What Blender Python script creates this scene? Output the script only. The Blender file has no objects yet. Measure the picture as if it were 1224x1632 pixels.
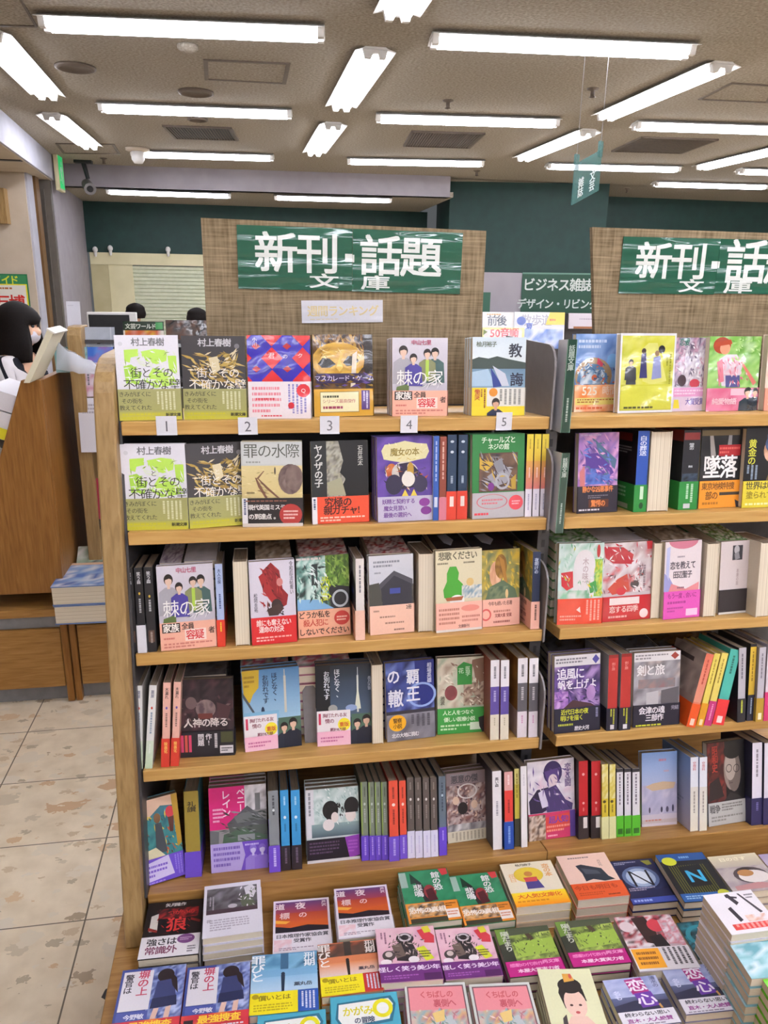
import bpy, bmesh, math, random
from mathutils import Vector, Matrix, noise as mnoise
S = bpy.context.scene
COL = S.collection
R_ = math.radians
random.seed(7)

# ---------------------------------------------------------------- camera, world, exposure
FPX, YAW, PITCH, ROLL = 1209.67, 0.16994751, 0.28889873, 0.01627803
CPOS = Vector((0, 0, 1.5))
_f = Vector((math.sin(YAW) * math.cos(PITCH), math.cos(YAW) * math.cos(PITCH), -math.sin(PITCH)))
_r0 = Vector((math.cos(YAW), -math.sin(YAW), 0))
_u0 = _r0.cross(_f)
CR = math.cos(ROLL) * _r0 + math.sin(ROLL) * _u0
CU = -math.sin(ROLL) * _r0 + math.cos(ROLL) * _u0
cam = bpy.data.cameras.new('camera')
cam.sensor_fit = 'VERTICAL'; cam.sensor_height = 36; cam.lens = FPX / 1632 * 36
cam.clip_start = 0.02; cam.clip_end = 100
co = bpy.data.objects.new('camera', cam); COL.objects.link(co)
m3 = Matrix((CR, CU, -_f)).transposed()
co.matrix_world = Matrix.Translation(CPOS) @ m3.to_4x4()
S.camera = co
w = bpy.data.worlds.new('world'); S.world = w; w.use_nodes = True
w.node_tree.nodes['Background'].inputs[0].default_value = (0.9, 0.95, 1.0, 1)
w.node_tree.nodes['Background'].inputs[1].default_value = 0.12
S.view_settings.view_transform = 'Standard'; S.view_settings.look = 'None'
S.view_settings.gamma = 1; S.view_settings.use_curve_mapping = False
S.view_settings.exposure = -0.18
TUBE = 26.0      # emission of the fluorescent tubes

def ray(x, y):
    return _f + CR * ((x - 612) / FPX) - CU * ((y - 816) / FPX)
def atY(x, y, Y):
    d = ray(x, y); return CPOS + d * (Y / d.y)
def atZ(x, y, Z):
    d = ray(x, y); return CPOS + d * ((Z - 1.5) / d.z)
def atX(x, y, X):
    d = ray(x, y); return CPOS + d * (X / d.x)

# ---------------------------------------------------------------- helpers
def lin(c):
    return c / 12.92 if c <= 0.04045 else ((c + 0.055) / 1.055) ** 2.4
_cc = {}
def col(h):
    if h not in _cc:
        s = h if len(h) == 6 else ''.join(a + a for a in h)
        _cc[h] = tuple(lin(int(s[i:i + 2], 16) / 255) for i in (0, 2, 4)) + (1.0,)
    return _cc[h]

def tag(o, label=None, cat=None, group=None, kind=None):
    if label: o['label'] = label
    if cat: o['category'] = cat
    if group: o['group'] = group
    if kind: o['kind'] = kind
    return o
def empty(name, loc=(0, 0, 0), rz=0):
    o = bpy.data.objects.new(name, None); COL.objects.link(o)
    o.empty_display_size = 0.05; o.location = loc; o.rotation_euler = (0, 0, rz)
    return o
def thing(name, label, cat, loc=(0, 0, 0), rz=0, group=None):
    return tag(empty(name, loc, rz), label, cat, group)
def link(name, me, parent=None):
    o = bpy.data.objects.new(name, me); COL.objects.link(o)
    if parent: o.parent = parent
    return o

class MB:
    """collects solids and prints; build() links them as ONE mesh object"""
    def __init__(s): s.v = []; s.f = []; s.c = []; s.sm = []; s.mi = []; s.cur = (1, 1, 1, 1); s.m = 0
    def add(s, vs, fs, c=None, smooth=False):
        n = len(s.v); s.v += [tuple(p) for p in vs]
        if isinstance(c, list): s.c += c
        else: s.c += [c or s.cur] * len(vs)
        for q in fs: s.f.append([i + n for i in q]); s.sm.append(smooth); s.mi.append(s.m)
    def box(s, a, b, c=None):
        x0, y0, z0 = a; x1, y1, z1 = b
        s.add([(x0, y0, z0), (x1, y0, z0), (x1, y1, z0), (x0, y1, z0), (x0, y0, z1), (x1, y0, z1), (x1, y1, z1), (x0, y1, z1)],
              [(0, 3, 2, 1), (4, 5, 6, 7), (0, 1, 5, 4), (1, 2, 6, 5), (2, 3, 7, 6), (3, 0, 4, 7)], c)
    def prism(s, pts, d, c=None):
        """pts: loop of 3D points, d: extrusion vector"""
        n = len(pts); d = Vector(d); P = [Vector(p) for p in pts]
        s.add(P + [p + d for p in P], [list(range(n))[::-1], [i + n for i in range(n)]] + [(i, (i + 1) % n, (i + 1) % n + n, i + n) for i in range(n)], c)
    def tube(s, a, b, r0, r1=None, n=12, c=None):
        a = Vector(a); b = Vector(b); r1 = r0 if r1 is None else r1
        d = (b - a).normalized(); u = d.orthogonal().normalized(); v = d.cross(u)
        ring = lambda p, r: [p + (u * math.cos(t) + v * math.sin(t)) * r for t in [2 * math.pi * i / n for i in range(n)]]
        s.add(ring(a, r0) + ring(b, r1), [(i, (i + 1) % n, (i + 1) % n + n, i + n) for i in range(n)], c, True)
        s.add(ring(a, r0), [list(range(n))[::-1]], c); s.add(ring(b, r1), [list(range(n))], c)
    def lathe(s, prof, n=20, c=None, o=(0, 0, 0)):
        o = Vector(o); vs = []; fs = []
        for r, z in prof: vs += [o + Vector((r * math.cos(2 * math.pi * i / n), r * math.sin(2 * math.pi * i / n), z)) for i in range(n)]
        for k in range(len(prof) - 1):
            for i in range(n): fs.append((k * n + i, k * n + (i + 1) % n, (k + 1) * n + (i + 1) % n, (k + 1) * n + i))
        fs.append(list(range(n))[::-1]); fs.append([(len(prof) - 1) * n + i for i in range(n)])
        s.add(vs, fs, c, True)
    def ell(s, ctr, r, n=16, m=10, c=None):
        x, y, z = ctr; rx, ry, rz = r; vs = []; fs = []
        for j in range(m + 1):
            t = math.pi * j / m
            for i in range(n):
                p = 2 * math.pi * i / n; vs.append((x + rx * math.sin(t) * math.cos(p), y + ry * math.sin(t) * math.sin(p), z - rz * math.cos(t)))
        for j in range(m):
            for i in range(n): fs.append((j * n + i, j * n + (i + 1) % n, (j + 1) * n + (i + 1) % n, (j + 1) * n + i))
        s.add(vs, fs, c, True)
    def mesh(s, name, *mats):
        me = bpy.data.meshes.new(name); me.from_pydata(s.v, [], s.f); me.update()
        at = me.attributes.new('Col', 'FLOAT_COLOR', 'POINT'); flat = []
        for c in s.c: flat += c
        at.data.foreach_set('color', flat)
        for m in mats: me.materials.append(m)
        me.polygons.foreach_set('use_smooth', s.sm); me.polygons.foreach_set('material_index', s.mi)
        return me
    def build(s, name, mat, parent=None, bevel=0):
        o = link(name, s.mesh(name, *(mat if isinstance(mat, (list, tuple)) else [mat])), parent)
        if bevel:
            b = o.modifiers.new('bevel', 'BEVEL'); b.width = bevel; b.segments = 2; b.limit_method = 'ANGLE'
        return o

# ---------------------------------------------------------------- materials
def nmat(name, rough=0.5, metal=0, spec=0.5):
    m = bpy.data.materials.new(name); m.use_nodes = True
    b = m.node_tree.nodes['Principled BSDF']
    b.inputs['Roughness'].default_value = rough; b.inputs['Metallic'].default_value = metal
    b.inputs['Specular IOR Level'].default_value = spec
    return m, m.node_tree, b
def nd(nt, t, **kw):
    n = nt.nodes.new(t)
    for k, v in kw.items():
        if k.startswith('i_'):
            n.inputs[k[2:].replace('_', ' ')].default_value = v
        else: setattr(n, k, v)
    return n
def ramp(nt, stops):
    r = nt.nodes.new('ShaderNodeValToRGB'); e = r.color_ramp.elements
    while len(e) < len(stops): e.new(0.5)
    for x, (p, c) in zip(e, stops): x.position = p; x.color = col(c)
    return r
def coords(nt, scale=(1, 1, 1), loc=(0, 0, 0), rot=(0, 0, 0)):
    t = nt.nodes.new('ShaderNodeTexCoord'); mp = nt.nodes.new('ShaderNodeMapping')
    mp.inputs['Scale'].default_value = scale; mp.inputs['Location'].default_value = loc; mp.inputs['Rotation'].default_value = rot
    nt.links.new(t.outputs['Object'], mp.inputs['Vector']); return mp
def bump(nt, b, src, strength, dist=0.001):
    bp = nd(nt, 'ShaderNodeBump'); bp.inputs['Strength'].default_value = strength; bp.inputs['Distance'].default_value = dist
    nt.links.new(src, bp.inputs['Height']); nt.links.new(bp.outputs[0], b.inputs['Normal'])
def plain(name, c1, c2=None, rough=0.5, scale=40, metal=0, stretch=(1, 1, 1), bmp=0, spec=0.5, detail=4):
    m, nt, b = nmat(name, rough, metal, spec)
    mp = coords(nt, stretch); n = nd(nt, 'ShaderNodeTexNoise'); n.inputs['Scale'].default_value = scale; n.inputs['Detail'].default_value = detail
    nt.links.new(mp.outputs[0], n.inputs['Vector'])
    r = ramp(nt, [(0.3, c1), (0.7, c2 or c1)]); nt.links.new(n.outputs[0], r.inputs[0]); nt.links.new(r.outputs[0], b.inputs['Base Color'])
    if bmp: bump(nt, b, n.outputs[0], bmp)
    return m
def wood(name, cs, stretch, rough=0.45, scale=9):
    m, nt, b = nmat(name, rough, 0, 0.35)
    mp = coords(nt, stretch)
    n = nd(nt, 'ShaderNodeTexNoise'); n.inputs['Scale'].default_value = scale; n.inputs['Detail'].default_value = 6; n.inputs['Distortion'].default_value = 0.6
    nt.links.new(mp.outputs[0], n.inputs['Vector'])
    r = ramp(nt, [(0.3, cs[0]), (0.5, cs[1]), (0.72, cs[2])]); nt.links.new(n.outputs[0], r.inputs[0]); nt.links.new(r.outputs[0], b.inputs['Base Color'])
    bump(nt, b, n.outputs[0], 0.06)
    return m
def printed(name, rough=0.35, coat=0.0, wav=0.0, wscale=9, spec=0.45, wst=(1, 1, 1)):
    m, nt, b = nmat(name, rough, 0, spec)
    a = nd(nt, 'ShaderNodeAttribute'); a.attribute_name = 'Col'
    n = nd(nt, 'ShaderNodeTexNoise'); n.inputs['Scale'].default_value = 260; n.inputs['Detail'].default_value = 2
    mp = coords(nt); nt.links.new(mp.outputs[0], n.inputs['Vector'])
    mx = nd(nt, 'ShaderNodeMix'); mx.data_type = 'RGBA'; mx.blend_type = 'MULTIPLY'; mx.inputs[0].default_value = 0.10
    nt.links.new(a.outputs['Color'], mx.inputs[6]); nt.links.new(n.outputs[0], mx.inputs[7]); nt.links.new(mx.outputs[2], b.inputs['Base Color'])
    if coat: b.inputs['Coat Weight'].default_value = coat; b.inputs['Coat Roughness'].default_value = 0.04
    if wav:
        k = nd(nt, 'ShaderNodeTexNoise'); k.inputs['Scale'].default_value = wscale; k.inputs['Detail'].default_value = 1.5
        nt.links.new(coords(nt, wst).outputs[0], k.inputs['Vector']); bump(nt, b, k.outputs[0], wav, 0.01)
        if coat:
            for l in list(nt.links):
                if l.to_socket == b.inputs['Normal']: nt.links.new(l.from_socket, b.inputs['Coat Normal'])
    return m
def emit(name, c, s):
    m, nt, b = nmat(name, 0.4); b.inputs['Base Color'].default_value = col(c)
    b.inputs['Emission Color'].default_value = col(c); b.inputs['Emission Strength'].default_value = s
    return m

M = {}
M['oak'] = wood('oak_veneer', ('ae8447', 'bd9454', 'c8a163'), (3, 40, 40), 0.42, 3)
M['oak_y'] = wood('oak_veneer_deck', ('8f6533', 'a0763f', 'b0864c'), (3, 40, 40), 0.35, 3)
M['beech'] = wood('beech_panel', ('846942', '977a4e', 'a3865a'), (30, 30, 2.5), 0.45, 4)
M['walnut'] = wood('brown_veneer', ('7d5122', '8d5f2b', '9c6c36'), (30, 30, 2.2), 0.4, 4)
M['walnut_h'] = wood('brown_veneer_drawer', ('8c6230', '9f743c', 'ad8148'), (2.5, 30, 30), 0.4, 4)
M['steel'] = plain('dark_grey_steel', '3c3a3c', '454345', 0.42, 60)
M['steel_m'] = plain('mid_grey_steel', '5c585a', '646062', 0.4, 60)
M['steel_l'] = plain('grey_steel', '757071', '7d7879', 0.4, 60)
M['black'] = plain('black_paint', '161618', '1d1d20', 0.5, 50)
M['kick'] = plain('grey_plinth', '77777a', '838386', 0.5, 30)
M['white'] = plain('white_paint', 'dcdad6', 'e4e2de', 0.55, 30)
M['white_g'] = plain('white_enamel', 'eeeeec', 'f4f4f2', 0.35, 30)
M['ceil'] = plain('ceiling_board', '82796c', 'b0a799', 0.9, 75, bmp=0.5, spec=0.2)
M['lav'] = plain('pale_grey_wall', '938d93', '9d979d', 0.7, 8)
M['lavw'] = plain('white_band_wall', 'a5a5af', 'afafb9', 0.7, 8)
M['beige'] = plain('beige_wall', 'b5a794', 'c0b29f', 0.75, 6)
M['green'] = plain('dark_green_wall', '0a2f2a', '0d3731', 0.6, 10)
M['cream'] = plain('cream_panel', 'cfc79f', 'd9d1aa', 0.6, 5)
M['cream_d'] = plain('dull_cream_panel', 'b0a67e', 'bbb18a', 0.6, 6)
M['door'] = wood('door_wood', ('5e4324', '6f512e', '7d5d38'), (30, 30, 2), 0.45, 4)
M['doorg'] = plain('grey_door', '575049', '615a52', 0.5, 10)
M['vent'] = plain('brown_grille', '5c5045', '675a4e', 0.6, 40)
M['print'] = printed('printed_paper', 0.42)
M['gloss'] = printed('glossy_print', 0.16, 0.5, 0.25, 14)
M['wrap'] = printed('shrink_wrapped_print', 0.25, 1.0, 1.0, 14)
M['lam'] = printed('laminated_sheet', 0.4, 1.0, 0.8, 1.0, 0.2, (5, 5, 30))
M['board'] = None
M['tube'] = emit('fluorescent_tube', 'f4f5ff', TUBE)
M['exitg'] = emit('lit_exit_face', '1fae62', 0.9)
M['hair'] = plain('dark_hair', '0c0807', '1a1210', 0.75, 60, stretch=(8, 8, 1), spec=0.2)
M['skin'] = plain('skin', 'd9a98b', 'e0b496', 0.5, 20)
M['navy'] = plain('navy_cloth', '23283a', '2b3146', 0.8, 60)
def _board():
    m, nt, b = nmat('woodgrain_board', 0.75, 0, 0.2)
    mp = coords(nt, (60, 60, 5)); n = nd(nt, 'ShaderNodeTexNoise'); n.inputs['Scale'].default_value = 3; n.inputs['Detail'].default_value = 5
    nt.links.new(mp.outputs[0], n.inputs['Vector'])
    mp2 = coords(nt, (4, 4, 110)); n2 = nd(nt, 'ShaderNodeTexNoise'); n2.inputs['Scale'].default_value = 3; n2.inputs['Detail'].default_value = 3
    nt.links.new(mp2.outputs[0], n2.inputs['Vector'])
    ad = nd(nt, 'ShaderNodeMath'); ad.operation = 'ADD'; nt.links.new(n.outputs[0], ad.inputs[0]); nt.links.new(n2.outputs[0], ad.inputs[1])
    mu = nd(nt, 'ShaderNodeMath'); mu.operation = 'MULTIPLY'; mu.inputs[1].default_value = 0.5; nt.links.new(ad.outputs[0], mu.inputs[0])
    r = ramp(nt, [(0.36, '66573f'), (0.5, '86755b'), (0.64, '9c8a6e')]); nt.links.new(mu.outputs[0], r.inputs[0])
    nt.links.new(r.outputs[0], b.inputs['Base Color']); bump(nt, b, mu.outputs[0], 0.3); return m
M['board'] = _board()
def _pages():
    m, nt, b = nmat('page_edges', 0.8, 0, 0.15)
    mp = coords(nt, (0, 700, 0)); n = nd(nt, 'ShaderNodeTexNoise'); n.inputs['Scale'].default_value = 1.5; n.inputs['Detail'].default_value = 1
    nt.links.new(mp.outputs[0], n.inputs['Vector'])
    r = ramp(nt, [(0.3, 'c3b69f'), (0.65, 'e0d6c2')]); nt.links.new(n.outputs[0], r.inputs[0]); nt.links.new(r.outputs[0], b.inputs['Base Color']); return m
M['pages'] = _pages()
M['pages_d'] = plain('shaded_page_tops', '6f6252', '8a7b68', 0.9, 30, stretch=(1, 40, 1))  # darker top faces: shade from the shelf above painted into the page colour
def _pages_d():
    m = M['pages'].copy(); m.name = 'weathered_page_edges'
    e = [n for n in m.node_tree.nodes if n.type == 'VALTORGB'][0].color_ramp.elements
    e[0].color = col('8d7f6c'); e[1].color = col('a89a85'); return m
def _clear(name, c, alpha, rough=0.08):
    m, nt, b = nmat(name, rough); b.inputs['Base Color'].default_value = col(c); b.inputs['Alpha'].default_value = alpha
    n = nd(nt, 'ShaderNodeTexNoise'); n.inputs['Scale'].default_value = 12; mp = coords(nt); nt.links.new(mp.outputs[0], n.inputs['Vector'])
    bump(nt, b, n.outputs[0], 0.3, 0.01); return m
M['film'] = _clear('clear_film', 'dfe4ee', 0.35)
M['acryl'] = _clear('tinted_acrylic', '4a807c', 0.62, 0.25)
def _floor():
    m, nt, b = nmat('terrazzo_tile', 0.38, 0, 0.4)
    mp = coords(nt)
    def vor(scale, stops, dist=1.0, seed=0):
        mpp = coords(nt, (scale, scale * 1.6, scale), (seed, seed * 2, 0), (0, 0, seed + 0.4))
        nz = nd(nt, 'ShaderNodeTexNoise'); nz.inputs['Scale'].default_value = 2.2; nt.links.new(mpp.outputs[0], nz.inputs['Vector'])
        mxv = nd(nt, 'ShaderNodeMix'); mxv.data_type = 'RGBA'; mxv.inputs[0].default_value = 0.55
        nt.links.new(mpp.outputs[0], mxv.inputs[6]); nt.links.new(nz.outputs[1], mxv.inputs[7])
        v = nd(nt, 'ShaderNodeTexVoronoi'); v.inputs['Scale'].default_value = 1.0; nt.links.new(mxv.outputs[2], v.inputs['Vector'])
        s = nd(nt, 'ShaderNodeSeparateColor'); nt.links.new(v.outputs['Color'], s.inputs[0])
        r = ramp(nt, stops); nt.links.new(s.outputs[0], r.inputs[0]); r.color_ramp.interpolation = 'CONSTANT'
        sz = nd(nt, 'ShaderNodeMath'); sz.operation = 'MULTIPLY'; sz.inputs[1].default_value = 0.42; nt.links.new(s.outputs[1], sz.inputs[0])
        lt = nd(nt, 'ShaderNodeMath'); lt.operation = 'LESS_THAN'; nt.links.new(v.outputs['Distance'], lt.inputs[0]); nt.links.new(sz.outputs[0], lt.inputs[1])
        return r, lt
    n = nd(nt, 'ShaderNodeTexNoise'); n.inputs['Scale'].default_value = 14; n.inputs['Detail'].default_value = 6; nt.links.new(mp.outputs[0], n.inputs['Vector'])
    base = ramp(nt, [(0.3, 'd6c5aa'), (0.7, 'ebdcc3')]); nt.links.new(n.outputs[0], base.inputs[0])
    cur = base.outputs[0]
    for sc, st, sd in ((40, [(0, 'dccfb9'), (0.3, 'cdb799'), (0.6, 'b7a88f'), (0.85, 'cfae88')], 3.1), (24, [(0, 'dfd3bf'), (0.4, 'cdbea5'), (0.7, 'd6b995'), (0.93, 'ad9a80')], 1.3), (15, [(0, 'ddd0ba'), (0.5, 'cfc0a7'), (0.8, 'cba985'), (0.96, '9c846c')], 5.7)):
        r, mask = vor(sc, st, 1, sd)
        mx = nd(nt, 'ShaderNodeMix'); mx.data_type = 'RGBA'; nt.links.new(mask.outputs[0], mx.inputs[0])
        nt.links.new(cur, mx.inputs[6]); nt.links.new(r.outputs[0], mx.inputs[7]); cur = mx.outputs[2]
    # tile joints
    sx = nd(nt, 'ShaderNodeSeparateXYZ'); mj = coords(nt, (1 / 0.363, 1 / 0.293, 1), (0.455 / 0.363, -1.593 / 0.293, 0)); nt.links.new(mj.outputs[0], sx.inputs[0])
    ms = []
    for k in (0, 1):
        fr = nd(nt, 'ShaderNodeMath'); fr.operation = 'FRACT'; nt.links.new(sx.outputs[k], fr.inputs[0])
        l = nd(nt, 'ShaderNodeMath'); l.operation = 'LESS_THAN'; l.inputs[1].default_value = 0.011; nt.links.new(fr.outputs[0], l.inputs[0]); ms.append(l)
    mm = nd(nt, 'ShaderNodeMath'); mm.operation = 'MAXIMUM'; nt.links.new(ms[0].outputs[0], mm.inputs[0]); nt.links.new(ms[1].outputs[0], mm.inputs[1])
    mx = nd(nt, 'ShaderNodeMix'); mx.data_type = 'RGBA'; nt.links.new(mm.outputs[0], mx.inputs[0]); nt.links.new(cur, mx.inputs[6]); mx.inputs[7].default_value = col('6b5f50')
    nt.links.new(mx.outputs[2], b.inputs['Base Color']); return m
# ---------------------------------------------------------------- lettering and printed art
_gl = {}
def glyph(ch, bold):
    k = (ch, bold)
    if k not in _gl:
        c = bpy.data.curves.new('g', 'FONT'); c.body = ch; c.resolution_u = 2
        o = bpy.data.objects.new('g', c); COL.objects.link(o)
        dg = bpy.context.evaluated_depsgraph_get(); me = bpy.data.meshes.new_from_object(o.evaluated_get(dg))
        vs = [(v.co.x, v.co.y) for v in me.vertices]; fs = [tuple(p.vertices) for p in me.polygons]
        bpy.data.objects.remove(o); bpy.data.curves.remove(c); bpy.data.meshes.remove(me)
        if vs:
            xs = [p[0] for p in vs]; ys = [p[1] for p in vs]; cx = (min(xs) + max(xs)) / 2; wd = max(xs) - min(xs)
            wide = ord(ch) > 0x2000
            cy = 0.35 if not wide else 0.36
            vs = [((x - cx) * 1.08, (y - cy) * 1.08, 0) for x, y in vs]
            if bold:     # heavier strokes: the same outline laid down with small shifts
                n = len(vs); e = 0.018; sh = [(-e, -e), (e, -e), (e, e), (-e, e)]
                fs = [tuple(i + n * q for i in f_) for q in range(4) for f_ in fs]; vs = [(x + a, y + b, 0.2 * q) for q, (a, b) in enumerate(sh) for x, y, _ in vs]
            _gl[k] = (vs, fs, 1.0 if wide else wd * 1.08 + 0.12)
        else: _gl[k] = ([], [], 0.4)
    return _gl[k]
TILT = 'ー〜～-('
LAY = 0.00005
def clip(q):
    for ax, lim, sg in ((0, 0, 1), (0, 100, -1), (1, 0, 1), (1, 100, -1)):
        o = []
        for i in range(len(q)):
            a, b = q[i - 1], q[i]; ia = sg * (a[ax] - lim) >= 0; ib = sg * (b[ax] - lim) >= 0
            if ia != ib: t = (lim - a[ax]) / (b[ax] - a[ax]); o.append((a[0] + (b[0] - a[0]) * t, a[1] + (b[1] - a[1]) * t))
            if ib: o.append(b)
        q = o
        if len(q) < 3: return None
    return q

def draw(mb, ops, W, H, to3, lay0=0):
    """ops in percent of W (x) and H (y, downward); to3(x, z_up, layer) -> 3D point"""
    L = lay0
    def P(x, y, l): return to3(x * W / 100, H - y * H / 100, l)
    for op in ops:
        L += 1; k = op[0]; a = op[1:]
        if k == 'r' or k == 'g':
            x, y, w_, h_ = a[:4]; c1 = col(a[4]); c2 = col(a[5]) if k == 'g' else c1
            mb.add([P(x, y + h_, L), P(x + w_, y + h_, L), P(x + w_, y, L), P(x, y, L)], [(0, 1, 2, 3)], [c2, c2, c1, c1])
        elif k == 'e':
            cx, cy, rx, ry, c = a; n = 20
            q = clip([(cx + rx * math.cos(-t), cy + ry * math.sin(-t)) for t in [2 * math.pi * i / n for i in range(n)]])
            if q: mb.add([P(x, y, L) for x, y in q], [list(range(len(q)))], col(c))
        elif k == 'o':
            cx, cy, rx, ry, th, c = a; n = 24; vs = []
            for i in range(n):
                t = -2 * math.pi * i / n
                vs += [P(cx + rx * math.cos(t), cy + ry * math.sin(t), L), P(cx + (rx - th) * math.cos(t), cy + (ry - th * ry / rx) * math.sin(t), L)]
            mb.add(vs, [(2 * i, 2 * ((i + 1) % n), 2 * ((i + 1) % n) + 1, 2 * i + 1) for i in range(n)], col(c))
        elif k == 'm':       # mottled oval
            cx, cy, rx, ry, pal, sd = a; pal = [col(c) for c in pal.split()]; n = 18; rings = 5; vs = []; cs = []
            for j in range(rings + 1):
                for i in range(n):
                    t = -2 * math.pi * i / n; q = j / rings; x, y = cx + rx * q * math.cos(t), cy + ry * q * math.sin(t)
                    vs.append(P(min(100, max(0, x)), min(100, max(0, y)), L)); g = (mnoise.noise(Vector((x * 0.09 + sd, y * 0.09, sd * 1.7))) + 0.5) * (len(pal) - 1); g = min(len(pal) - 1.001, max(0, g)); u = int(g); g -= u
                    cs.append(tuple(pal[u][z] * (1 - g) + pal[u + 1][z] * g for z in range(4)))
            mb.add(vs, [(j * n + i, (j + 1) * n + i, (j + 1) * n + (i + 1) % n, j * n + (i + 1) % n) for j in range(rings) for i in range(n)], cs)
        elif k == 'k':       # scattered brush strokes
            x, y, w_, h_, n, ln, wd_, ang, spr, pal, sd = a; rr = random.Random(sd); pal = pal.split(); vs = []; cs = []; fs = []
            for i in range(n):
                cx, cy = x + w_ * rr.random(), y + h_ * rr.random(); an = math.radians(ang + rr.uniform(-spr, spr)); l_ = ln * rr.uniform(.5, 1.2) / 2; q = wd_ * rr.uniform(.5, 1.2) / 2
                dx, dy = math.cos(an), math.sin(an); c = col(pal[rr.randrange(len(pal))])
                pts = clip([(cx - dx * l_, cy - dy * l_ * W / H), (cx - dy * q, cy + dx * q * W / H), (cx + dx * l_, cy + dy * l_ * W / H), (cx + dy * q, cy - dx * q * W / H)])
                if not pts: continue
                b = len(vs); vs += [P(px_, py_, L + (i % 9) * 0.1) for px_, py_ in pts]; cs += [c] * len(pts); fs.append(list(range(b, b + len(pts))))
            if vs: mb.add(vs, fs, cs)
        elif k == 'p':
            pts, c = a; q = [(pts[i], pts[i + 1]) for i in range(0, len(pts), 2)]
            ar = sum(q[i][0] * q[(i + 1) % len(q)][1] - q[(i + 1) % len(q)][0] * q[i][1] for i in range(len(q)))
            if ar > 0: q = q[::-1]
            q = clip(q)
            if not q: continue
            mb.add([P(x, y, L) for x, y in q], [list(range(len(q)))], col(c))
        elif k in 'tTvV':
            s, x, y, sz, c = a[:5]; bold = k in 'TV'; ver = k in 'vV'; sx = a[5] if len(a) > 5 else 1.0
            cs = sz * W / 100
            if ver:
                for i, ch in enumerate(s):
                    vs, fs, ad = glyph(ch, bold); rot = ch in TILT
                    X0 = x * W / 100; Z0 = H - y * H / 100 - (i + 0.5) * cs
                    if vs: mb.add([to3(X0 + (-gy if rot else gx) * cs * sx, Z0 + (gx if rot else gy) * cs, L + gl) for gx, gy, gl in vs], fs, col(c))
            else:
                G = [glyph(ch, bold) for ch in s]; tot = sum(g[2] for g in G) * cs * sx; X0 = x * W / 100 - tot / 2; Z0 = H - y * H / 100
                for vs, fs, ad in G:
                    X1 = X0 + ad * cs * sx / 2
                    if vs: mb.add([to3(X1 + gx * cs * sx, Z0 + gy * cs, L + gl) for gx, gy, gl in vs], fs, col(c))
                    X0 += ad * cs * sx
        elif k == 'n':
            x, y, w_, h_, pal, n, sd = a; n = int(n * 1.6); pal = [col(c) for c in pal.split()]; m = max(2, int(n * h_ * H / (w_ * W) + 0.5))
            vs = []; cs = []
            for j in range(m + 1):
                for i in range(n + 1):
                    vs.append(P(x + w_ * i / n, y + h_ - h_ * j / m, L))
                    q = (mnoise.noise(Vector((i * 0.36 + sd * 7.3, j * 0.36 + sd * 3.1, sd))) + 0.5 * mnoise.noise(Vector((i * 0.9 + sd, j * 0.9, sd * 2.0))) + 0.42) / 0.84
                    q = min(0.999, max(0, q)) * (len(pal) - 1); u = int(q); t = q - u; t = t * t * (3 - 2 * t)
                    cs.append(tuple(pal[u][z] * (1 - t) + pal[min(u + 1, len(pal) - 1)][z] * t for z in range(4)))
            mb.add(vs, [(j * (n + 1) + i, j * (n + 1) + i + 1, (j + 1) * (n + 1) + i + 1, (j + 1) * (n + 1) + i) for j in range(m) for i in range(n)], cs)
        elif k in 'lL':      # rows (l) or columns (L) of tiny unreadable print
            x, y, w_, h_, n, c = a; rr = random.Random(int(x * 31 + y * 7 + n)); vs = []; fs = []
            for i in range(n):
                p = 0
                end = 1.0 if i < n - 1 else rr.uniform(0.4, 0.9)
                while p < end - 0.03:
                    q = min(end, p + rr.uniform(0.04, 0.11))
                    if k == 'l': x0, x1 = x + w_ * p, x + w_ * q; y0, y1 = y + h_ * (i + 0.2) / n, y + h_ * (i + 0.72) / n
                    else: x1 = x + w_ - w_ * (i + 0.25) / n; x0 = x + w_ - w_ * (i + 0.75) / n; y0, y1 = y + h_ * p, y + h_ * q
                    b = len(vs); vs += [P(x0, y1, L), P(x1, y1, L), P(x1, y0, L), P(x0, y0, L)]; fs.append((b, b + 1, b + 2, b + 3))
                    p = q + rr.uniform(0.012, 0.03)
            mb.add(vs, fs, col(c))
        elif k == 'h':       # a painted figure: head, hair, shoulders; s = head width in %
            x, y, s, hair, skin, cl = a; q = W / H
            b = [x - s * 1.5, y + s * 4.5 * q, x - s * 1.35, y + s * 1.5 * q, x - s * .5, y + s * .9 * q, x + s * .5, y + s * .9 * q, x + s * 1.35, y + s * 1.5 * q, x + s * 1.5, y + s * 4.5 * q]
            draw(mb, [('p', b, cl), ('r', x - s * .2, y + s * .4 * q, s * .4, s * .7 * q, skin), ('e', x, y - s * .08 * q, s * .62, s * .72 * q, hair), ('e', x, y + s * .12 * q, s * .46, s * .58 * q, skin),
                      ('p', [x - s * .52, y - s * .05 * q, x - s * .3, y - s * .62 * q, x + s * .3, y - s * .62 * q, x + s * .52, y - s * .05 * q, x + s * .1, y - s * .22 * q], hair)], W, H, to3, L)
            L += 5

def panel(name, W, H, ops, base, mat, parent=None, T=0.0012, back=None):
    """a flat printed sheet, front at y=0 facing -y, lower left corner at the origin"""
    mb = MB(); mb.box((0, 0, 0), (W, T, H), col(base))
    draw(mb, ops, W, H, lambda x, z, l: (x, -l * LAY, z))
    return mb.build(name, mat, parent)

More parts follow.
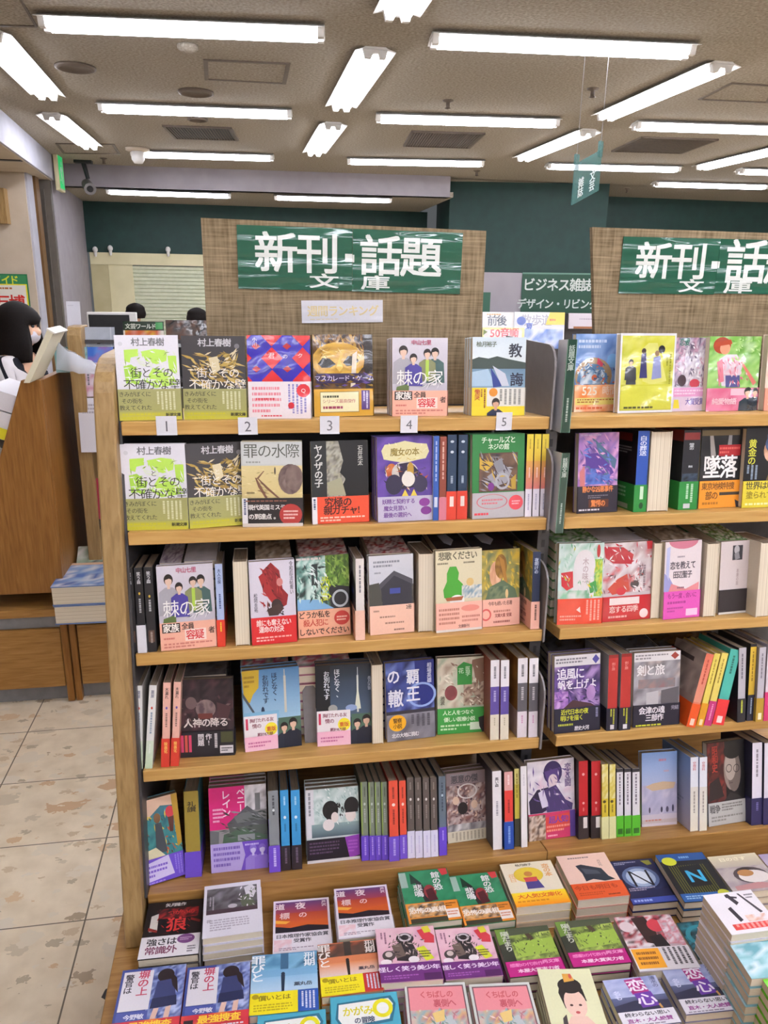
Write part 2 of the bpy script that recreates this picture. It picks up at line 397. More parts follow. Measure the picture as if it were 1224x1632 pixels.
# ---------------------------------------------------------------- books
BW, BH, BT = 0.105, 0.148, 0.015
D = {}            # cover designs
def design(key, base, art, spine=None, sart=(), obi=None, oh=33, oart=(), osp=None, osart=(), mat='print', back=None):
    D[key] = dict(base=base, art=art, spine=spine or base, sart=sart, obi=obi, oh=oh, oart=oart, osp=osp or obi, osart=osart, mat=mat, back=back or base)
_bm = {}
def book_meshes(key):
    if key in _bm: return _bm[key]
    d = D[key]; e = 0.0008
    mb = MB()
    mb.box((0, 0, 0), (BW, e, BH), col(d['base'])); mb.box((0, BT - e, 0), (BW, BT, BH), col(d['back'])); mb.box((BW - e, e, 0), (BW, BT - e, BH), col(d['spine']))
    mb.add([(BW + LAY, 0, 0), (BW + LAY, BT, 0), (BW + LAY, BT, BH), (BW + LAY, 0, BH)], [(0, 1, 2, 3)], col(d['spine']))
    draw(mb, d['art'], BW, BH, lambda x, z, l: (x, -l * LAY, z))
    draw(mb, d['sart'], BT, BH, lambda x, z, l: (BW + (l + 1) * LAY, x, z))
    out = [('cover', mb.mesh('cover', M[d['mat']]))]
    p = MB(); x0, x1, y0, y1, z0, z1 = 0.0012, BW - e, e, BT - e, 0.0012, BH - 0.0012
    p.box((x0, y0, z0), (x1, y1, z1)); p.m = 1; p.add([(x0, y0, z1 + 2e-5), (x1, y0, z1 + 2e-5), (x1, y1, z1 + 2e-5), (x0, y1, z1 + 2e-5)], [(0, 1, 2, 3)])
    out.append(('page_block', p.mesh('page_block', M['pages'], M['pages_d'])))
    if d['obi']:
        o = MB(); h = BH * d['oh'] / 100; g = 0.0016; q = 0.0002
        o.box((0, -g, 0.0002), (BW, -g + q, h), col(d['obi'])); o.box((BW + g - q, -g, 0.0002), (BW + g, BT + g * .4, h), col(d['osp'])); o.box((0, BT + g * .4 - q, 0.0002), (BW + g, BT + g * .4, h), col(d['obi']))
        o.box((0, -g, 0.0002), (0.0002, 0.0004, h), col(d['obi']))
        # band art is given in whole-cover coordinates too
        draw(o, d['oart'], BW, BH, lambda x, z, l: (x, -g - l * LAY, z))
        draw(o, d['osart'], BT, BH, lambda x, z, l: (BW + g + l * LAY, x, z))
        out.append(('belly_band', o.mesh('belly_band', M[d['mat']])))
    _bm[key] = out; return out
def put_book(key, mat4, size, label, group=None, name='paperback_book', cat='book'):
    root = empty(name); root.matrix_world = mat4 @ Matrix.Diagonal((size[0] / BW, size[2] / BT, size[1] / BH, 1))
    tag(root, label, cat, group)
    for nm, me in book_meshes(key): link(nm, me, root)
    return root

def basis(P1, P2, lean):
    """frame at P1: x along P1->P2, z up leaned back by lean degrees"""
    yaw = math.atan2(P2.y - P1.y, P2.x - P1.x)
    return Matrix.Rotation(yaw, 4, 'Z') @ Matrix.Rotation(R_(-lean), 4, 'X')
def hit(P1, Bm, px):
    d = ray(*px); n = (Bm @ Vector((0, 1, 0))); t = (P1 - CPOS).dot(n) / d.dot(n); q = CPOS + d * t - P1
    return q.dot(Bm @ Vector((1, 0, 0))), q.dot(Bm @ Vector((0, 0, 1)))
ORD = ['first', 'second', 'third', 'fourth', 'fifth', 'sixth', 'seventh', 'eighth', 'ninth', 'tenth', 'eleventh', 'twelfth']
DBG = []
# the shelves tip back a little, the lower ones more: height of the front edge, its distance, tilt in degrees
SHELF = {0: (1.289, 1.237, 5), 1: (1.113, 1.214, 6), 2: (0.9075, 1.192, 7), 3: (0.701, 1.165, 9), 4: (0.482, 1.122, 13)}
def onS(x, y, k):
    z, Y, tl = SHELF[k]; d = ray(x, y); tn = math.tan(R_(tl)); t = (z + Y * tn - 1.5) / (d.z + d.y * tn); return CPOS + d * t + Vector((0, 0, 0.0004))
def front(key, z, bl, br, ty, label, n=1, lean=None, t=0.015, nw=None, group=None, what=None, tx=None, turn=False):
    """a book standing with its cover to the aisle; n copies one behind another"""
    lift = 0.0012 * (z % 1 > 0); z = int(z); P1 = onS(*bl, z); P2 = onS(*br, z); W = (P2 - P1).length
    if not turn and abs(P2.y - P1.y) > 0.07 * W: P2 = Vector((P2.x, P1.y + math.copysign(0.07 * W, P2.y - P1.y), P2.z)); W = (P2 - P1).length
    Bm = basis(P1, P2, SHELF[z][2] + 1.0 if lean is None else lean)
    du, h = hit(P1, Bm, ((tx if tx is not None else bl[0] - 5), ty))
    DBG.append((key, round(W, 3), round(h, 3), round(P1.y, 3), round(P2.y, 3)))
    if nw: W = nw
    for k in range(n):
        lb = label
        if k: lb = '%s copy behind the %s' % (ORD[k], label) if n > 2 else 'copy standing behind the ' + label
        put_book(key, Matrix.Translation(P1) @ Bm @ Matrix.Translation((k * 0.0004 * (-1) ** k, k * (t + 0.0022) + 0.0002, 0)), (W, h, t), lb, group or (('copies of the ' + (what or label)) if n > 1 else None))
def spines(key, z, spans, ty, label, lean=None, depth=0.105, group=None, anchor='', topx=None, edge=False):
    """books standing with the spine (or the page edge) to the aisle; spans: (bl, br) per book"""
    n = len(spans)
    for k, (bl, br) in enumerate(spans):
        P1 = onS(*bl, z); P2 = onS(*br, z); Ym = min(P1.y, P2.y); P1 = onS(*bl, z); T = (atY(*br, P1.y).x - P1.x) * 0.94; P2 = P1 + Vector((0.1, 0, 0)); Bm = basis(P1, P2, SHELF[z][2])
        du, h = hit(P1, Bm, (topx[k] if topx else bl[0] - 5, ty[k] if isinstance(ty, (list, tuple)) else ty))
        DBG.append((key, 'T', round(T, 3), round(h, 3), round(P1.y, 3)))
        A = Bm
        if topx: A = Bm @ Matrix.Rotation(math.atan2(du, h), 4, 'Y'); h = math.hypot(du, h)
        if edge: Mx = Matrix.Translation(P1) @ A @ Matrix.Rotation(R_(90), 4, 'Z') @ Matrix.Translation((0, -T, 0))
        else: Mx = Matrix.Translation(P1) @ A @ Matrix.Rotation(R_(-90), 4, 'Z') @ Matrix.Translation((-depth, 0, 0))
        lb = label if n == 1 else '%s of the %s %s' % (ORD[k], ('two', 'three', 'four', 'five')[n - 2], label)
        if anchor: lb += (', counted from ' if n > 1 else ', beside ') + anchor
        put_book(key, Mx, (depth, h, T), lb, group or (label if n > 1 else None))
PLACED = []
def rect_pts(O, yw, W, h): 
    c, s_ = math.cos(yw), math.sin(yw); return [(O.x + c * x - s_ * y, O.y + s_ * x + c * y) for x, y in ((0, 0), (W, 0), (W, h), (0, h))]
def sep(A, B, m):
    for P_ in (A, B):
        for i in range(4):
            ex, ey = P_[i - 1][0] - P_[i][0], P_[i - 1][1] - P_[i][1]; l = math.hypot(ex, ey); nx, ny = -ey / l, ex / l
            a = [x * nx + y * ny for x, y in A]; b = [x * nx + y * ny for x, y in B]
            if max(a) - m <= min(b) or max(b) - m <= min(a): return True
    return False
def flat(key, zmin, tl, tr, label, bl=None, br=None, h=None, yaw=None, ymax=1.119, jit=0.0012, m=0.005):
    """copies lying flat in a stack on the table; the stack is just high enough to stand clear of what is already there"""
    zt = zmin; hpx = h
    while True:
        A = atZ(*tl, zt); B = atZ(*tr, zt); W = (B - A).length; yw = math.atan2(B.y - A.y, B.x - A.x) if yaw is None else R_(yaw)
        h = (atZ(*bl, zt) - A).length if bl else (hpx or W * 1.41)
        if bl and yaw is None:
            C = atZ(*bl, zt); yw = (yw + math.atan2(A.y - C.y, A.x - C.x) - math.pi / 2) / 2
        O = A + Vector((math.sin(yw) * h, -math.cos(yw) * h, 0)); Rc = rect_pts(O, yw, W, h)
        if (max(A.y, B.y) <= ymax and all(sep(Rc, q, m) for q in PLACED)) or zt > TBL + 0.17: break
        zt += 0.002
    PLACED.append(Rc); n = max(1, round((zt - TBL) / 0.0168)); pitch = (zt - TBL - 0.0004) / n; t = pitch - 0.0018
    DBG.append((key, 'F', 'n', n, round(W, 3), round(h, 3), round(math.degrees(yw), 1), tuple(round(q, 3) for q in A)))
    rr = random.Random(int(A.x * 1000))
    for k in range(n):
        j = Vector((rr.uniform(-jit, jit), rr.uniform(-jit, jit), 0)) if k else Vector((0, 0, 0))
        Mx = Matrix.Translation(O + j + Vector((0, 0, -k * pitch))) @ Matrix.Rotation(yw, 4, 'Z') @ Matrix.Rotation(R_(-90), 4, 'X')
        lb = label
        if k: lb = ('%s copy down under the %s' % (ORD[k], label)) if n > 2 else 'copy lying under the ' + label
        put_book(key, Mx, (W, h, t), lb, ('stack of ' + label) if n > 1 else None)
# ---------------------------------------------------------------- cover designs
def town(key, base, ttl, art, au):
    design(key, base, [('T', '村上春樹', 52, 8, 13, au)] + art + [('t', 'と', 50, 34, 10, ttl), ('t', '街とその', 56, 44, 17, ttl), ('t', '不確かな壁', 55, 58, 18, ttl)], spine=base,
           obi='a8a86a', oh=37, oart=[('g', 0, 64, 100, 26, 'a09e66', 'a4a262'), ('g', 0, 90, 100, 10, 'b0ad50', 'c8c23a'), ('t', 'きみがぼくに', 27, 69, 8.5, '34342a'), ('t', 'その街を', 22, 77, 8.5, '34342a'), ('t', '教えてくれた', 27, 85, 8.5, '34342a'),
                                             ('L', 60, 66, 32, 22, 5, 'd2d2a8'), ('l', 5, 91, 60, 8, 2, 'c4bf28'), ('T', '新潮文庫', 86, 94, 6, '2a2a22')])
town('town_white', 'e4e3ec', '35382c', [('p', [14, 17, 36, 16, 36, 24, 24, 26, 22, 32, 14, 30], 'b4dd55'), ('p', [40, 19, 62, 16, 82, 18, 80, 30, 64, 34, 48, 30], 'b7e05a'), ('p', [82, 24, 96, 24, 96, 44, 84, 44], 'b4dd55'),
     ('p', [12, 36, 24, 34, 40, 44, 34, 58, 14, 56], 'a9d84c'), ('p', [58, 38, 88, 46, 96, 58, 60, 62, 44, 54], 'b7e05a'), ('k', 12, 18, 82, 42, 46, 15, 3.2, 30, 50, 'e9ebe6 dfe6d4 eceef0', 3), ('k', 14, 20, 80, 40, 26, 12, 2.2, 20, 70, '9ccc44 b7e05a 8fae52', 4), ('e', 9, 10, 3.5, 2.5, 'd2d2da')], '6a6a70')
town('town_dark', '3d3a3c', 'eae6dc', [('k', 8, 20, 84, 40, 60, 24, 4.6, 35, 30, 'b09140 8d7433 c5ab62 a08240', 5), ('k', 40, 18, 50, 24, 26, 18, 4, -35, 40, 'b99c4e d8cba6 8f7636', 6), ('k', 14, 26, 74, 34, 30, 14, 3, 20, 60, '3d3a3c 54492f e0d6b4', 7), ('p', [42, 26, 56, 24, 60, 40, 48, 46], 'd8cba6'), ('e', 87, 12, 4, 3, '77757a')], 'c9c8cc')
design('quiz', '2b1fa0', [('n', 0, 0, 100, 56, '2b1fa0 3526b0 2418a0', 5, 4)] + [('p', [x, y - 13, x + 17, y, x, y + 13, x - 17, y], 'd5232b') for x in (-10, 39, 88) for y in (0, 27, 54)] + [('p', [x, y - 4, x + 7, y, x, y + 4, x - 7, y], 'b02030') for x in (14, 63) for y in (13, 40)]
       + [('t', '君', 38, 24, 10, 'f1dede'), ('t', 'の', 60, 25, 8, 'f1dede'), ('t', 'ク', 84, 24, 8, 'f1dede'), ('V', '小川', 12, 3, 7, 'd8d4f0')], spine='d9d6e8',
       obi='ece3e8', oh=45, oart=[('l', 6, 60, 46, 34, 5, 'e08a98'), ('l', 12, 74, 34, 4, 1, 'd02f3c'), ('L', 62, 58, 32, 36, 5, '8d88c0'), ('e', 88, 66, 11, 8, 'd93440'), ('t', 'Q', 88, 66, 9, 'f4e0e0'), ('e', 68, 84, 5, 4, 'd02f3c'), ('l', 20, 95, 60, 3, 1, 'd8485a')], mat='gloss')
design('mask', '3a2814', [('n', 0, 0, 100, 70, '2c1a0c 4b3015 6a4718 2a1a10', 9, 3), ('k', 0, 0, 100, 24, 60, 26, 5, 80, 50, '8a5f20 4a2c12 a8802c 241408', 8), ('m', 42, 32, 44, 23, 'a87c20 d8b04a c89a30 8a6418', 3), ('p', [4, 28, 20, 18, 44, 15, 70, 16, 88, 24, 84, 40, 66, 46, 52, 42, 42, 50, 34, 44, 12, 46], 'bf9232'), ('m', 44, 31, 34, 13, 'd8b24c b08428 e6c86c', 4), ('p', [8, 35, 16, 28, 28, 29, 38, 36, 28, 40, 14, 40], '15100e'), ('p', [50, 34, 58, 26, 70, 26, 77, 32, 68, 38, 56, 38], '15100e'), ('k', 6, 16, 80, 12, 24, 12, 1.6, 0, 60, 'ecd68c 8a6418', 9), ('p', [38, 40, 44, 28, 50, 40, 44, 45], 'ddba58'),
       ('p', [84, 0, 100, 0, 100, 66, 88, 66], '2b2320'), ('p', [66, 24, 74, 20, 70, 62, 62, 64], 'd9cdb8'), ('r', 5, 47, 92, 12, '33264c'), ('k', 2, 46, 96, 18, 30, 16, 4, 10, 30, '5a4488 2a1c34 8a6a20', 10), ('t', 'マスカレード・ゲーム', 52, 53, 10, 'd9cff0')], spine='6b4b22',
       obi='cf9e35', oh=34, oart=[('r', 10, 69, 66, 26, '8f7a40'), ('r', 11, 70, 64, 24, 'ece8be'), ('l', 15, 73, 40, 5, 1, '4a4a3c'), ('t', 'シリーズ最高傑作', 42, 81, 7, 'b04a5a'), ('l', 15, 86, 54, 6, 1, '96405a'), ('r', 80, 68, 14, 24, '5a4080'), ('L', 82, 69, 10, 22, 2, 'd9d0ea')], mat='gloss')
design('four', 'c9c3cc', [('g', 0, 0, 100, 70, 'cfcad4', 'bdb8c4'), ('h', 20, 17, 13, '2c221e', 'd9b9a4', 'a7a4ac'), ('h', 77, 19, 12, '231d1d', 'd9b9a4', '44615f'), ('h', 63, 20, 11, '2a2120', 'dab9a4', '84885f'), ('r', 60, 28, 6, 26, 'a9c84c'), ('h', 38, 26, 11, '241c1c', 'dcbca8', '4a3f96'), ('T', '中山七里', 52, 6, 9, 'b24a68'),
       ('p', [8, 62, 30, 58, 30, 70, 6, 70], '5c6f3c'), ('k', 40, 48, 56, 14, 16, 18, 1.6, -40, 30, 'e8e8e8 4c5c5c', 5), ('t', '棘の家', 50, 51, 28, 'f2f0ee')], spine='d6c8c2', sart=[('V', '棘の家', 50, 10, 62, '4a4050')],
       obi='eaae98', oh=33, oart=[('r', 4, 68, 32, 11, '241d1c'), ('T', '家族', 20, 73.5, 14, 'f6efe9'), ('T', '全員', 50, 72.5, 11, '3a2c2a'), ('r', 44, 76, 38, 14, 'f1d9d0'), ('T', '容疑', 62, 83, 16, 'd23a3f'), ('T', '者', 92, 79, 11, '4c3430'), ('l', 6, 84, 30, 4, 1, 'c86a60'), ('l', 6, 91, 86, 7, 2, 'c8796c')])
design('tent', 'd8e4ea', [('g', 0, 0, 100, 36, 'cfdde6', 'e4edf0'), ('p', [0, 28, 12, 25, 30, 27, 46, 24, 70, 28, 100, 32, 100, 44, 0, 44], '3c4a44'), ('g', 0, 40, 100, 30, '6d8ca6', '8aa6bd'), ('p', [0, 44, 30, 40, 44, 62, 0, 62], 'a9c4da'), ('p', [34, 38, 58, 62, 40, 64], '2c3f8c'), ('p', [38, 36, 62, 46, 70, 62, 56, 62], 'c8ccda'), ('T', '柚月裕子', 26, 9, 9.5, '5c6a58'), ('T', '教', 80, 17, 24, '2b2f3c'), ('T', '誨', 84, 54, 24, '2b3044')], spine='d8cfc2', sart=[('V', '教誨', 50, 12, 60, '55503e')],
       obi='e6e4dc', oh=36, oart=[('r', 0, 64, 28, 36, 'e8cf26'), ('r', 0, 88, 100, 12, 'ead42a'), ('V', '慟哭', 10, 66, 10, 'b0432c'), ('L', 15, 66, 12, 24, 2, '8a4a20'), ('e', 40, 70, 8, 5.5, 'd88a28'), ('L', 50, 66, 44, 20, 5, '8c8c86'), ('h', 45, 84, 12, '2e241f', 'd8a98e', '2c3350')])
design('rail', 'd6c9a4', [('r', 0, 0, 100, 28, 'c3c6c4'), ('r', 2, 2, 96, 24, 'c9cccb'), ('t', '罪の水際', 50, 11, 23, '55584f'), ('l', 8, 22, 44, 4, 1, '9a9c98'), ('g', 0, 28, 100, 38, 'dccb94', 'd0bd84'), ('k', 0, 30, 100, 36, 40, 12, 1.6, 0, 20, 'c8b478 e4d6a4 a89c68', 4), ('p', [22, 42, 24, 42, 32, 52, 42, 66, 38, 66, 27, 53], '7a5644'), ('p', [26, 43, 28, 43, 44, 54, 62, 66, 58, 66, 40, 55], '7a5644'), ('p', [24, 43, 36, 34, 38, 34, 27, 44], '8c6a54'), ('k', 26, 45, 18, 20, 9, 14, 1.4, 10, 6, '6c4a3a', 5), ('m', 80, 44, 20, 18, '5c4a48 7d6a64 6c5853 8c7a74', 2), ('m', 86, 42, 15, 15, '66544e 85716a 74605a', 6), ('e', 55, 34, 1.2, 4.5, '4a4644'), ('l', 8, 58, 16, 4, 1, '8c7c58')], spine='cbbf9c',
       obi='2d2828', oh=34, oart=[('r', 0, 66, 9, 30, 'e4e2e4'), ('L', 1, 67, 7, 26, 1, '5c6080'), ('T', '現代英国ミステリ', 45, 77, 8.8, 'ece8e4'), ('T', 'の到達点。', 34, 88, 9.5, 'ece8e4'), ('e', 80, 86, 19, 13, 'b03834'), ('l', 68, 80, 24, 12, 3, 'e8c4bc'), ('r', 0, 96, 100, 4, 'd8cfc6'), ('l', 6, 68, 80, 3, 1, '8c5c4c')])
design('yaku', '151416', [('r', 0, 0, 27, 70, '242726'), ('V', 'ヤクザの子', 13, 4, 14.5, 'd8d8d4'), ('n', 27, 0, 32, 68, '8d8a80 b3b0a2 6c6a60 a9a48e', 6, 5), ('p', [48, 0, 100, 0, 100, 66, 58, 66, 54, 54, 60, 46, 50, 38, 56, 24], '121113'), ('p', [27, 50, 52, 44, 60, 66, 30, 66], 'a3a084'), ('V', '石井光太', 86, 6, 8.5, 'c2c0ba')], spine='1c1b1d',
       obi='e2502f', oh=33, oart=[('r', 0, 67, 9, 33, 'e4e2e6'), ('L', 1, 69, 7, 28, 1, '4c5878'), ('T', '究極の', 46, 74, 16, '3a1712'), ('T', '親ガチャ!', 52, 84, 15, '3a1712'), ('l', 14, 91, 80, 7, 2, 'f3c9b4')])
design('witch', '5b3f92', [('n', 0, 0, 100, 70, '4c3484 6b4da6 5a3f92', 6, 2), ('p', [8, 16, 14, 9, 30, 8, 50, 5, 72, 8, 90, 9, 94, 18, 88, 26, 70, 28, 50, 31, 26, 28, 12, 26], 'ded6a4'), ('T', '魔女の本', 50, 18, 13, '8d7a34'), ('m', 26, 40, 10, 9, 'b4552c d07a40 8c3c24', 2), ('m', 50, 42, 24, 13, 'd9d2c8 b8b0a8 ece6de', 4), ('p', [36, 32, 60, 30, 80, 44, 88, 58, 44, 62], '2c2440'), ('k', 14, 34, 76, 28, 60, 12, 3, 30, 80, '2c2440 d9d2c8 b4552c 8c6c3c 57407c', 12), ('k', 10, 8, 80, 20, 24, 9, 1.6, 0, 80, 'c8b060 ece4bc', 3), ('e', 60, 40, 6, 10, 'b8913a'), ('e', 30, 56, 15, 12, '2f2a44'), ('e', 78, 56, 13, 10, '3a3450'), ('e', 56, 50, 12, 9, 'e6e0d8'), ('p', [44, 70, 50, 62, 56, 70], 'e0c84c'), ('p', [60, 70, 66, 62, 72, 70], 'e0c84c')], spine='5b3f92',
       obi='bdb6cc', oh=30, oart=[('T', '妖精と契約する', 38, 76, 8.5, '6b3a8c'), ('T', '魔女見習い', 32, 84, 8.5, '6b3a8c'), ('T', '最後の選択へ', 36, 92, 8.5, '6b3a8c'), ('e', 85, 78, 10, 5, '8a3f96'), ('e', 88, 88, 10, 5, '7a3488')])
design('inn', '2c7a3c', [('r', 0, 0, 100, 70, '2d7d3e'), ('T', 'チャールズと', 50, 7, 11, 'd8e4d0'), ('T', 'ネジの館', 50, 15, 10, 'd8e4d0'), ('r', 13, 22, 74, 46, '5a3f33'), ('n', 14, 23, 72, 44, '4a3830 7a5c48 3a3038', 6, 8), ('p', [14, 26, 40, 36, 26, 44, 14, 40], 'c9a642'), ('p', [28, 50, 60, 36, 76, 44, 66, 58, 44, 62], '9a98a0'), ('k', 14, 24, 70, 42, 50, 22, 3, 40, 40, 'a8a8b0 4a3838 86868e c9a642 3c3040', 11), ('o', 58, 56, 14, 10, 4, 'a9a8b0'), ('p', [40, 34, 56, 28, 62, 42, 48, 46], '86868e'), ('e', 36, 62, 6, 5, '7a3488'), ('p', [74, 54, 84, 48, 84, 66, 76, 66], 'b8963a')], spine='2c6a38',
       obi='b4b0b4', oh=31, oart=[('o', 38, 80, 30, 9, 2, 'd06a70'), ('l', 18, 76, 40, 8, 2, 'd87880'), ('e', 84, 82, 14, 9, 'e0505a'), ('l', 76, 79, 16, 6, 2, 'f0b4b8'), ('l', 4, 92, 66, 5, 1, 'e0404e')])
design('house', 'cfd0d8', [('g', 0, 0, 100, 44, 'd4d5dc', 'c4c6d0'), ('l', 10, 6, 60, 10, 2, '8a8c98'), ('l', 12, 20, 34, 4, 1, '8a8c98'), ('n', 0, 38, 100, 30, '3c3a3c 57534c 2d2c2e', 8, 4), ('k', 0, 40, 30, 28, 24, 9, 3, 60, 60, '3c3c34 5c5c50 2c2c28', 3), ('p', [18, 38, 56, 20, 98, 32, 98, 40, 56, 27, 26, 44], '4d4d55'), ('p', [26, 42, 56, 26, 96, 38, 96, 64, 30, 64], '33333d'), ('r', 46, 42, 24, 7, '3e4a94'), ('p', [0, 36, 22, 34, 30, 66, 0, 68], '4a4a44')], spine='ded8d4', sart=[('L', 30, 8, 40, 50, 1, '7c7c84')],
       obi='ecbfa9', oh=37, oart=[('l', 8, 68, 30, 4, 1, '9c7868'), ('l', 22, 76, 56, 4, 1, '9c7868'), ('l', 34, 84, 50, 4, 1, '9c7868'), ('T', '2冊', 88, 67, 8, '4a3a34'), ('l', 54, 93, 40, 4, 1, '8c6c60')])
design('bear', 'd9cfae', [('T', '悲歌ください', 48, 7, 14, '5b5644'), ('l', 4, 14, 40, 4, 1, '77705a'), ('l', 60, 14, 34, 4, 1, '77705a'), ('p', [24, 28, 30, 20, 44, 20, 50, 28, 48, 36, 58, 42, 62, 54, 52, 58, 18, 58, 16, 48, 24, 38], '4aa336'), ('n', 56, 44, 44, 16, 'd9d6c8 8fa8b8 e4e0d2 7d98aa', 8, 6), ('e', 46, 62, 16, 7, 'e9e7e2'), ('p', [20, 58, 60, 57, 56, 62, 24, 62], 'a5603c'), ('e', 74, 40, 8, 5, 'd8b878')], spine='d8cdb0',
       obi='ecb4a2', oh=36, oart=[('l', 6, 70, 44, 22, 4, 'b87868'), ('e', 74, 72, 20, 4, 'e08a7c'), ('l', 56, 80, 40, 10, 2, 'c07a6c'), ('T', '文庫新刊', 60, 94, 6, '6c4840'), ('r', 0, 97, 100, 3, 'e2d8d0')])
design('woman', 'a89a4c', [('n', 0, 0, 100, 66, 'c9a838 8d8a4a b5a050 6f7a52', 8, 9), ('k', 0, 0, 100, 60, 50, 16, 5, 50, 60, 'c9a838 8d8a4a d8bc50 6f7a52', 5), ('m', 36, 32, 16, 17, 'd8a684 c89070 e4b898', 2), ('m', 50, 22, 16, 16, '9a6f2e 7c5624 b8883c', 3), ('p', [44, 8, 58, 14, 72, 56, 66, 66, 56, 34], 'b07c34'), ('p', [8, 66, 20, 48, 56, 40, 88, 52, 96, 66], '5f7358'), ('n', 20, 48, 50, 18, '5c7058 7d8a68 48604c', 6, 12), ('e', 66, 58, 4, 6, 'e0c088')], spine='24304c', sart=[('V', '夜明けの', 50, 8, 50, 'b8c0d4')],
       obi='ecb4a2', oh=36, oart=[('T', '今年も続いた名著', 48, 70, 8, '7c5048'), ('o', 10, 84, 14, 8, 4, 'd8605c'), ('l', 30, 78, 60, 5, 1, 'b87868'), ('T', '文庫大賞 受賞', 56, 86, 7, '8a3c38'), ('l', 30, 92, 50, 5, 1, '9c5c54')], osart=[('L', 25, 68, 50, 26, 1, '5c3c38')])
design('redman', 'd4cfdc', [('V', '松岡圭祐', 12, 38, 8, '5b5866'), ('V', '令和忍法帖青い', 92, 2, 8, '6a6672'), ('p', [28, 12, 48, 2, 66, 12, 72, 34, 84, 42, 80, 54, 66, 58, 48, 50, 40, 36], '8c1f24'), ('p', [20, 18, 34, 12, 42, 26, 60, 48, 54, 56, 30, 36], 'a62a2c'), ('k', 26, 8, 44, 48, 46, 16, 3, 60, 40, '7c181c a62a2c 5c1418 b83a38', 4), ('k', 38, 52, 34, 14, 18, 10, 4, 20, 60, '2c2020 4c3834', 6), ('e', 58, 54, 12, 8, '3a2a28'), ('p', [36, 58, 62, 52, 74, 58, 60, 66, 40, 66], '44302c'), ('e', 66, 26, 7, 5, 'c8807c')], spine='d4cfdc',
       obi='d2272a', oh=33, oart=[('T', '誰にも奪えない', 50, 74, 11, 'f2dcd8'), ('T', '運命の対決', 44, 82, 11, 'f2dcd8'), ('l', 10, 90, 80, 7, 2, 'f0b0a8')])
design('jungle', '4a5a48', [('n', 0, 0, 60, 66, '8fc0b4 cfe4dc 5a8a80 2e3a38', 8, 15), ('n', 55, 0, 45, 40, '6f9a38 3f5c28 8cb04a', 7, 16), ('p', [60, 36, 100, 40, 100, 66, 64, 66], '2a2a30'), ('p', [0, 52, 40, 54, 70, 66, 0, 66], '7fb0d8'), ('r', 28, 10, 12, 26, '2b3436'), ('V', '光の樹', 54, 26, 14, 'd0dc2c'), ('k', 0, 6, 60, 50, 50, 14, 4, 60, 60, 'cfe4dc 2e3a38 5a8a80 e8f0f0', 7), ('k', 60, 2, 40, 36, 40, 12, 3, 70, 40, '8cb04a 3f5c28 a8c868', 8), ('k', 44, 30, 20, 28, 18, 12, 3, 70, 30, 'd0dc2c 2a2c24', 9), ('o', 82, 54, 16, 11, 4, 'b8c0c8'), ('l', 0, 1, 90, 5, 1, 'd8d0cc')], spine='3c4a34',
       obi='e6a98c', oh=34, oart=[('T', 'どうか私を', 32, 72, 12, '3c2a24'), ('T', '殺人犯に', 34, 82, 12, 'c04a3a'), ('T', 'しないでください', 50, 93, 12, '3c2a24'), ('e', 84, 78, 15, 9, 'c8403a'), ('l', 74, 75, 20, 7, 2, 'f0c4b0')])
design('darkcrowd', '231b20', [('n', 0, 0, 100, 66, '1b1519 3a2a30 201a1e 4c3038', 9, 21), ('k', 6, 20, 88, 40, 40, 10, 5, 40, 80, '4c3038 2a2026 6c5858 3a2a30', 5), ('m', 50, 38, 18, 12, '6a5a5c 8a7674 54444a', 2), ('r', 36, 44, 26, 7, '6c342f'), ('T', '人神の降る', 50, 56, 16, 'd8d0cc'), ('e', 24, 30, 10, 8, '6c5858'), ('p', [70, 30, 96, 36, 90, 52, 72, 50], '4a3034')], spine='1d181c',
       obi='24232b', oh=33, oart=[('r', 4, 71, 5, 22, 'c8456a'), ('r', 11, 71, 5, 22, 'c85a4a'), ('r', 18, 71, 5, 22, 'c8456a'), ('V', '問題', 40, 70, 11, 'e0dce0'), ('V', '作!', 54, 70, 11, 'e0dce0'), ('L', 62, 70, 10, 22, 1, 'c8c4c8'), ('r', 76, 68, 22, 14, '4a4c30'), ('r', 74, 86, 24, 10, 'd0cdd2'), ('l', 76, 88, 20, 6, 2, '33313a')])
_boys = [('r', 60, 62, 40, 38, '4c6a5a'), ('h', 70, 74, 11, '1e1a1a', 'd8b49c', '22293a'), ('h', 86, 70, 12, '1a1616', 'd8b49c', '1c2233'), ('r', 0, 56, 58, 44, 'ece6ea'), ('g', 0, 82, 58, 18, 'f0b4cc', 'f4c8d8'), ('T', '胸打たれる友', 31, 62, 7, '8a4a5c'), ('T', '情の', 22, 69, 8, '8a4a5c'), ('r', 3, 59, 4, 14, 'c83a5c'), ('e', 47, 74, 11, 8, 'f0e03a'), ('T', '重版', 47, 74, 8, 'c83a2c'), ('T', '累計8万部', 36, 80, 6, '7a2c4c'), ('l', 6, 88, 40, 8, 2, 'c8709c')]
design('tower_day', '5a8ab4', [('g', 0, 0, 100, 66, '4f83b4', '9cc0d8'), ('p', [0, 0, 30, 0, 28, 22, 18, 30, 12, 40, 2, 36], 'c8a82c'), ('l', 3, 6, 18, 16, 3, '9a7a1c'), ('r', 72, 10, 4, 46, 'c8c4b4'), ('r', 73, 2, 1.6, 10, 'c8c4b4'), ('V', 'ほどなく、', 56, 5, 10, '24344c'), ('V', 'お別れです', 40, 7, 10, '24344c'), ('p', [0, 26, 26, 60, 22, 60, 0, 32], '46505c'), ('e', 34, 52, 3, 6, '2c3c58'), ('g', 0, 52, 62, 12, '7cb0d0', '8cbcd8')] + _boys, spine='dcdce4')
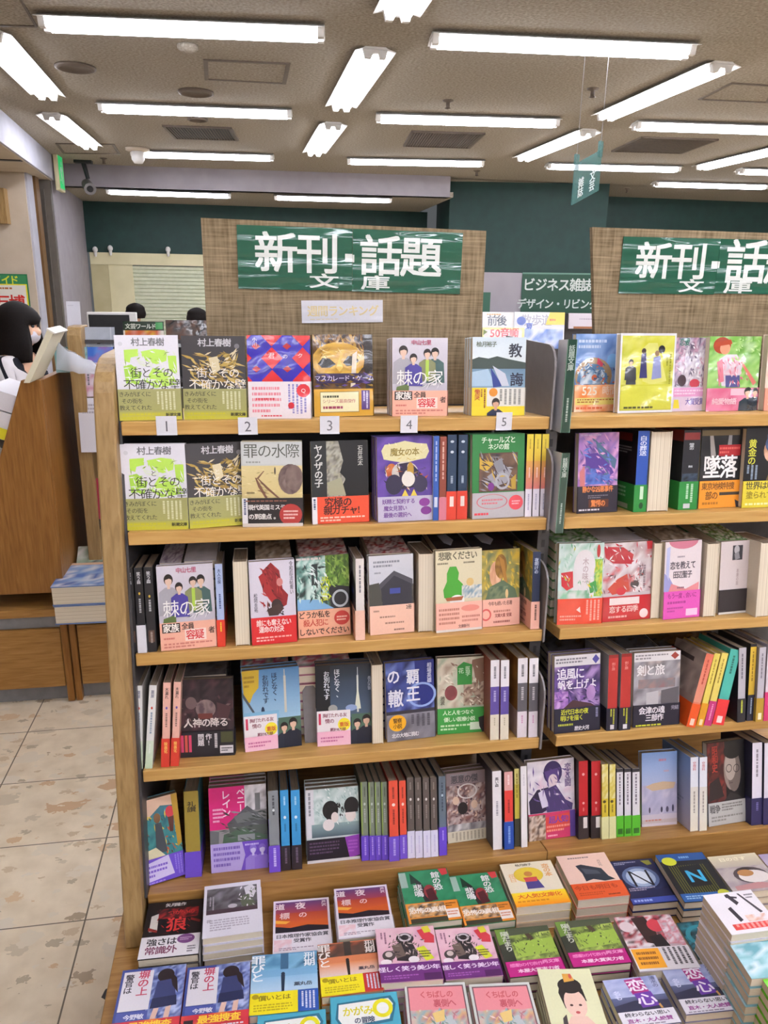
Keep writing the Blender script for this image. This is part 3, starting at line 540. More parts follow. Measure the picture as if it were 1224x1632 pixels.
design('tower_night', '2c3848', [('g', 0, 0, 100, 66, '1c2430', '4c6078'), ('r', 0, 0, 24, 70, '14181f'), ('r', 70, 14, 3, 46, 'd0d4cc'), ('p', [66, 56, 71.5, 26, 77, 56], 'd8dcc8'), ('r', 71, 4, 1.2, 12, 'c4ccd0'), ('V', 'ほどなく、', 36, 5, 10, 'd8dce4'), ('V', 'お別れです', 18, 7, 10, 'd8dce4'), ('V', '長月天音', 92, 16, 6, 'a8b0c0'), ('e', 60, 54, 10, 4, '8ca0c8'), ('e', 28, 54, 8, 5, '9c9c98')] + _boys, spine='2c3440')
design('haou', '24306c', [('n', 0, 0, 100, 66, '28306e 4656a0 1c2456 6a7cc0', 8, 31), ('p', [60, 0, 100, 0, 100, 50, 74, 60, 62, 40], '1d2a78'), ('o', 74, 44, 30, 16, 5, '8ca4d8'), ('T', '覇', 56, 20, 26, 'e4e4ec'), ('T', '王', 56, 42, 28, 'e4e4ec'), ('T', 'の', 16, 18, 26, 'dcdce8'), ('T', '轍', 20, 46, 30, 'dcdce8'), ('V', '相場英雄', 90, 4, 9, 'c8cce0'), ('r', 0, 62, 100, 10, '33303a')], spine='22285c',
       obi='77757f', oh=34, oart=[('n', 0, 66, 100, 34, '6c6a74 8c8a94 5c5a64', 6, 4), ('e', 22, 77, 18, 10.5, 'e8a81c'), ('T', '警察', 22, 74, 9, '5c3c10'), ('T', '小説', 22, 81, 9, '5c3c10'), ('T', '北の大地に挑む', 38, 93, 8, 'e8e6ea'), ('L', 48, 68, 44, 16, 4, '4a4852')])
design('flower', 'c8bfae', [('n', 0, 0, 100, 66, 'c8c4b0 a8b49c d8cfbc b09c88', 8, 33), ('n', 50, 34, 48, 30, '8a6a5c c4b09a 6c5048 b8a68e', 7, 34), ('p', [38, 12, 50, 6, 66, 10, 66, 36, 38, 36], '2f8a38'), ('V', '医学', 58, 12, 9, 'b8dcb4'), ('V', '花', 45, 14, 10, 'b8dcb4'), ('e', 26, 46, 12, 10, '7a3c40'), ('p', [66, 4, 100, 0, 100, 30, 74, 36], '8c6c58'), ('k', 4, 8, 92, 56, 60, 12, 3.5, 40, 60, 'd8cfbc b09c88 8a6a5c a8b49c e4dccc', 6), ('p', [38, 12, 50, 6, 66, 10, 66, 36, 38, 36], '2f8a38'), ('V', '医学', 58, 12, 9, 'b8dcb4'), ('V', '花', 45, 14, 10, 'b8dcb4'), ('m', 26, 46, 12, 10, '7a3c40 9c5054', 2), ('V', '池波', 10, 50, 8, '5c5248')], spine='b8b09c',
       obi='3c9a44', oh=34, oart=[('T', '人と人をつなぐ', 40, 72, 8.5, 'dcf0d4'), ('T', '優しい医療小説', 42, 81, 8.5, 'dcf0d4'), ('l', 6, 87, 70, 9, 2, 'c4e4bc'), ('r', 62, 86, 24, 10, 'd8e8d4'), ('p', [78, 80, 100, 76, 100, 96, 86, 100, 80, 92], '2c2a2c')])
design('orange_town', '3f7480', [('p', [0, 0, 100, 0, 100, 14, 60, 10, 20, 26, 0, 18], 'd8b49a'), ('p', [0, 10, 30, 6, 16, 18, 0, 24], 'd07a34'), ('n', 0, 22, 100, 48, '2f7a80 3f8a88 28606c', 6, 41), ('k', 0, 20, 100, 48, 60, 12, 4, 50, 60, '2f7a80 28606c d8b83c 4c4438 b0542c', 6), ('e', 50, 24, 8, 6, '7c5a3c'), ('p', [44, 30, 58, 30, 66, 66, 40, 66], '40464c'), ('e', 80, 20, 10, 7, 'c83c48'), ('p', [74, 26, 88, 26, 84, 44, 76, 44], '5a3028'), ('V', '礼讃', 16, 24, 14, 'd8b83c'), ('V', '令和', 92, 34, 9, 'd8c84c'), ('p', [0, 62, 40, 58, 60, 70, 0, 72], 'd8cfa8'), ('p', [86, 0, 100, 0, 100, 60, 90, 64], 'b08a2c')], spine='9a8434', sart=[('V', '礼讃', 50, 12, 60, '3c3420')],
       obi='6a4cc4', oh=30, oart=[('p', [2, 76, 66, 70, 76, 94, 6, 97], 'cfc4ea'), ('l', 8, 77, 54, 16, 3, '7a5cc8'), ('l', 4, 97, 80, 3, 1, 'a890e0'), ('L', 78, 72, 18, 24, 3, '9078d8')])
design('penny', '8c8a8a', [('r', 0, 0, 66, 50, 'cf2272'), ('n', 62, 0, 38, 30, 'c8c4c8 e0dce0 a8a4a8', 5, 3), ('V', 'ペニー・', 55, 3, 13, 'f4d8e6'), ('V', 'レイン', 30, 4, 15, 'f4d8e6'), ('l', 6, 24, 18, 18, 4, 'f0b4d0'), ('p', [30, 44, 66, 24, 100, 44, 100, 52, 34, 52], '55585c'), ('p', [42, 36, 66, 30, 92, 42, 48, 44], '6c6f70'), ('r', 34, 48, 66, 20, '545c56'), ('p', [24, 56, 60, 50, 100, 62, 100, 72, 20, 72], '4c6450'), ('r', 48, 58, 30, 7, '8a8e90'), ('k', 22, 30, 78, 40, 50, 16, 3, 10, 25, '6c6f70 4c524e 8a8e90 3c443f', 6), ('r', 80, 10, 9, 20, '77787a'), ('p', [0, 50, 16, 52, 14, 72, 0, 72], '66686a')], spine='8a8688',
       obi='b4a4dc', oh=34, oart=[('p', [55, 66, 100, 66, 100, 100, 52, 100, 60, 82], '6f4cc0'), ('l', 5, 69, 46, 26, 4, '7a62b8'), ('h', 74, 76, 10, '8c74d0', 'd0c4ec', '9880d4'), ('h', 90, 76, 10, '8468c8', 'd0c4ec', '8c70d0'), ('l', 60, 68, 36, 4, 1, 'c8b8ec')])
design('kids', 'c8d2d0', [('n', 0, 0, 100, 62, '9cb8b4 d8e4e0 b4c8c4 e0e8e6', 9, 51), ('r', 0, 0, 15, 66, 'dcdade'), ('L', 3, 4, 8, 50, 1, '8c8c94'), ('g', 10, 48, 90, 18, '8ca4a4', '4a5c68'), ('k', 14, 0, 86, 50, 60, 10, 3, 60, 30, 'd8e4e0 9cb8b4 eef2f0 b4c8c4', 6), ('e', 46, 30, 15, 13, '181617'), ('k', 32, 20, 62, 20, 30, 10, 3, 80, 40, '181617 242020', 7), ('p', [40, 36, 52, 34, 46, 46, 38, 44], '181617'), ('e', 42, 50, 11, 8, 'e4dcda'), ('e', 54, 40, 7, 7, 'e8dcd6'), ('e', 86, 26, 14, 12, '1c1919'), ('e', 84, 38, 10, 10, 'e8dcd6'), ('r', 74, 28, 24, 7, '1c1919')], spine='c8c4c4',
       obi='1b1320', oh=32, oart=[('l', 5, 71, 56, 18, 4, '5a4460'), ('p', [72, 68, 100, 66, 100, 94, 80, 97], '8a3aa4'), ('l', 78, 72, 18, 18, 4, 'a85cc0'), ('r', 0, 96, 100, 4, 'd0ccd0')])
design('crowd', '8c7a7c', [('T', '悪意の傑', 44, 10, 16, '4c484c'), ('n', 0, 18, 100, 60, '6c4a4c 9a7a70 c8b4ae 503a40 8a5c54', 11, 61), ('k', 0, 20, 100, 56, 90, 9, 5, 30, 90, '6c4a4c c8b4ae 503a40 d8b8a0 9a7a70', 6), ('o', 50, 28, 24, 11, 4, 'd4ccc8'), ('e', 38, 52, 12, 9, '201a1c'), ('e', 66, 48, 8, 6, 'd8b8a0'), ('e', 22, 40, 8, 6, 'd8b8a0'), ('n', 0, 74, 100, 12, 'b8b4b4 6c686c d8d4d4', 9, 62), ('r', 0, 84, 100, 16, 'ccc4ac'), ('L', 8, 86, 80, 12, 9, '9c9484'), ('l', 10, 2, 60, 3, 1, '8c888c')], spine='5c5054', sart=[('L', 20, 6, 60, 70, 1, 'a8a0a4')])
design('mpink', 'ded6da', [('n', 0, 0, 100, 66, 'e4dce0 c8c0cc ece6ea d8b8c8', 7, 71), ('p', [2, 50, 20, 36, 44, 34, 50, 60, 30, 66, 4, 66], '2c2440'), ('e', 54, 16, 20, 15, '3c2c5c'), ('p', [36, 14, 70, 10, 66, 26, 44, 30], '57407c'), ('e', 54, 26, 10, 8, 'dcc8cc'), ('p', [30, 38, 60, 32, 80, 52, 96, 58, 94, 66, 40, 66], '4a3c6c'), ('p', [22, 40, 34, 36, 44, 58, 30, 60], 'd0c8dc'), ('k', 4, 10, 88, 56, 40, 18, 3, 50, 50, '3c2c5c 57407c d8ccd8 6c5890', 6), ('V', '恋と闘', 86, 6, 14, '6c5480')], spine='d4ccd4',
       obi='c83864', oh=34, oart=[('n', 0, 68, 36, 32, '7c5c44 d4c0b0 4c3830', 6, 72), ('p', [36, 72, 94, 68, 94, 86, 36, 92], 'd0463c'), ('T', '超人気!', 64, 76, 13, '6a3c9c'), ('l', 38, 82, 52, 10, 2, 'e89080'), ('r', 88, 66, 12, 34, '5c4490'), ('l', 40, 94, 44, 4, 1, 'f0b4c0')])
design('sky', '8fa8cc', [('g', 0, 0, 100, 50, '7f9fd0', 'b0b8d4'), ('g', 0, 50, 100, 50, 'b4b4cc', 'ccc0c8'), ('n', 0, 44, 100, 40, 'b8b4cc a8a4c0 c8c0d0', 7, 81), ('p', [10, 46, 30, 42, 60, 40, 96, 42, 90, 50, 30, 52], 'c8ac8c'), ('l', 48, 8, 44, 6, 1, 'c8889c'), ('l', 62, 24, 26, 4, 1, 'c49ca8'), ('e', 22, 78, 2.5, 4, '3c3850'), ('e', 56, 78, 3, 4, '3c3850'), ('e', 72, 78, 4, 4, '4c4860'), ('e', 88, 77, 3, 5, '3c3850'), ('r', 0, 91, 100, 5, 'c0b0b0'), ('l', 10, 90, 80, 4, 1, 'c08070')], spine='d8dade')
design('portrait', '1a1818', [('p', [0, 0, 46, 0, 58, 72, 0, 72], '5c2824'), ('n', 0, 0, 44, 72, '7c2c26 3a1c1c 5a2420', 6, 91), ('r', 50, 0, 50, 76, '161415'), ('e', 66, 34, 22, 26, '8a7c74'), ('e', 72, 38, 18, 24, '6c5f59'), ('e', 62, 30, 15, 18, 'a89a90'), ('e', 68, 12, 24, 10, '1a1717'), ('o', 58, 33, 8, 5, 1.4, '2a2422'), ('o', 78, 34, 8, 5, 1.4, '2a2422'), ('l', 58, 50, 12, 2, 1, '4c3a36'), ('p', [40, 74, 60, 62, 80, 66, 100, 74], '2c2829'), ('p', [6, 48, 30, 42, 44, 66, 4, 70], '2c2222'), ('V', '昭和史', 20, 4, 15, 'a8382c')], spine='241f1f',
       obi='b4b2ae', oh=28, oart=[('T', '戦争', 18, 80, 14, '4a4848'), ('l', 36, 74, 56, 10, 3, '77746f'), ('l', 8, 88, 84, 8, 2, '8a8782')])
design('blue525', '6a8cc0', [('n', 0, 0, 100, 62, '6488c0 86a4d4 5a7cb4', 6, 101), ('l', 6, 6, 60, 14, 2, 'c4d4ec'), ('e', 80, 34, 12, 9, '7cb0e0'), ('e', 40, 54, 40, 24, 'a08868'), ('e', 38, 58, 33, 20, '54789c'), ('n', 12, 46, 52, 18, '5c88b0 d8e4ec 3c5c80', 7, 102), ('e', 42, 56, 6, 4, 'c06040'), ('k', 6, 38, 80, 26, 50, 10, 3, 0, 60, 'd8e4ec 54789c 3c5c80 c06040 a08868', 6), ('p', [48, 30, 60, 38, 58, 42, 46, 38], 'c04458')], spine='6a8cc0',
       obi='ea9a5c', oh=35, oart=[('n', 0, 65, 100, 35, 'f0a060 f8c8a0 e88848', 5, 103), ('T', '525', 32, 73, 20, 'f4ecd8'), ('T', '時間', 76, 73, 16, 'f4d8c0'), ('r', 2, 82, 92, 9, 'e8d878'), ('l', 6, 83, 80, 6, 2, 'a86838'), ('l', 4, 93, 90, 5, 1, 'e06a40')], mat='wrap')
design('lime', 'dfe0e4', [('r', 3, 3, 94, 94, 'c4c53c'), ('n', 4, 4, 92, 60, 'c8c83c d4d468 b4b83c', 6, 111), ('p', [38, 20, 50, 12, 66, 12, 86, 60, 60, 64, 42, 60], 'd8d878'), ('h', 20, 36, 7, '28282c', 'd8c0a0', '44484c'), ('p', [14, 44, 28, 42, 30, 64, 12, 64], '3c4044'), ('p', [38, 26, 46, 24, 50, 56, 36, 56], '3c3c6c'), ('e', 42, 22, 4, 3.5, '443430'), ('p', [60, 30, 72, 28, 76, 56, 58, 58], '8c94c0'), ('e', 66, 25, 4, 3.5, '8c6c4c'), ('e', 74, 20, 6, 5, '2c2c34'), ('r', 4, 66, 92, 30, 'ccce4c'), ('L', 82, 26, 12, 38, 2, '94962c'), ('l', 10, 91, 80, 5, 1, '55562c')], spine='d8d8dc', mat='wrap')
design('lilac', 'b0a8b4', [('n', 0, 0, 100, 66, 'a498ac d0c8d4 8a7c94 c498ac 5c5468', 10, 121), ('n', 30, 20, 50, 44, 'dcd8e0 b8b0c0 e8e4ea 9c90a8', 7, 122), ('k', 0, 4, 100, 62, 90, 14, 4, 60, 60, '8a7c94 d0c8d4 5c5468 e8e4ea c498ac', 6), ('e', 24, 58, 12, 8, '4c3c44'), ('e', 60, 62, 14, 6, 'c84858'), ('T', '恋愛', 26, 6, 14, '3c7464'), ('p', [84, 40, 100, 36, 100, 66, 88, 64], 'a84880')], spine='b8acb8',
       obi='d8c4d8', oh=33, oart=[('r', 0, 68, 100, 12, 'dc9cc8'), ('l', 4, 70, 84, 8, 2, 'f0d4e8'), ('T', '大賞受賞', 62, 87, 13, '6a5c9c'), ('p', [4, 84, 16, 84, 20, 96, 2, 96], 'e0d040')], mat='wrap')
design('boy', '84b85c', [('n', 0, 0, 100, 68, '7cb850 a8d480 68a444 b4d89c', 8, 131), ('e', 24, 12, 17, 11, 'a8442c'), ('e', 30, 16, 10, 8, 'dc9c7c'), ('p', [10, 8, 40, 4, 44, 10, 8, 14], 'b4482c'), ('p', [20, 30, 34, 24, 54, 24, 66, 40, 58, 66, 28, 66], 'dcd0dc'), ('p', [16, 34, 26, 30, 32, 60, 22, 62], 'd87c8c'), ('p', [56, 28, 66, 34, 96, 62, 90, 66], 'd87c70'), ('p', [34, 52, 62, 52, 64, 68, 36, 68], '54548c'), ('n', 30, 28, 28, 24, 'e4dce4 e0a0b4 d4ccd8', 5, 132), ('k', 18, 26, 60, 40, 40, 12, 3, 70, 40, 'd87c8c ece4ec c46a7c f0d0d8', 7), ('k', 44, 2, 56, 30, 30, 10, 4, 40, 60, 'a8d480 68a444 c8e8a4', 8)], spine='7ab050',
       obi='d86c8c', oh=31, oart=[('n', 0, 69, 100, 31, 'd4688c e08ca8 cc5c80', 5, 133), ('r', 46, 70, 28, 9, 'ecc0d0'), ('h', 80, 75, 12, '1c1a1c', 'e0b8a0', '2c3c48'), ('h', 94, 75, 10, '1c1a1c', 'e0b8a0', '24303c'), ('T', '純愛物語', 34, 87, 12, 'f4d0dc')], mat='wrap')
design('peach', 'e8d4c4', [('n', 0, 0, 100, 60, 'ecd8c8 e0b8a4 f0e4d8', 6, 141), ('V', '花の名', 18, 6, 14, '8c5c50')], spine='e0d0bc', obi='e09c84', oh=30, oart=[('l', 6, 74, 80, 20, 4, 'f4dcd0')])
design('purple_pink', '6a5490', [('n', 0, 0, 100, 66, 'a878b8 8a6cb0 d49cc4 5c4488', 7, 151), ('p', [16, 26, 60, 24, 90, 50, 64, 60, 22, 48], '54388c'), ('p', [40, 8, 96, 34, 92, 46, 50, 26], '4c6a84'), ('n', 20, 44, 60, 20, '3c4c98 5878c4 6c3c90', 6, 152), ('k', 6, 4, 92, 60, 70, 18, 4, 20, 40, '8a6cb0 54388c d49cc4 4c6a84 5878c4', 6), ('p', [4, 48, 16, 40, 18, 66, 6, 66], 'c87878'), ('l', 4, 1, 90, 3, 1, 'b8a4c8')], spine='c890b8',
       obi='2c2734', oh=34, oart=[('T', '静かな凶悪事件', 50, 70, 11, 'e88a4c'), ('l', 26, 77, 50, 5, 2, '77707c'), ('r', 28, 83, 50, 10, '5c3020'), ('T', '驚愕の', 52, 88, 12, 'e88a4c'), ('l', 4, 94, 76, 4, 1, 'd8d4dc')])
design('blue_spine', '1c1a20', [('n', 0, 0, 100, 66, '1c1a1e 2c2024 141418', 6, 161), ('r', 20, 4, 60, 10, '7c2420'), ('l', 30, 20, 50, 10, 3, '9c9ca0')], spine='2850a8', sart=[('V', '白の葬送', 50, 6, 60, 'd8e0f0')], obi='2a8a3c', oh=34, oart=[('l', 10, 70, 60, 20, 4, '9cccA0'), ('r', 10, 92, 70, 6, 'a8b8a8')], osart=[('r', 40, 68, 30, 16, 'c8e4c8'), ('e', 55, 92, 18, 4, '1c4c28')])
design('black_thick', '1a1a1e', [('r', 0, 0, 100, 14, '7c2824')], spine='1c1c22', sart=[('r', 4, 3, 92, 9, '8c2c28'), ('V', '暗黒の', 50, 16, 28, 'c8ccd0'), ('V', '館', 50, 44, 26, 'c8ccd0'), ('n', 4, 54, 92, 12, '2c3850 3c4c60 1c2430', 4, 3)], obi='2a8a3c', oh=36, oart=[('l', 10, 70, 60, 20, 4, '9cccA0')], osart=[('L', 25, 67, 55, 24, 2, 'b8dcbc'), ('r', 20, 92, 40, 6, 'c8ccd0')])
design('fall', '141315', [('n', 0, 0, 100, 70, '141315 242226 0f0e10', 6, 171), ('p', [18, 2, 26, 4, 36, 34, 24, 36], '9c9490'), ('p', [64, 8, 72, 8, 72, 34, 60, 34], '8c8a8c'), ('r', 0, 1, 90, 7, '6c5c3c'), ('r', 42, 20, 52, 14, 'a81c24'), ('l', 44, 22, 48, 10, 2, 'd86058'), ('T', '墜落', 48, 48, 40, 'f4f2f2')], spine='1a191b',
       obi='e8962c', oh=35, oart=[('T', '東京地検特捜', 44, 72, 13, '6c4418'), ('T', '部の', 30, 84, 15, '6c4418'), ('r', 48, 80, 48, 4, '3c342c'), ('l', 8, 91, 76, 6, 1, 'b07020'), ('p', [86, 90, 100, 94, 100, 100, 90, 100], '2c2a38')])
design('lady', '121013', [('V', '黄金の', 14, 14, 15, 'c4c43c'), ('p', [40, 8, 70, 10, 78, 30, 84, 50, 70, 46, 46, 40], '2c3c5c'), ('m', 52, 28, 16, 15, 'c49478 a87858 d8ac90', 2), ('m', 58, 20, 20, 12, '34486c 4c6490 24344c', 3), ('p', [44, 66, 56, 42, 90, 46, 96, 66], '6c5838'), ('L', 4, 46, 24, 18, 3, '8c9cb0')], spine='1c1a1c',
       obi='d8c838', oh=34, oart=[('T', '世界は嘘で', 40, 72, 14, '4c4830'), ('T', '塗られている', 46, 84, 13, '8c7c20'), ('l', 6, 93, 80, 5, 1, 'f4ecb0')])
design('tulip', 'd0dcd8', [('n', 0, 0, 100, 70, 'b8d8d4 d8e8e4 a0c8b8 e4eceA', 8, 181), ('n', 80, 20, 18, 46, 'd8c83c 6cb048 c8dc6c', 4, 182), ('e', 58, 28, 24, 20, 'e4dfe2'), ('r', 34, 24, 46, 42, 'e2dde0'), ('V', '木の味', 62, 20, 14, 'b8a4a8'), ('p', [6, 36, 32, 34, 34, 54, 20, 58, 8, 52], 'c82c38'), ('e', 88, 10, 4, 8, 'b82c34'), ('p', [68, 50, 84, 46, 88, 60, 72, 62], '3c9848'), ('k', 0, 2, 100, 64, 60, 12, 3, 70, 50, '8cc0a0 e8f0ee 6ca884 d8c83c a0c8b8', 6), ('e', 58, 28, 22, 19, 'e4dfe2'), ('V', '木の味', 60, 18, 13, 'b8a4a8'), ('n', 0, 58, 70, 10, '8cc0a0 d8e0dc 6ca884', 7, 183)], spine='c8d8d0',
       obi='e24a34', oh=32, oart=[('L', 62, 70, 34, 26, 4, 'f0a494'), ('l', 6, 88, 48, 8, 2, 'f0a494'), ('p', [42, 82, 50, 78, 52, 86], 'f4dcd4')], mat='wrap')
design('redwrap', 'c8bcc0', [('n', 0, 0, 100, 64, 'd0c4c8 e4dce0 b8a0a4 c45c60', 8, 191), ('p', [0, 4, 40, 6, 62, 16, 58, 28, 20, 26, 4, 18], 'b83440'), ('p', [10, 58, 30, 46, 50, 40, 56, 62, 20, 66], 'c44438'), ('e', 80, 40, 6, 4, '3c3438'), ('e', 66, 54, 9, 5, '4c4448'), ('k', 0, 2, 100, 62, 70, 12, 3, 30, 80, 'e4dce0 c45c60 b83440 5c4448 f0e8ec', 6), ('L', 72, 30, 18, 30, 2, '8c7c84'), ('e', 38, 62, 10, 5, 'c8303c'), ('p', [88, 0, 100, 0, 100, 10, 90, 10], 'c02c38')], spine='b8303c',
       obi='c0272f', oh=32, oart=[('r', 14, 70, 62, 9, 'ecdcdc'), ('T', '恋する四季', 44, 85, 12, 'ecc8c4'), ('l', 12, 92, 60, 5, 1, 'e4a8a4'), ('e', 86, 92, 9, 6, 'f0dcdc')], mat='wrap')
design('pinkband', 'e4d8dc', [('e', 50, 0, 40, 10, 'c8788c'), ('p', [0, 40, 14, 46, 26, 56, 10, 66, 0, 66], '9c9cd0'), ('p', [20, 54, 60, 62, 96, 54, 96, 68, 10, 68], 'd8888c'), ('l', 34, 18, 36, 4, 1, '9c909c'), ('T', '恋を教えて', 50, 31, 14, '4c4450'), ('T', '田辺聖子', 50, 43, 13, '4c4450'), ('l', 36, 58, 44, 4, 1, '8c6470'), ('p', [4, 8, 14, 6, 12, 50, 4, 40], 'b8bce0')], spine='dcd0d8',
       obi='dc58b4', oh=36, oart=[('T', 'もう一度、会いに', 50, 70, 10, 'a02c7c'), ('l', 10, 76, 70, 6, 1, 'b04090'), ('l', 10, 84, 44, 8, 2, 'b04090'), ('r', 62, 88, 32, 9, 'ecc4e0')])
design('blackband', 'd4c8c8', [('r', 40, 6, 34, 20, '3c3a40'), ('e', 54, 12, 9, 6, 'b8b4b8'), ('p', [46, 18, 60, 14, 66, 24, 50, 26], '8c8a90'), ('V', '本屋の話', 60, 38, 8, 'b09c9c')], spine='9ca4bc', obi='332d2f', oh=34, oart=[('r', 0, 97, 100, 3, 'd8d4d0')])
design('sail', '4a3a70', [('r', 0, 0, 100, 14, 'd4d0d4'), ('l', 3, 3, 70, 8, 2, '77747c'), ('p', [90, 1, 98, 7, 90, 13, 82, 7], '4c4898'), ('n', 0, 14, 100, 54, '3c2c64 6c5098 2c2050 a888c0', 7, 201), ('T', '追風に', 36, 24, 20, 'e8e4ec'), ('T', '帆を上げよ', 50, 38, 17, 'e8e4ec'), ('n', 0, 46, 30, 22, 'a878c0 8c60a8 c8a0d4', 5, 202), ('k', 4, 44, 92, 22, 30, 18, 4, 20, 50, 'a888c0 4c3468 2c2050 7c58a0', 6), ('m', 80, 50, 10, 10, '9c74b0 b894c8', 3), ('p', [20, 68, 40, 58, 80, 64, 90, 68], '4c3038')], spine='8c8a90',
       obi='1d1d33', oh=32, oart=[('T', '近代日本の夜', 44, 73, 10, 'c8cc34'), ('T', '明けを描く', 38, 81, 10, 'c8cc34'), ('l', 8, 87, 50, 5, 1, 'a8ac3c'), ('T', '歴史大河', 60, 95, 8, 'e0dce4'), ('L', 88, 70, 10, 20, 1, '8c8cac')])
design('sword', '9c989c', [('r', 0, 0, 100, 12, 'd8d4d6'), ('l', 3, 2, 70, 8, 2, '8c888c'), ('p', [88, 1, 97, 6, 88, 11, 79, 6], '9c3c34'), ('n', 0, 12, 100, 58, '8c888e a8a4aa 6c686e b8a8a4', 7, 211), ('T', '剣と旅', 36, 24, 20, 'e4e0e2'), ('n', 10, 36, 80, 12, '9c7c78 7c787c 8c686c', 8, 212), ('p', [28, 54, 54, 52, 54, 70, 28, 70], 'b8b4b8'), ('p', [60, 52, 98, 48, 98, 70, 60, 70], '5c585e')], spine='b4302c',
       obi='1f1d30', oh=30, oart=[('T', '会津の魂', 40, 78, 14, 'e4e0e8'), ('T', '三部作', 46, 88, 13, 'e4e0e8'), ('l', 6, 96, 80, 4, 1, 'c8cc34'), ('T', '完結', 90, 76, 8, '9c98a8')])
# books known mostly by their spines
def spn(key, base, sart, front=None, obi=None, oh=33, osp=None, osart=(), mat='print', art=()):
    design(key, front or base, list(art), spine=base, sart=sart, obi=obi, oh=oh, osp=osp, osart=osart, mat=mat)
spn('s_blue', '3058a8', [('L', 25, 6, 50, 74, 1, 'a8bce0'), ('r', 20, 72, 60, 12, 'd0d8e8')], 'c8ccd4')
spn('s_brown', '8c4434', [('L', 25, 6, 50, 70, 1, 'd0a898'), ('r', 20, 72, 60, 12, 'e8d8d0')], 'b08c7c', obi='c87484', oh=28)
spn('s_navy', '243a54', [('e', 50, 8, 20, 1.5, 'c0ccd8'), ('e', 50, 20, 18, 1.6, 'd0d8e0'), ('L', 25, 48, 50, 16, 1, 'a8b8c8')], '2c4058', obi='d8402c', oh=34, osart=[('r', 28, 72, 44, 12, 'ecd8d0')])
spn('s_yellow', 'd8c43c', [('g', 0, 0, 100, 32, 'dcc83c', 'd8b43c'), ('g', 0, 32, 100, 34, 'd8a04c', 'd87c78'), ('r', 0, 66, 100, 34, 'e4e0ec'), ('L', 30, 6, 40, 24, 1, 'a8902c'), ('L', 30, 40, 40, 22, 1, 'f0d0c8'), ('L', 30, 72, 40, 22, 1, 'a8a4c0')], '2c2838')
spn('s_black', '201f23', [('V', '笑う森', 50, 5, 46, 'c8c8cc'), ('e', 50, 34, 12, 1.6, 'c8a838'), ('L', 25, 38, 50, 26, 1, 'a8a8ac'), ('r', 15, 74, 70, 14, '5c4438'), ('L', 25, 76, 50, 20, 1, 'a09088')], '242226')
spn('s_black_w', '201f23', [('V', '笑う森', 50, 5, 46, 'c8c8cc'), ('e', 50, 30, 12, 1.6, 'c8a838'), ('L', 25, 36, 50, 26, 1, 'a8a8ac')], '242226', obi='d8d8e0', oh=33)
spn('s_bluered', 'a8b8dc', [('V', '大人の探', 50, 6, 44, '34406c'), ('L', 25, 36, 50, 28, 1, '4c5c90')], '8c8488', obi='d83c28', oh=33, osart=[('L', 30, 70, 40, 26, 1, 'f0d440')])
spn('s_whitegreen', 'e0dfdc', [('V', '薬屋', 50, 6, 44, '77788c'), ('e', 50, 27, 14, 1.6, 'd04c3c'), ('L', 25, 32, 50, 34, 1, '8c9cb0'), ('g', 0, 66, 100, 34, 'd0dcc8', 'c8dcbc'), ('L', 30, 70, 40, 26, 1, 'e4ece0')], 'd4d0cc')
spn('s_peachred', 'e4b0a0', [('V', '木漏れ', 50, 6, 44, '4c3c3c'), ('e', 50, 30, 14, 1.6, '6c5cb0'), ('L', 25, 36, 50, 26, 1, '8c6c64')], 'd0a898', obi='cf3a2a', oh=34, osart=[('V', '映画化', 50, 70, 44, 'f0c060')])
spn('s_purplewhite', 'e2dfe4', [('L', 25, 8, 50, 20, 1, '77747c'), ('r', 0, 33, 100, 35, '5a4a94'), ('L', 25, 38, 50, 26, 1, 'a8a0cc'), ('r', 0, 68, 100, 32, 'd8d0bc'), ('L', 35, 72, 30, 24, 1, 'b0a890')], '8c4c40')
spn('s_greywhite', 'e0dce0', [('L', 25, 8, 50, 20, 1, '66646c'), ('r', 0, 31, 100, 36, '5e5c62'), ('L', 25, 36, 50, 26, 1, 'b8b4b8'), ('r', 0, 67, 100, 33, 'ddd4dc'), ('L', 35, 72, 30, 24, 1, 'c88cb4')], '9a7434', art=[('n', 0, 0, 100, 66, '9a7434 7c5c2c b48c44', 6, 3), ('r', 0, 66, 100, 34, 'b8b0a8')])
spn('s_slate', '84888c', [('L', 30, 6, 40, 50, 1, '4c5054'), ('e', 50, 24, 12, 1.6, 'd8dcdc')], '77777c', obi='6a48c0', oh=33, osart=[('L', 25, 70, 50, 26, 1, 'c8b8ec')])
spn('s_cyan', '3a94cc', [('L', 30, 8, 40, 16, 1, 'a8d4ec'), ('e', 50, 34, 16, 2, 'dcecf4'), ('L', 30, 42, 40, 18, 1, '246894')], '3a7cb0', obi='2a2028', oh=31, osp='2a2028', osart=[('L', 25, 72, 50, 24, 1, '6c5c70')])
spn('s_greygreen', '77806f', [('r', 0, 0, 20, 66, '8aa04c'), ('L', 40, 6, 40, 22, 1, '50564c'), ('e', 55, 28, 16, 1.8, 'b8c0b8'), ('L', 35, 34, 40, 28, 1, 'a8aca8')], '6c7468', obi='6444bc', oh=32, osart=[('L', 25, 70, 50, 26, 1, 'a890dc')])
spn('s_redorange', 'de5038', [('L', 28, 8, 44, 16, 1, '7c2c24'), ('e', 50, 30, 18, 2, 'f4d8cc'), ('L', 28, 36, 44, 26, 1, '8c3028')], 'b8483c', obi='6c4cc0', oh=31, osart=[('L', 25, 72, 50, 26, 1, 'b8a4e8')])
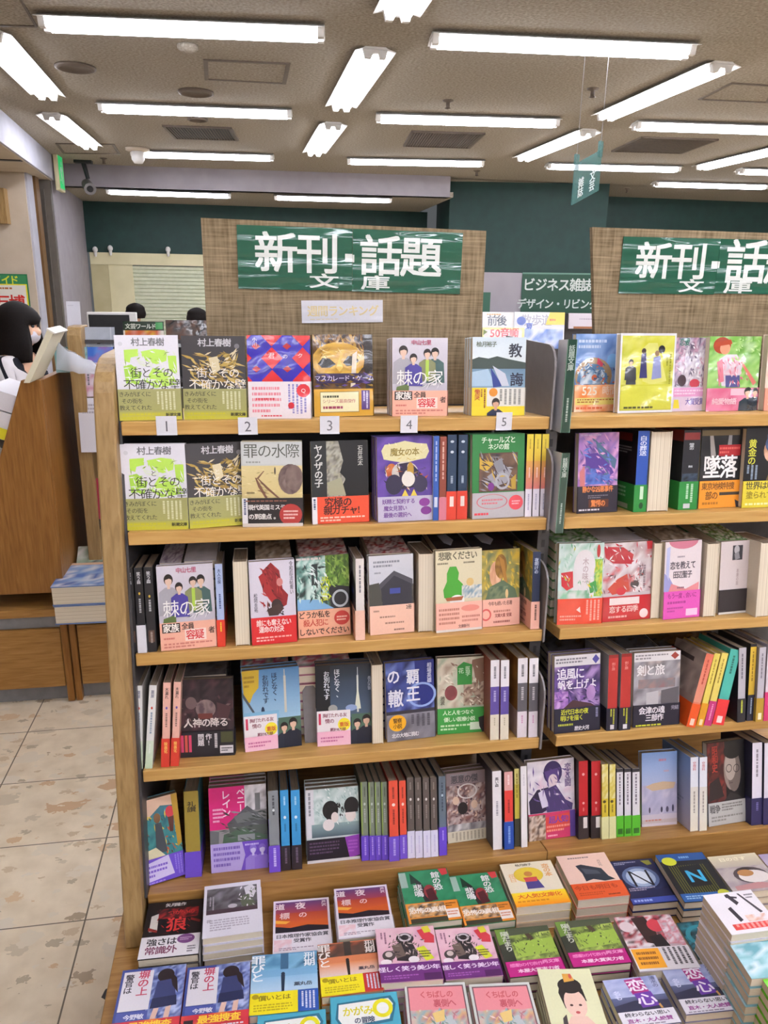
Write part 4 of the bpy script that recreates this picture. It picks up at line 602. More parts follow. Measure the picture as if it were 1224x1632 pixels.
spn('s_taupe', '5c524c', [('L', 28, 6, 44, 14, 1, '8c827c'), ('e', 50, 27, 16, 1.8, 'd0ccc8'), ('L', 28, 34, 44, 24, 1, '867c76')], '4c4440', obi='dad6ec', oh=34, osart=[('L', 30, 72, 40, 24, 1, 'c0b8dc')])
spn('s_slateblue', '5f6c78', [('L', 28, 8, 44, 40, 1, '3c4854'), ('e', 50, 24, 14, 1.6, 'b8c8d0')], '5f6c78', obi='6444c0', oh=36, osart=[('L', 28, 68, 44, 28, 1, 'a890e0')])
spn('s_white', 'e4e0e2', [('V', '黒い森', 50, 8, 40, '3c3840'), ('L', 28, 38, 44, 30, 1, 'a09ca4')], '4c4448')
spn('s_multi', 'e08c90', [('r', 0, 0, 100, 24, 'd8a09c'), ('r', 0, 24, 100, 40, 'd84038'), ('L', 28, 4, 44, 30, 1, 'f0d8d8'), ('L', 28, 36, 44, 24, 1, '8c2420')], '5c4c44', obi='2048a0', oh=36, osart=[('L', 24, 70, 52, 26, 1, '7c9cd8')])
spn('s_gold', 'c8b848', [('r', 0, 0, 100, 20, 'd4c878'), ('L', 28, 6, 44, 50, 1, '8c7c2c')], '4c4834', obi='38382c', oh=36)
spn('s_plain', 'e6e2e4', [('L', 40, 10, 24, 30, 1, 'c0bcc4')], '8c8488')
spn('s_red', 'b82428', [('e', 50, 17, 14, 1.8, 'e4a8a4'), ('e', 50, 54, 12, 1.6, 'e4a8a4'), ('L', 34, 60, 32, 10, 1, 'd8807c')], '3c2c2c', obi='352b2c', oh=30, osart=[('r', 44, 72, 44, 14, 'dcd4d0')])
spn('s_yellowcream', 'd0b838', [('n', 0, 0, 100, 46, 'd8cc80 c8b448 dcd49c', 3, 4), ('e', 40, 50, 26, 2, '4c401c'), ('L', 28, 54, 44, 14, 1, '6c5c20')], '8c7c3c', obi='d8d69c', oh=30)
spn('s_whitelime', 'dcd8dc', [('r', 0, 0, 100, 5, '3c383c'), ('L', 28, 8, 44, 50, 1, '77707c')], '55505a', obi='58b42c', oh=31, osart=[('r', 10, 88, 80, 8, '346c24')])
spn('s_skycream', 'dfe2ea', [('V', '空想科', 50, 6, 40, 'c87c84'), ('g', 0, 40, 100, 60, 'd8d4cc', 'e0d8c4'), ('L', 30, 46, 40, 40, 1, '9c948c')], '7f9fd0', art=[('g', 0, 0, 100, 100, '7f9fd0', 'c0b8cc'), ('l', 10, 60, 70, 10, 2, '8c94b4')])
spn('s_whitenavy', 'dcd6e2', [('L', 30, 8, 40, 50, 1, '8c8490')], '2c2a3c', obi='2c2854', oh=33, osart=[('L', 28, 72, 44, 24, 1, '6c68a0')])
spn('s_rednavy', 'b4302c', [('r', 0, 0, 100, 4, '8c2420'), ('V', '剣と旅', 50, 10, 34, 'd88c84')], '9c989c', obi='1f1d30', oh=30, osart=[('L', 22, 71, 56, 20, 2, 'b8bc34'), ('r', 30, 92, 40, 6, 'd0ccd4')])
spn('l_orange', 'd8785c', [('g', 0, 0, 100, 66, 'd86c54', 'd89078'), ('L', 30, 8, 40, 50, 1, 'b04838')], 'a09088', obi='e0541c', oh=32, osart=[('r', 24, 88, 52, 9, 'ecd0bc')], art=[('n', 0, 0, 100, 60, 'b0a49c 8c847c c4b8b0', 5, 8), ('r', 0, 12, 70, 6, '3c3434'), ('n', 0, 40, 40, 26, '2c5468 3c6c80 24303c', 4, 9)])
spn('l_yellow', 'dcc85c', [('L', 30, 8, 40, 50, 1, '9c8834')], 'c8a04c', obi='d8941c', oh=32, osart=[('r', 24, 90, 52, 8, 'f0dcb0')])
spn('l_magenta', 'dcca64', [('L', 30, 8, 40, 50, 1, '9c8834')], 'c8b464', obi='bc2c70', oh=34, osart=[('L', 28, 70, 44, 26, 1, 'e89cc0')])
spn('l_teal', '48b0a0', [('L', 30, 8, 40, 36, 1, '246c60')], '3c9888', obi='dc3034', oh=34, osart=[('r', 24, 88, 52, 9, 'f0d4d0')])
spn('l_black', 'b0acb4', [('L', 30, 8, 40, 50, 1, '6c6874')], '24222a', obi='24232c', oh=32, osart=[('L', 28, 70, 44, 20, 1, 'b8c03c')])
spn('l_gold', 'd4b03c', [('r', 0, 0, 100, 4, '24222c'), ('L', 30, 10, 40, 50, 1, '8c6c1c')], '3c3834', obi='24283c', oh=34, osart=[('L', 28, 70, 44, 24, 1, '9cb0c8')])
spn('l_grey', 'b4b0b8', [('L', 30, 8, 40, 50, 1, '77747c')], '8c888c', obi='b08c2c', oh=32, osart=[('r', 24, 88, 52, 9, 'f0e4c0')])
spn('l_pink', 'd8d0d8', [('L', 30, 8, 40, 50, 1, '9c949c')], 'a8a0a8', obi='c8306c', oh=38, osart=[('L', 28, 68, 44, 26, 1, 'f0a8c4')])
design('plainpages', 'd8cdb8', [], spine='d8d0c4')
# flat stock seen only by a strip of its cover
design('f_manga', 'c8c0c8', [('n', 0, 0, 100, 100, 'd8d0d8 a898ac e4dce4 8c7c90', 9, 221)], mat='gloss')
design('f_grey', '9c9aa2', [('n', 0, 0, 100, 100, 'b4b2ba d4d2da c4c2ca', 4, 222), ('l', 10, 80, 60, 10, 2, 'd8d4dc')], mat='gloss')
design('f_brown', '7c6a5c', [('n', 0, 0, 100, 100, '9c8a78 c4b4a0 7c6c5c d8ccbc', 8, 223)], mat='gloss')
design('f_red', '8c5c5c', [('n', 0, 0, 100, 100, 'b84c54 f0e4e4 7c4c54 d8c4c8', 10, 224)], mat='gloss')
design('f_black', '1e1d24', [('n', 0, 0, 100, 100, '1c1b22 24232c 34333c', 5, 225), ('p', [30, 40, 60, 36, 70, 60, 50, 80, 34, 70], 'b0b0b8')], mat='gloss')
design('f_pink', 'c88ca0', [('n', 0, 0, 100, 100, 'c86c90 e8dce4 8ca8a0 d85c70 f0e8ec', 9, 226)], mat='gloss')
design('f_green', '5c9c54', [('n', 0, 0, 100, 100, '3c8c3c a8d49c e4ece4 2c6c34 8cb484', 10, 227)], mat='gloss')
design('f_dark', '4a484a', [('n', 0, 0, 100, 100, '3c3a3c 5c5a5c 464446', 5, 228)], mat='gloss')
# the display table
design('wolf', '1a1416', [('T', '矢月隆作', 50, 7, 9, 'd8d4d4'), ('n', 22, 14, 70, 18, '3c1416 a02424 5c1c1c 1a1416', 9, 231), ('T', 'つがいの', 62, 22, 12, 'b8302c'), ('T', '狼', 56, 44, 34, 'c83430'), ('p', [10, 26, 22, 22, 24, 54, 10, 54], 'c8c4bc'), ('p', [8, 46, 24, 52, 24, 56, 8, 52], '8c2c28'), ('p', [80, 34, 98, 40, 96, 44, 80, 38], '7c2420'), ('k', 18, 12, 74, 50, 40, 12, 1.6, 60, 70, 'a02424 5c1c1c 1a1416', 6)], spine='1c1618',
       obi='e6e3e8', oh=36, oart=[('T', '強さは', 36, 74, 17, '2c2830'), ('T', '常識外', 36, 88, 18, '7c3c5c'), ('e', 76, 72, 15, 8, '7c4c84'), ('l', 66, 69, 20, 6, 2, 'c8a8cc'), ('l', 80, 84, 14, 12, 3, '66606c')])
design('lily', 'dedbe6', [('r', 5, 8, 88, 50, '4a484c'), ('n', 5, 8, 88, 50, '3a383c 6c6a6e 504e52 84828a', 8, 241), ('p', [70, 12, 84, 6, 92, 20, 86, 34, 74, 30], 'd8d4dc'), ('p', [62, 30, 78, 26, 90, 46, 80, 56, 66, 48], '5c6450'), ('k', 62, 10, 30, 46, 30, 10, 3, 60, 60, 'd8d4dc 5c6450 8c948c e8e4ec', 6), ('e', 50, 46, 8, 4, 'b8b4bc'), ('r', 5, 50, 88, 8, '4c3c44'), ('L', 9, 24, 10, 26, 2, 'a8a4ac'), ('l', 12, 68, 66, 22, 5, 'b0aab8'), ('V', '花', 10, 68, 8, '8c8894')], spine='d0bcdc', sart=[('V', '白百合', 50, 20, 40, '8c4c9c')])
design('sunset', 'e0d6e4', [('g', 4, 4, 92, 22, '5c3c74', '9c3c4c'), ('g', 4, 26, 92, 30, 'a8402c', 'd8642c'), ('p', [4, 42, 26, 40, 50, 46, 96, 40, 96, 52, 4, 52], 'c85a24'), ('p', [4, 38, 30, 42, 22, 46, 4, 44], 'e8a83c'), ('p', [4, 56, 4, 50, 30, 54, 60, 50, 96, 54, 96, 62, 4, 62], '241c24'), ('T', '道', 12, 13, 16, 'ecdce0'), ('T', '夜', 48, 13, 18, 'ecdce0'), ('T', '標', 20, 31, 17, 'e8c8c8'), ('T', 'の', 52, 31, 15, 'e8c8c8'), ('V', '芦沢', 90, 6, 8, 'e8d8e0')], spine='d8ccdc',
       obi='e8e2ea', oh=36, oart=[('T', '日本推理作家協会賞', 50, 70, 10, '3c3844'), ('T', '受賞作', 50, 79, 10, '3c3844'), ('n', 2, 76, 30, 20, 'f0dce0 e8c0c8 e8e2ea', 4, 4), ('l', 10, 90, 60, 6, 2, '9c8c9c')])
design('green_horror', '2c7a54', [('n', 0, 0, 100, 64, '2a7c54 348a60 246c48', 6, 251), ('r', 0, 2, 14, 30, '9cb4a8'), ('p', [22, 4, 40, 24, 20, 26], '1c3c2c'), ('p', [28, 18, 40, 24, 54, 62, 40, 62], '2c2a2c'), ('e', 54, 44, 12, 14, '8c3034'), ('p', [46, 40, 60, 36, 66, 60, 48, 62], '4c2024'), ('V', '悲鳴', 32, 28, 17, 'ece8ea'), ('V', '館の恐', 72, 6, 17, 'ece8ea'), ('p', [80, -2, 98, -2, 98, 12, 86, 14], 'c83c40')], spine='24644a',
       obi='d8862c', oh=36, oart=[('n', 4, 66, 70, 24, 'e0d8cc 8c6c4c d8a468 3c3434', 10, 252), ('T', '恐怖の真相', 40, 78, 14, 'f0e8e0'), ('r', 4, 92, 70, 8, '3c3c2c'), ('r', 74, 80, 24, 16, 'e8e0dc'), ('l', 76, 83, 20, 9, 2, 'c87c5c'), ('l', 76, 68, 20, 8, 2, '6c4014')])
design('yellow_band', 'e6dcc4', [('T', '柚月麻子', 44, 6, 8, '4c483c'), ('e', 46, 30, 28, 18, 'd8bc3c'), ('e', 46, 28, 8, 6, 'b87c3c'), ('p', [36, 36, 58, 36, 66, 62, 34, 62], '4c4484'), ('p', [34, 36, 60, 36, 58, 46, 36, 46], 'c8484c'), ('V', '恋の本', 84, 8, 14, 'e0a05c'), ('V', '花日', 14, 26, 13, 'e4b480')], spine='e0d4b8',
       obi='ecc82c', oh=30, oart=[('g', 0, 70, 100, 30, 'ecd02c', 'e88a1c'), ('T', '大人気!文庫化', 50, 79, 13, 'd0542c'), ('l', 6, 87, 84, 6, 1, 'c87c1c')])
design('piano', 'e6c4b4', [('l', 20, 6, 50, 5, 1, '7c6c6c'), ('V', '月の光', 78, 16, 7, 'a88c84'), ('p', [28, 26, 40, 24, 76, 36, 82, 54, 92, 62, 70, 64, 50, 58, 34, 62, 34, 44], '2c3440'), ('p', [36, 32, 66, 40, 70, 48, 40, 46], '48525e')], spine='dcbcac',
       obi='d8582c', oh=33, oart=[('T', '今日も明日も', 46, 77, 14, 'a83c1c'), ('l', 8, 86, 50, 8, 2, 'b0441f'), ('l', 62, 92, 30, 5, 1, '6c2c14')])
design('n_navy', '23264a', [('n', 0, 0, 100, 70, '1f2244 2c3258 191c3c', 5, 261), ('e', 50, 42, 40, 26, '5c6c94'), ('e', 50, 42, 32, 21, '9cacc8'), ('e', 50, 42, 22, 15, 'd0d8e4'), ('p', [28, 26, 33, 26, 33, 62, 28, 62], '23222c'), ('p', [66, 26, 71, 26, 71, 62, 66, 62], '23222c'), ('p', [28, 26, 33, 26, 71, 62, 66, 62], '23222c'), ('l', 8, 4, 50, 7, 2, 'a8acc0'), ('p', [70, 4, 90, 4, 92, 14, 80, 16], '8c8c3c'), ('l', 10, 64, 60, 8, 2, 'a89cb0')], spine='20244a',
       obi='3c4c9c', oh=12, oart=[('l', 6, 90, 84, 8, 1, '98a8dc')])
design('n_teal', '1c1d22', [('r', 0, 0, 100, 16, '27508c'), ('e', 20, 16, 15, 9, 'c8cc34'), ('l', 44, 5, 44, 8, 1, '7ca4d0')] + [('r', 12 + k * 5, 26, 1.6, 60, '6c6c2c') for k in range(15)] + [('p', [30, 30, 74, 26, 76, 70, 32, 72], '15171c'), ('T', 'N', 54, 50, 44, '3aa4d0'), ('r', 0, 84, 100, 16, '2c5c9c'), ('e', 86, 88, 12, 8, 'b8bc3c'), ('l', 8, 88, 60, 8, 2, '9cc0e0')], spine='1d1d24')
design('beige_art', 'b0a494', [('g', 0, 0, 100, 40, 'cfc4a4', 'a89c94'), ('T', '日のさす', 46, 12, 14, 'e8e0c4'), ('n', 0, 34, 100, 66, '9c9094 b4a8a4 8c8088', 6, 271), ('m', 58, 58, 34, 22, '3c3434 54484a 2c2626', 3), ('e', 62, 62, 30, 17, 'd8d0cc'), ('e', 50, 52, 16, 9, 'a87848'), ('p', [10, 84, 60, 78, 100, 86, 100, 94, 10, 94], 'b08080')], spine='a89c8c')
design('lavender', 'b4a8c0', [('n', 0, 0, 100, 100, 'b0a4c0 c8bcd4 a094b0', 5, 275), ('T', '夢の', 40, 20, 18, '6c5c84')])
design('brush', 'e8e4ea', [('p', [40, 6, 48, 4, 58, 28, 50, 34], '34303a'), ('p', [28, 40, 36, 36, 42, 70, 34, 74], '34303a'), ('p', [66, 6, 70, 6, 90, 56, 84, 58], '44404a'), ('l', 78, 8, 18, 14, 2, '77747c'), ('p', [40, 8, 62, 14, 60, 18, 40, 14], '34303a'), ('n', 50, 60, 40, 16, 'e8d4cc d8a894 e8e4ea', 4, 281), ('r', 14, 78, 86, 14, 'd84844'), ('L', 18, 79, 78, 12, 8, 'f0a8a4')], spine='e0dce4')
design('teal_art', '8cbcc4', [('n', 0, 0, 100, 100, '84b8c0 a8d0d8 d8e4ea 6ca4b0', 6, 285), ('r', 8, 6, 84, 16, '4c8c98'), ('l', 12, 9, 70, 10, 2, 'c0e0e4')], spine='a8ccd4')
design('lime_book', '6cc42c', [('g', 0, 0, 100, 100, '74cc30', '68bc28'), ('T', '猫の', 50, 20, 18, 'e4f4d0')], spine='5cb024', mat='gloss')
design('comic', 'd8a8bc', [('n', 0, 0, 100, 70, 'dcacbc e4bcc8 d098b0', 5, 291), ('L', 6, 8, 12, 22, 2, '8c5c74'), ('e', 48, 22, 15, 11, '2a262a'), ('o', 48, 20, 11, 8, 4, 'c8c0c4'), ('p', [34, 30, 58, 26, 66, 52, 60, 66, 30, 62], '2e282c'), ('p', [24, 34, 40, 30, 46, 54, 30, 58], '6c5c54'), ('e', 18, 52, 11, 9, '4c4444'), ('e', 18, 50, 6, 5, 'c8b8b4'), ('p', [70, 8, 84, 4, 98, 20, 96, 34, 80, 32], 'c83c48'), ('p', [78, 2, 90, 0, 94, 12, 82, 14], 'd0c43c'), ('k', 20, 14, 60, 50, 60, 12, 3, 50, 80, '2e282c 6c5c54 c8b8b4 4c4444 8c7c74', 6), ('p', [64, 42, 78, 38, 92, 62, 78, 66], 'd0d438'), ('l', 68, 46, 20, 14, 3, '4c4c24'), ('e', 58, 62, 9, 6, 'e8e0e4'), ('e', 12, 64, 9, 5, 'e8dce0')], spine='a87c94',
       obi='6a2c74', oh=32, oart=[('T', '怪しく笑う美少年', 48, 78, 12.5, 'ecdcf0'), ('l', 6, 88, 56, 8, 2, '9c5ca8'), ('r', 70, 88, 28, 12, '4c1c54')])
design('meadow', '3c4434', [('r', 0, 0, 24, 70, '34382e'), ('n', 22, 0, 78, 70, '44502e 8aa048 5c6c38 a8bc5c', 8, 301), ('p', [26, 30, 100, 26, 100, 56, 30, 62], '94b048'), ('p', [48, 4, 56, 2, 66, 26, 58, 30], '4c3c30'), ('p', [0, 0, 20, 0, 14, 30, 0, 34], '6c8c3c'), ('k', 24, 4, 76, 62, 70, 10, 3, 80, 40, '8aa048 5c6c38 a8bc5c 3c4430', 6), ('V', '陽だまり', 16, 6, 15, 'c8ccc0'), ('p', [22, 0, 100, 0, 100, 12, 24, 16], '4c5440')], spine='2e3428',
       obi='b41c78', oh=30, oart=[('T', '感動の代表作', 36, 78, 10, 'e488bc'), ('T', '再文庫', 80, 76, 10, 'e89cc8'), ('T', '本屋大賞実力者', 54, 90, 10.5, 'f4d8e8')])
design('bloodart', 'c8bcc4', [('n', 0, 0, 100, 70, 'd8ccd0 b84450 2c2428 e4dce0 8c3038', 10, 311), ('p', [28, 4, 52, 2, 60, 30, 56, 56, 36, 50], '34201f'), ('e', 64, 20, 14, 12, 'c8404c'), ('e', 14, 20, 12, 10, 'd8c8cc'), ('p', [44, 40, 66, 36, 74, 66, 48, 66], '201a1e'), ('n', 72, 10, 28, 56, 'dcd0d8 c87c88 b8acb4', 5, 312)], spine='9c8c90',
       obi='dcd8de', oh=40, oart=[('r', 2, 62, 46, 34, 'e8a02c'), ('l', 8, 66, 34, 26, 3, '8c541c'), ('L', 52, 62, 44, 30, 5, '4c484e')])
design('tealdark', '1d3c46', [('n', 0, 0, 100, 100, '1f4852 2c8090 14282e 184048', 8, 321), ('o', 40, 40, 36, 30, 10, '2c8c9c'), ('e', 50, 54, 24, 22, '101c20'), ('p', [60, 0, 100, 0, 100, 60, 72, 40], '1c2e38')], spine='1c343c')
design('school', '3c4a8c', [('n', 46, 0, 54, 74, '4c5ca0 8c9cd0 34407c b0bce0', 7, 331), ('r', 4, 4, 46, 56, 'dcd8e0'), ('V', '警官は', 14, 8, 13, '34303c'), ('V', '塀の上', 36, 4, 17, 'c03c5c'), ('e', 70, 14, 13, 10, '2a2024'), ('p', [58, 22, 84, 20, 90, 50, 54, 52], '38406c'), ('p', [54, 46, 90, 44, 92, 58, 52, 60], '262c50'), ('p', [58, 60, 66, 60, 62, 76, 54, 76], 'd8b4a4'), ('p', [76, 60, 84, 58, 82, 76, 74, 76], 'd8b4a4'), ('p', [74, 6, 88, 20, 92, 42, 82, 30], '2c2226'), ('r', 4, 62, 46, 12, '4c58a0'), ('T', '今野敏', 30, 69, 10, 'e4e4f0')], spine='a02c3c',
       obi='c8343c', oh=25, oart=[('n', 0, 75, 100, 15, 'd8503c c02c44 e0783c', 6, 332), ('T', '最強捜査', 56, 83, 16, 'f0cc3c'), ('r', 4, 82, 14, 12, '2c2024'), ('l', 14, 91, 80, 8, 2, 'd8d4e4')])
def _person_cover(key, cs, sky, figs, tl, obi2):
    design(key, cs[0], [('g', 0, 0, 100, 70, cs[0], cs[1]), ('n', 0, 2, 100, 26, sky, 6, len(key)), ('r', 44, 0, 12, 28, cs[2]), ('g', 0, 40, 100, 30, cs[1], cs[3]), ('e', 48, 36, 3, 3, figs), ('p', [45, 38, 51, 38, 50, 66, 46, 66], figs), ('V', '罪びと', 10, 2, 21, tl), ('V', '刑期', 88, 2, 17, tl), ('T', '薬丸岳', 78, 55, 9, '3c3c4c')], spine=cs[2],
           obi='e8d820', oh=34, oart=[('r', 70, 66, 30, 34, obi2), ('T', '償いとは', 36, 75, 12, '8c7c1c'), ('l', 6, 84, 56, 12, 3, 'b8a41c'), ('L', 74, 69, 22, 28, 4, 'd8dcf0'), ('e', 8, 72, 5, 4, 'a8941c')])
_person_cover('crime_blue', ('5c94c0', '8cb8d8', '3c6484', 'bcd4e8'), '4c84a8 7cb0d0 3c6c8c', '243448', 'ecf0f4', '2c54a4')
_person_cover('crime_orange', ('c8704c', 'd88858', '3c3430', 'e0d4d0'), '44403c 6c4a3c 34302e b05c3c', '2c2420', 'f0e8e4', 'c03434')
design('qbook', '4aa4bc', [('p', [10, 8, 90, 4, 96, 14, 88, 34, 16, 40, 6, 26], '2c6c84'), ('p', [12, 10, 86, 7, 92, 14, 84, 31, 18, 36, 10, 26], 'eef0ec'), ('T', 'かがみ', 40, 19, 15, 'd8cc20'), ('o', 76, 18, 15, 11, 6, 'dcd420'), ('T', 'の冒険', 48, 30, 10, '2c3c5c'), ('p', [42, 46, 74, 44, 80, 70, 40, 72], '3c3458'), ('e', 58, 50, 10, 7, 'c85c74'), ('n', 20, 60, 60, 40, '4aa4bc 3c6c9c 8c4c74', 5, 341)], spine='3c90a8')
design('pink_novel', 'd88890', [('r', 0, 0, 100, 100, 'c8ccc8'), ('r', 4, 3, 92, 94, '6c4c54'), ('r', 6, 4.5, 88, 91, 'dc8890'), ('n', 6, 30, 88, 64, 'd89098 c8b8a8 8ca8b0 d0a878 b07880', 9, 351), ('T', 'くちばしの', 50, 13, 11, 'c0545c'), ('T', '裏側へ', 62, 23, 12, 'b8505c'), ('p', [28, 46, 70, 36, 84, 60, 50, 80, 24, 70], 'b4bcc0'), ('k', 10, 30, 80, 60, 90, 10, 3.5, 30, 90, 'c8b8a8 8ca8b0 d0a878 b07880 6c8c84 e0c8c0', 6), ('e', 64, 54, 7, 6, '3c6cc0'), ('e', 22, 54, 8, 10, '6c8c84'), ('p', [40, 34, 60, 30, 58, 42, 44, 44], 'e0c078')], spine='d8d0c8')
design('geisha', 'dcdcb4', [('r', 0, 0, 100, 60, 'dedeb6'), ('p', [28, 28, 36, 14, 62, 14, 74, 24, 76, 38, 66, 34, 40, 36, 34, 46], '2a2524'), ('e', 54, 40, 20, 16, 'e8c4b4'), ('e', 52, 20, 22, 9, '2a2524'), ('p', [44, 6, 60, 6, 64, 14, 44, 16], 'd8a048'), ('e', 58, 9, 3, 3, 'c85448'), ('e', 46, 42, 3, 1.2, '4c3430'), ('e', 62, 42, 3, 1.2, '4c3430'), ('e', 54, 50, 4, 1.5, 'c85c5c'), ('p', [24, 66, 40, 54, 68, 54, 84, 66, 96, 80, 14, 82], 'e4c0b0'), ('p', [24, 56, 32, 52, 30, 70, 20, 72], '4c4444')] + [('r', 4 + 6 * k, 74, 3, 26, 'e07ca0') for k in range(16)] + [('p', [30, 82, 70, 80, 80, 100, 24, 100], 'e6e4ee')], spine='d4d4ac')
design('renshin', '6c6c94', [('g', 0, 0, 100, 40, 'a0a4cc', '8c94c0'), ('n', 0, 0, 100, 40, '8890c0 b0b8d8 98a0cc', 5, 361), ('g', 0, 40, 100, 30, '5c6488', '24263a'), ('p', [0, 56, 40, 48, 100, 52, 100, 70, 0, 70], '30324a'), ('p', [38, 4, 70, 2, 74, 34, 42, 36], 'a8307c'), ('T', '恋', 56, 18, 34, 'ece4f0'), ('p', [44, 34, 76, 32, 80, 62, 48, 64], '6a3ca0'), ('T', '心', 62, 48, 34, 'ece4f0'), ('V', '名も', 14, 26, 13, 'd0d4ec'), ('V', '清水の', 90, 2, 11, '6c7094'), ('p', [78, 60, 82, 58, 84, 68, 80, 68], 'c89858')], spine='8c8cb0',
       obi='e2dfe8', oh=30, oart=[('T', '終わらない思い', 50, 77, 11.5, '3c3844'), ('T', '直木・大人絶賛', 50, 89, 11.5, '94348c'), ('l', 6, 95, 84, 4, 1, '8c8494')])
# ---------------------------------------------------------------- the setting
CZ = 2.6
def struct(mb, name, mat, bevel=0):
    return tag(mb.build(name, mat, None, bevel), kind='structure')
M['floor'] = _floor()
f = MB(); f.box((-6, -11, -0.05), (10, 12, 0)); struct(f, 'floor', M['floor'])
c = MB(); c.box((-2.1, -11, CZ), (10, 8.45, CZ + 0.05)); c.box((2.0, 8.40, CZ), (10, 10.2, CZ + 0.05)); struct(c, 'ceiling', M['ceil'])
# lowered ceiling on the left with its pale upright band
b = MB(); b.prism([(-0.9, -11, 2.385), (-1.17 - 0.45, 5.9, 2.385), (-1.76, 7.95, 2.385), (-1.80, 7.95, 2.385), (-1.66, 5.9, 2.385), (-0.94, -11, 2.385)], (0, 0, 0.23)); struct(b, 'trim_1', M['lavw'])
b = MB(); b.prism([(-0.92, -11, 2.38), (-1.64, 5.9, 2.38), (-1.78, 7.95, 2.38), (-6, 7.95, 2.38), (-6, -11, 2.38)], (0, 0, 0.04)); struct(b, 'ceiling_lowered', M['beige'])
# beam and low soffit at the far end
b = MB(); b.prism([(-2.05, 8.51, 2.40), (2.06, 8.27, 2.40), (2.06, 8.40, 2.40), (-2.05, 8.64, 2.40)], (0, 0, 0.21)); struct(b, 'trim_2', M['lav'])
b = MB(); b.prism([(-2.05, 8.53, 2.40), (2.10, 8.29, 2.40), (2.10, 9.99, 2.40), (-2.05, 9.99, 2.40)], (0, 0, 0.05)); struct(b, 'ceiling_soffit', M['ceil'])
# far walls
b = MB(); b.box((-2.05, 9.96, 1.835), (2.2, 10.06, 2.40)); b.box((-0.25, 9.96, 0), (2.2, 10.06, 1.835)); struct(b, 'wall_back', M['green'])
b = MB(); b.prism([(2.155, 8.65, 0), (3.851, 8.352, 0), (4.1, 9.9, 0), (2.35, 10.1, 0)], (0, 0, CZ)); struct(b, 'wall_pier', M['green'])
b = MB(); b.box((3.9, 9.44, 0), (10, 9.54, CZ)); struct(b, 'wall_back_right', M['green'])
b = MB(); b.box((9.9, -11, 0), (10, 9.44, CZ)); struct(b, 'wall_right', M['beige'])
b = MB(); b.box((-6, -11.1, 0), (10, -11, CZ)); struct(b, 'wall_front', M['beige'])
# left side: gable pier, door recess, grey return wall
b = MB(); b.box((-6, 7.40, 0), (-1.880, 7.60, 2.38)); struct(b, 'wall_left_pier', M['beige'])
b = MB(); b.box((-1.880, 7.42, 0), (-1.862, 7.60, 2.38)); struct(b, 'trim_3', M['lavw'])
b = MB(); b.box((-1.96, 7.62, 0), (-1.845, 7.74, 2.38)); struct(b, 'trim_4', M['door'])
d1 = MB(); d1.box((-1.98, 7.86, 0), (-1.782, 7.92, 2.38)); d1.box((-1.845, 7.84, 0), (-1.835, 7.86, 2.3)); struct(d1, 'door_1', M['doorg'])
b = MB(); b.prism([(-1.780, 7.93, 0), (-1.915, 9.96, 0), (-2.1, 9.96, 0), (-2.1, 7.93, 0)], (0, 0, 2.40)); struct(b, 'wall_left_return', M['lav'])
b = MB(); b.box((-6, -11, 0), (-5.9, 7.4, 2.38)); struct(b, 'wall_left', M['beige'])
# roller shutter in the far wall
t = thing('roller_shutter', 'closed grey-green roller shutter in cream frame under the dark green wall', 'shutter', (-1.885, 9.96, 0))
m = MB(); m.box((0, -0.02, 1.70), (1.62, 0.06, 1.835)); m.build('header_box', M['cream'], t)
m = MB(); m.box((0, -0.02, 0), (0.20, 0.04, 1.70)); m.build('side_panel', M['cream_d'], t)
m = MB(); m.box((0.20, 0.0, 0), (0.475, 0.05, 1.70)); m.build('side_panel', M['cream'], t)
m = MB()
for k in range(38):
    z = 0.02 + k * 0.044; m.prism([(0.475, 0.034, z), (0.475, 0.02, z + 0.010), (0.475, 0.02, z + 0.038), (0.475, 0.034, z + 0.044)], (1.145, 0, 0))
M['slat'] = plain('shutter_slats', 'c2c6ac', 'cdd1b8', 0.5, 20); m.build('curtain', M['slat'], t)
for k, (x, y) in enumerate(((152, 402), (176, 400), (268, 402))):
    p = atY(x, y, 9.9); m = MB(); m.ell((0, 0, 0.03), (0.03, 0.03, 0.035), 10, 6); m.tube((0, 0, -0.05), (0, 0, 0.0), 0.012, 0.02, 8)
    tag(m.build('shutter_lamp', M['white']), ('white spotlight on the shutter header, at its wall end', 'white spotlight on the shutter header, second from the wall', 'white spotlight on the shutter header, standing alone near the tall board')[k], 'light', 'spotlights over the shutter').location = p + Vector((0, 0, 0.0))

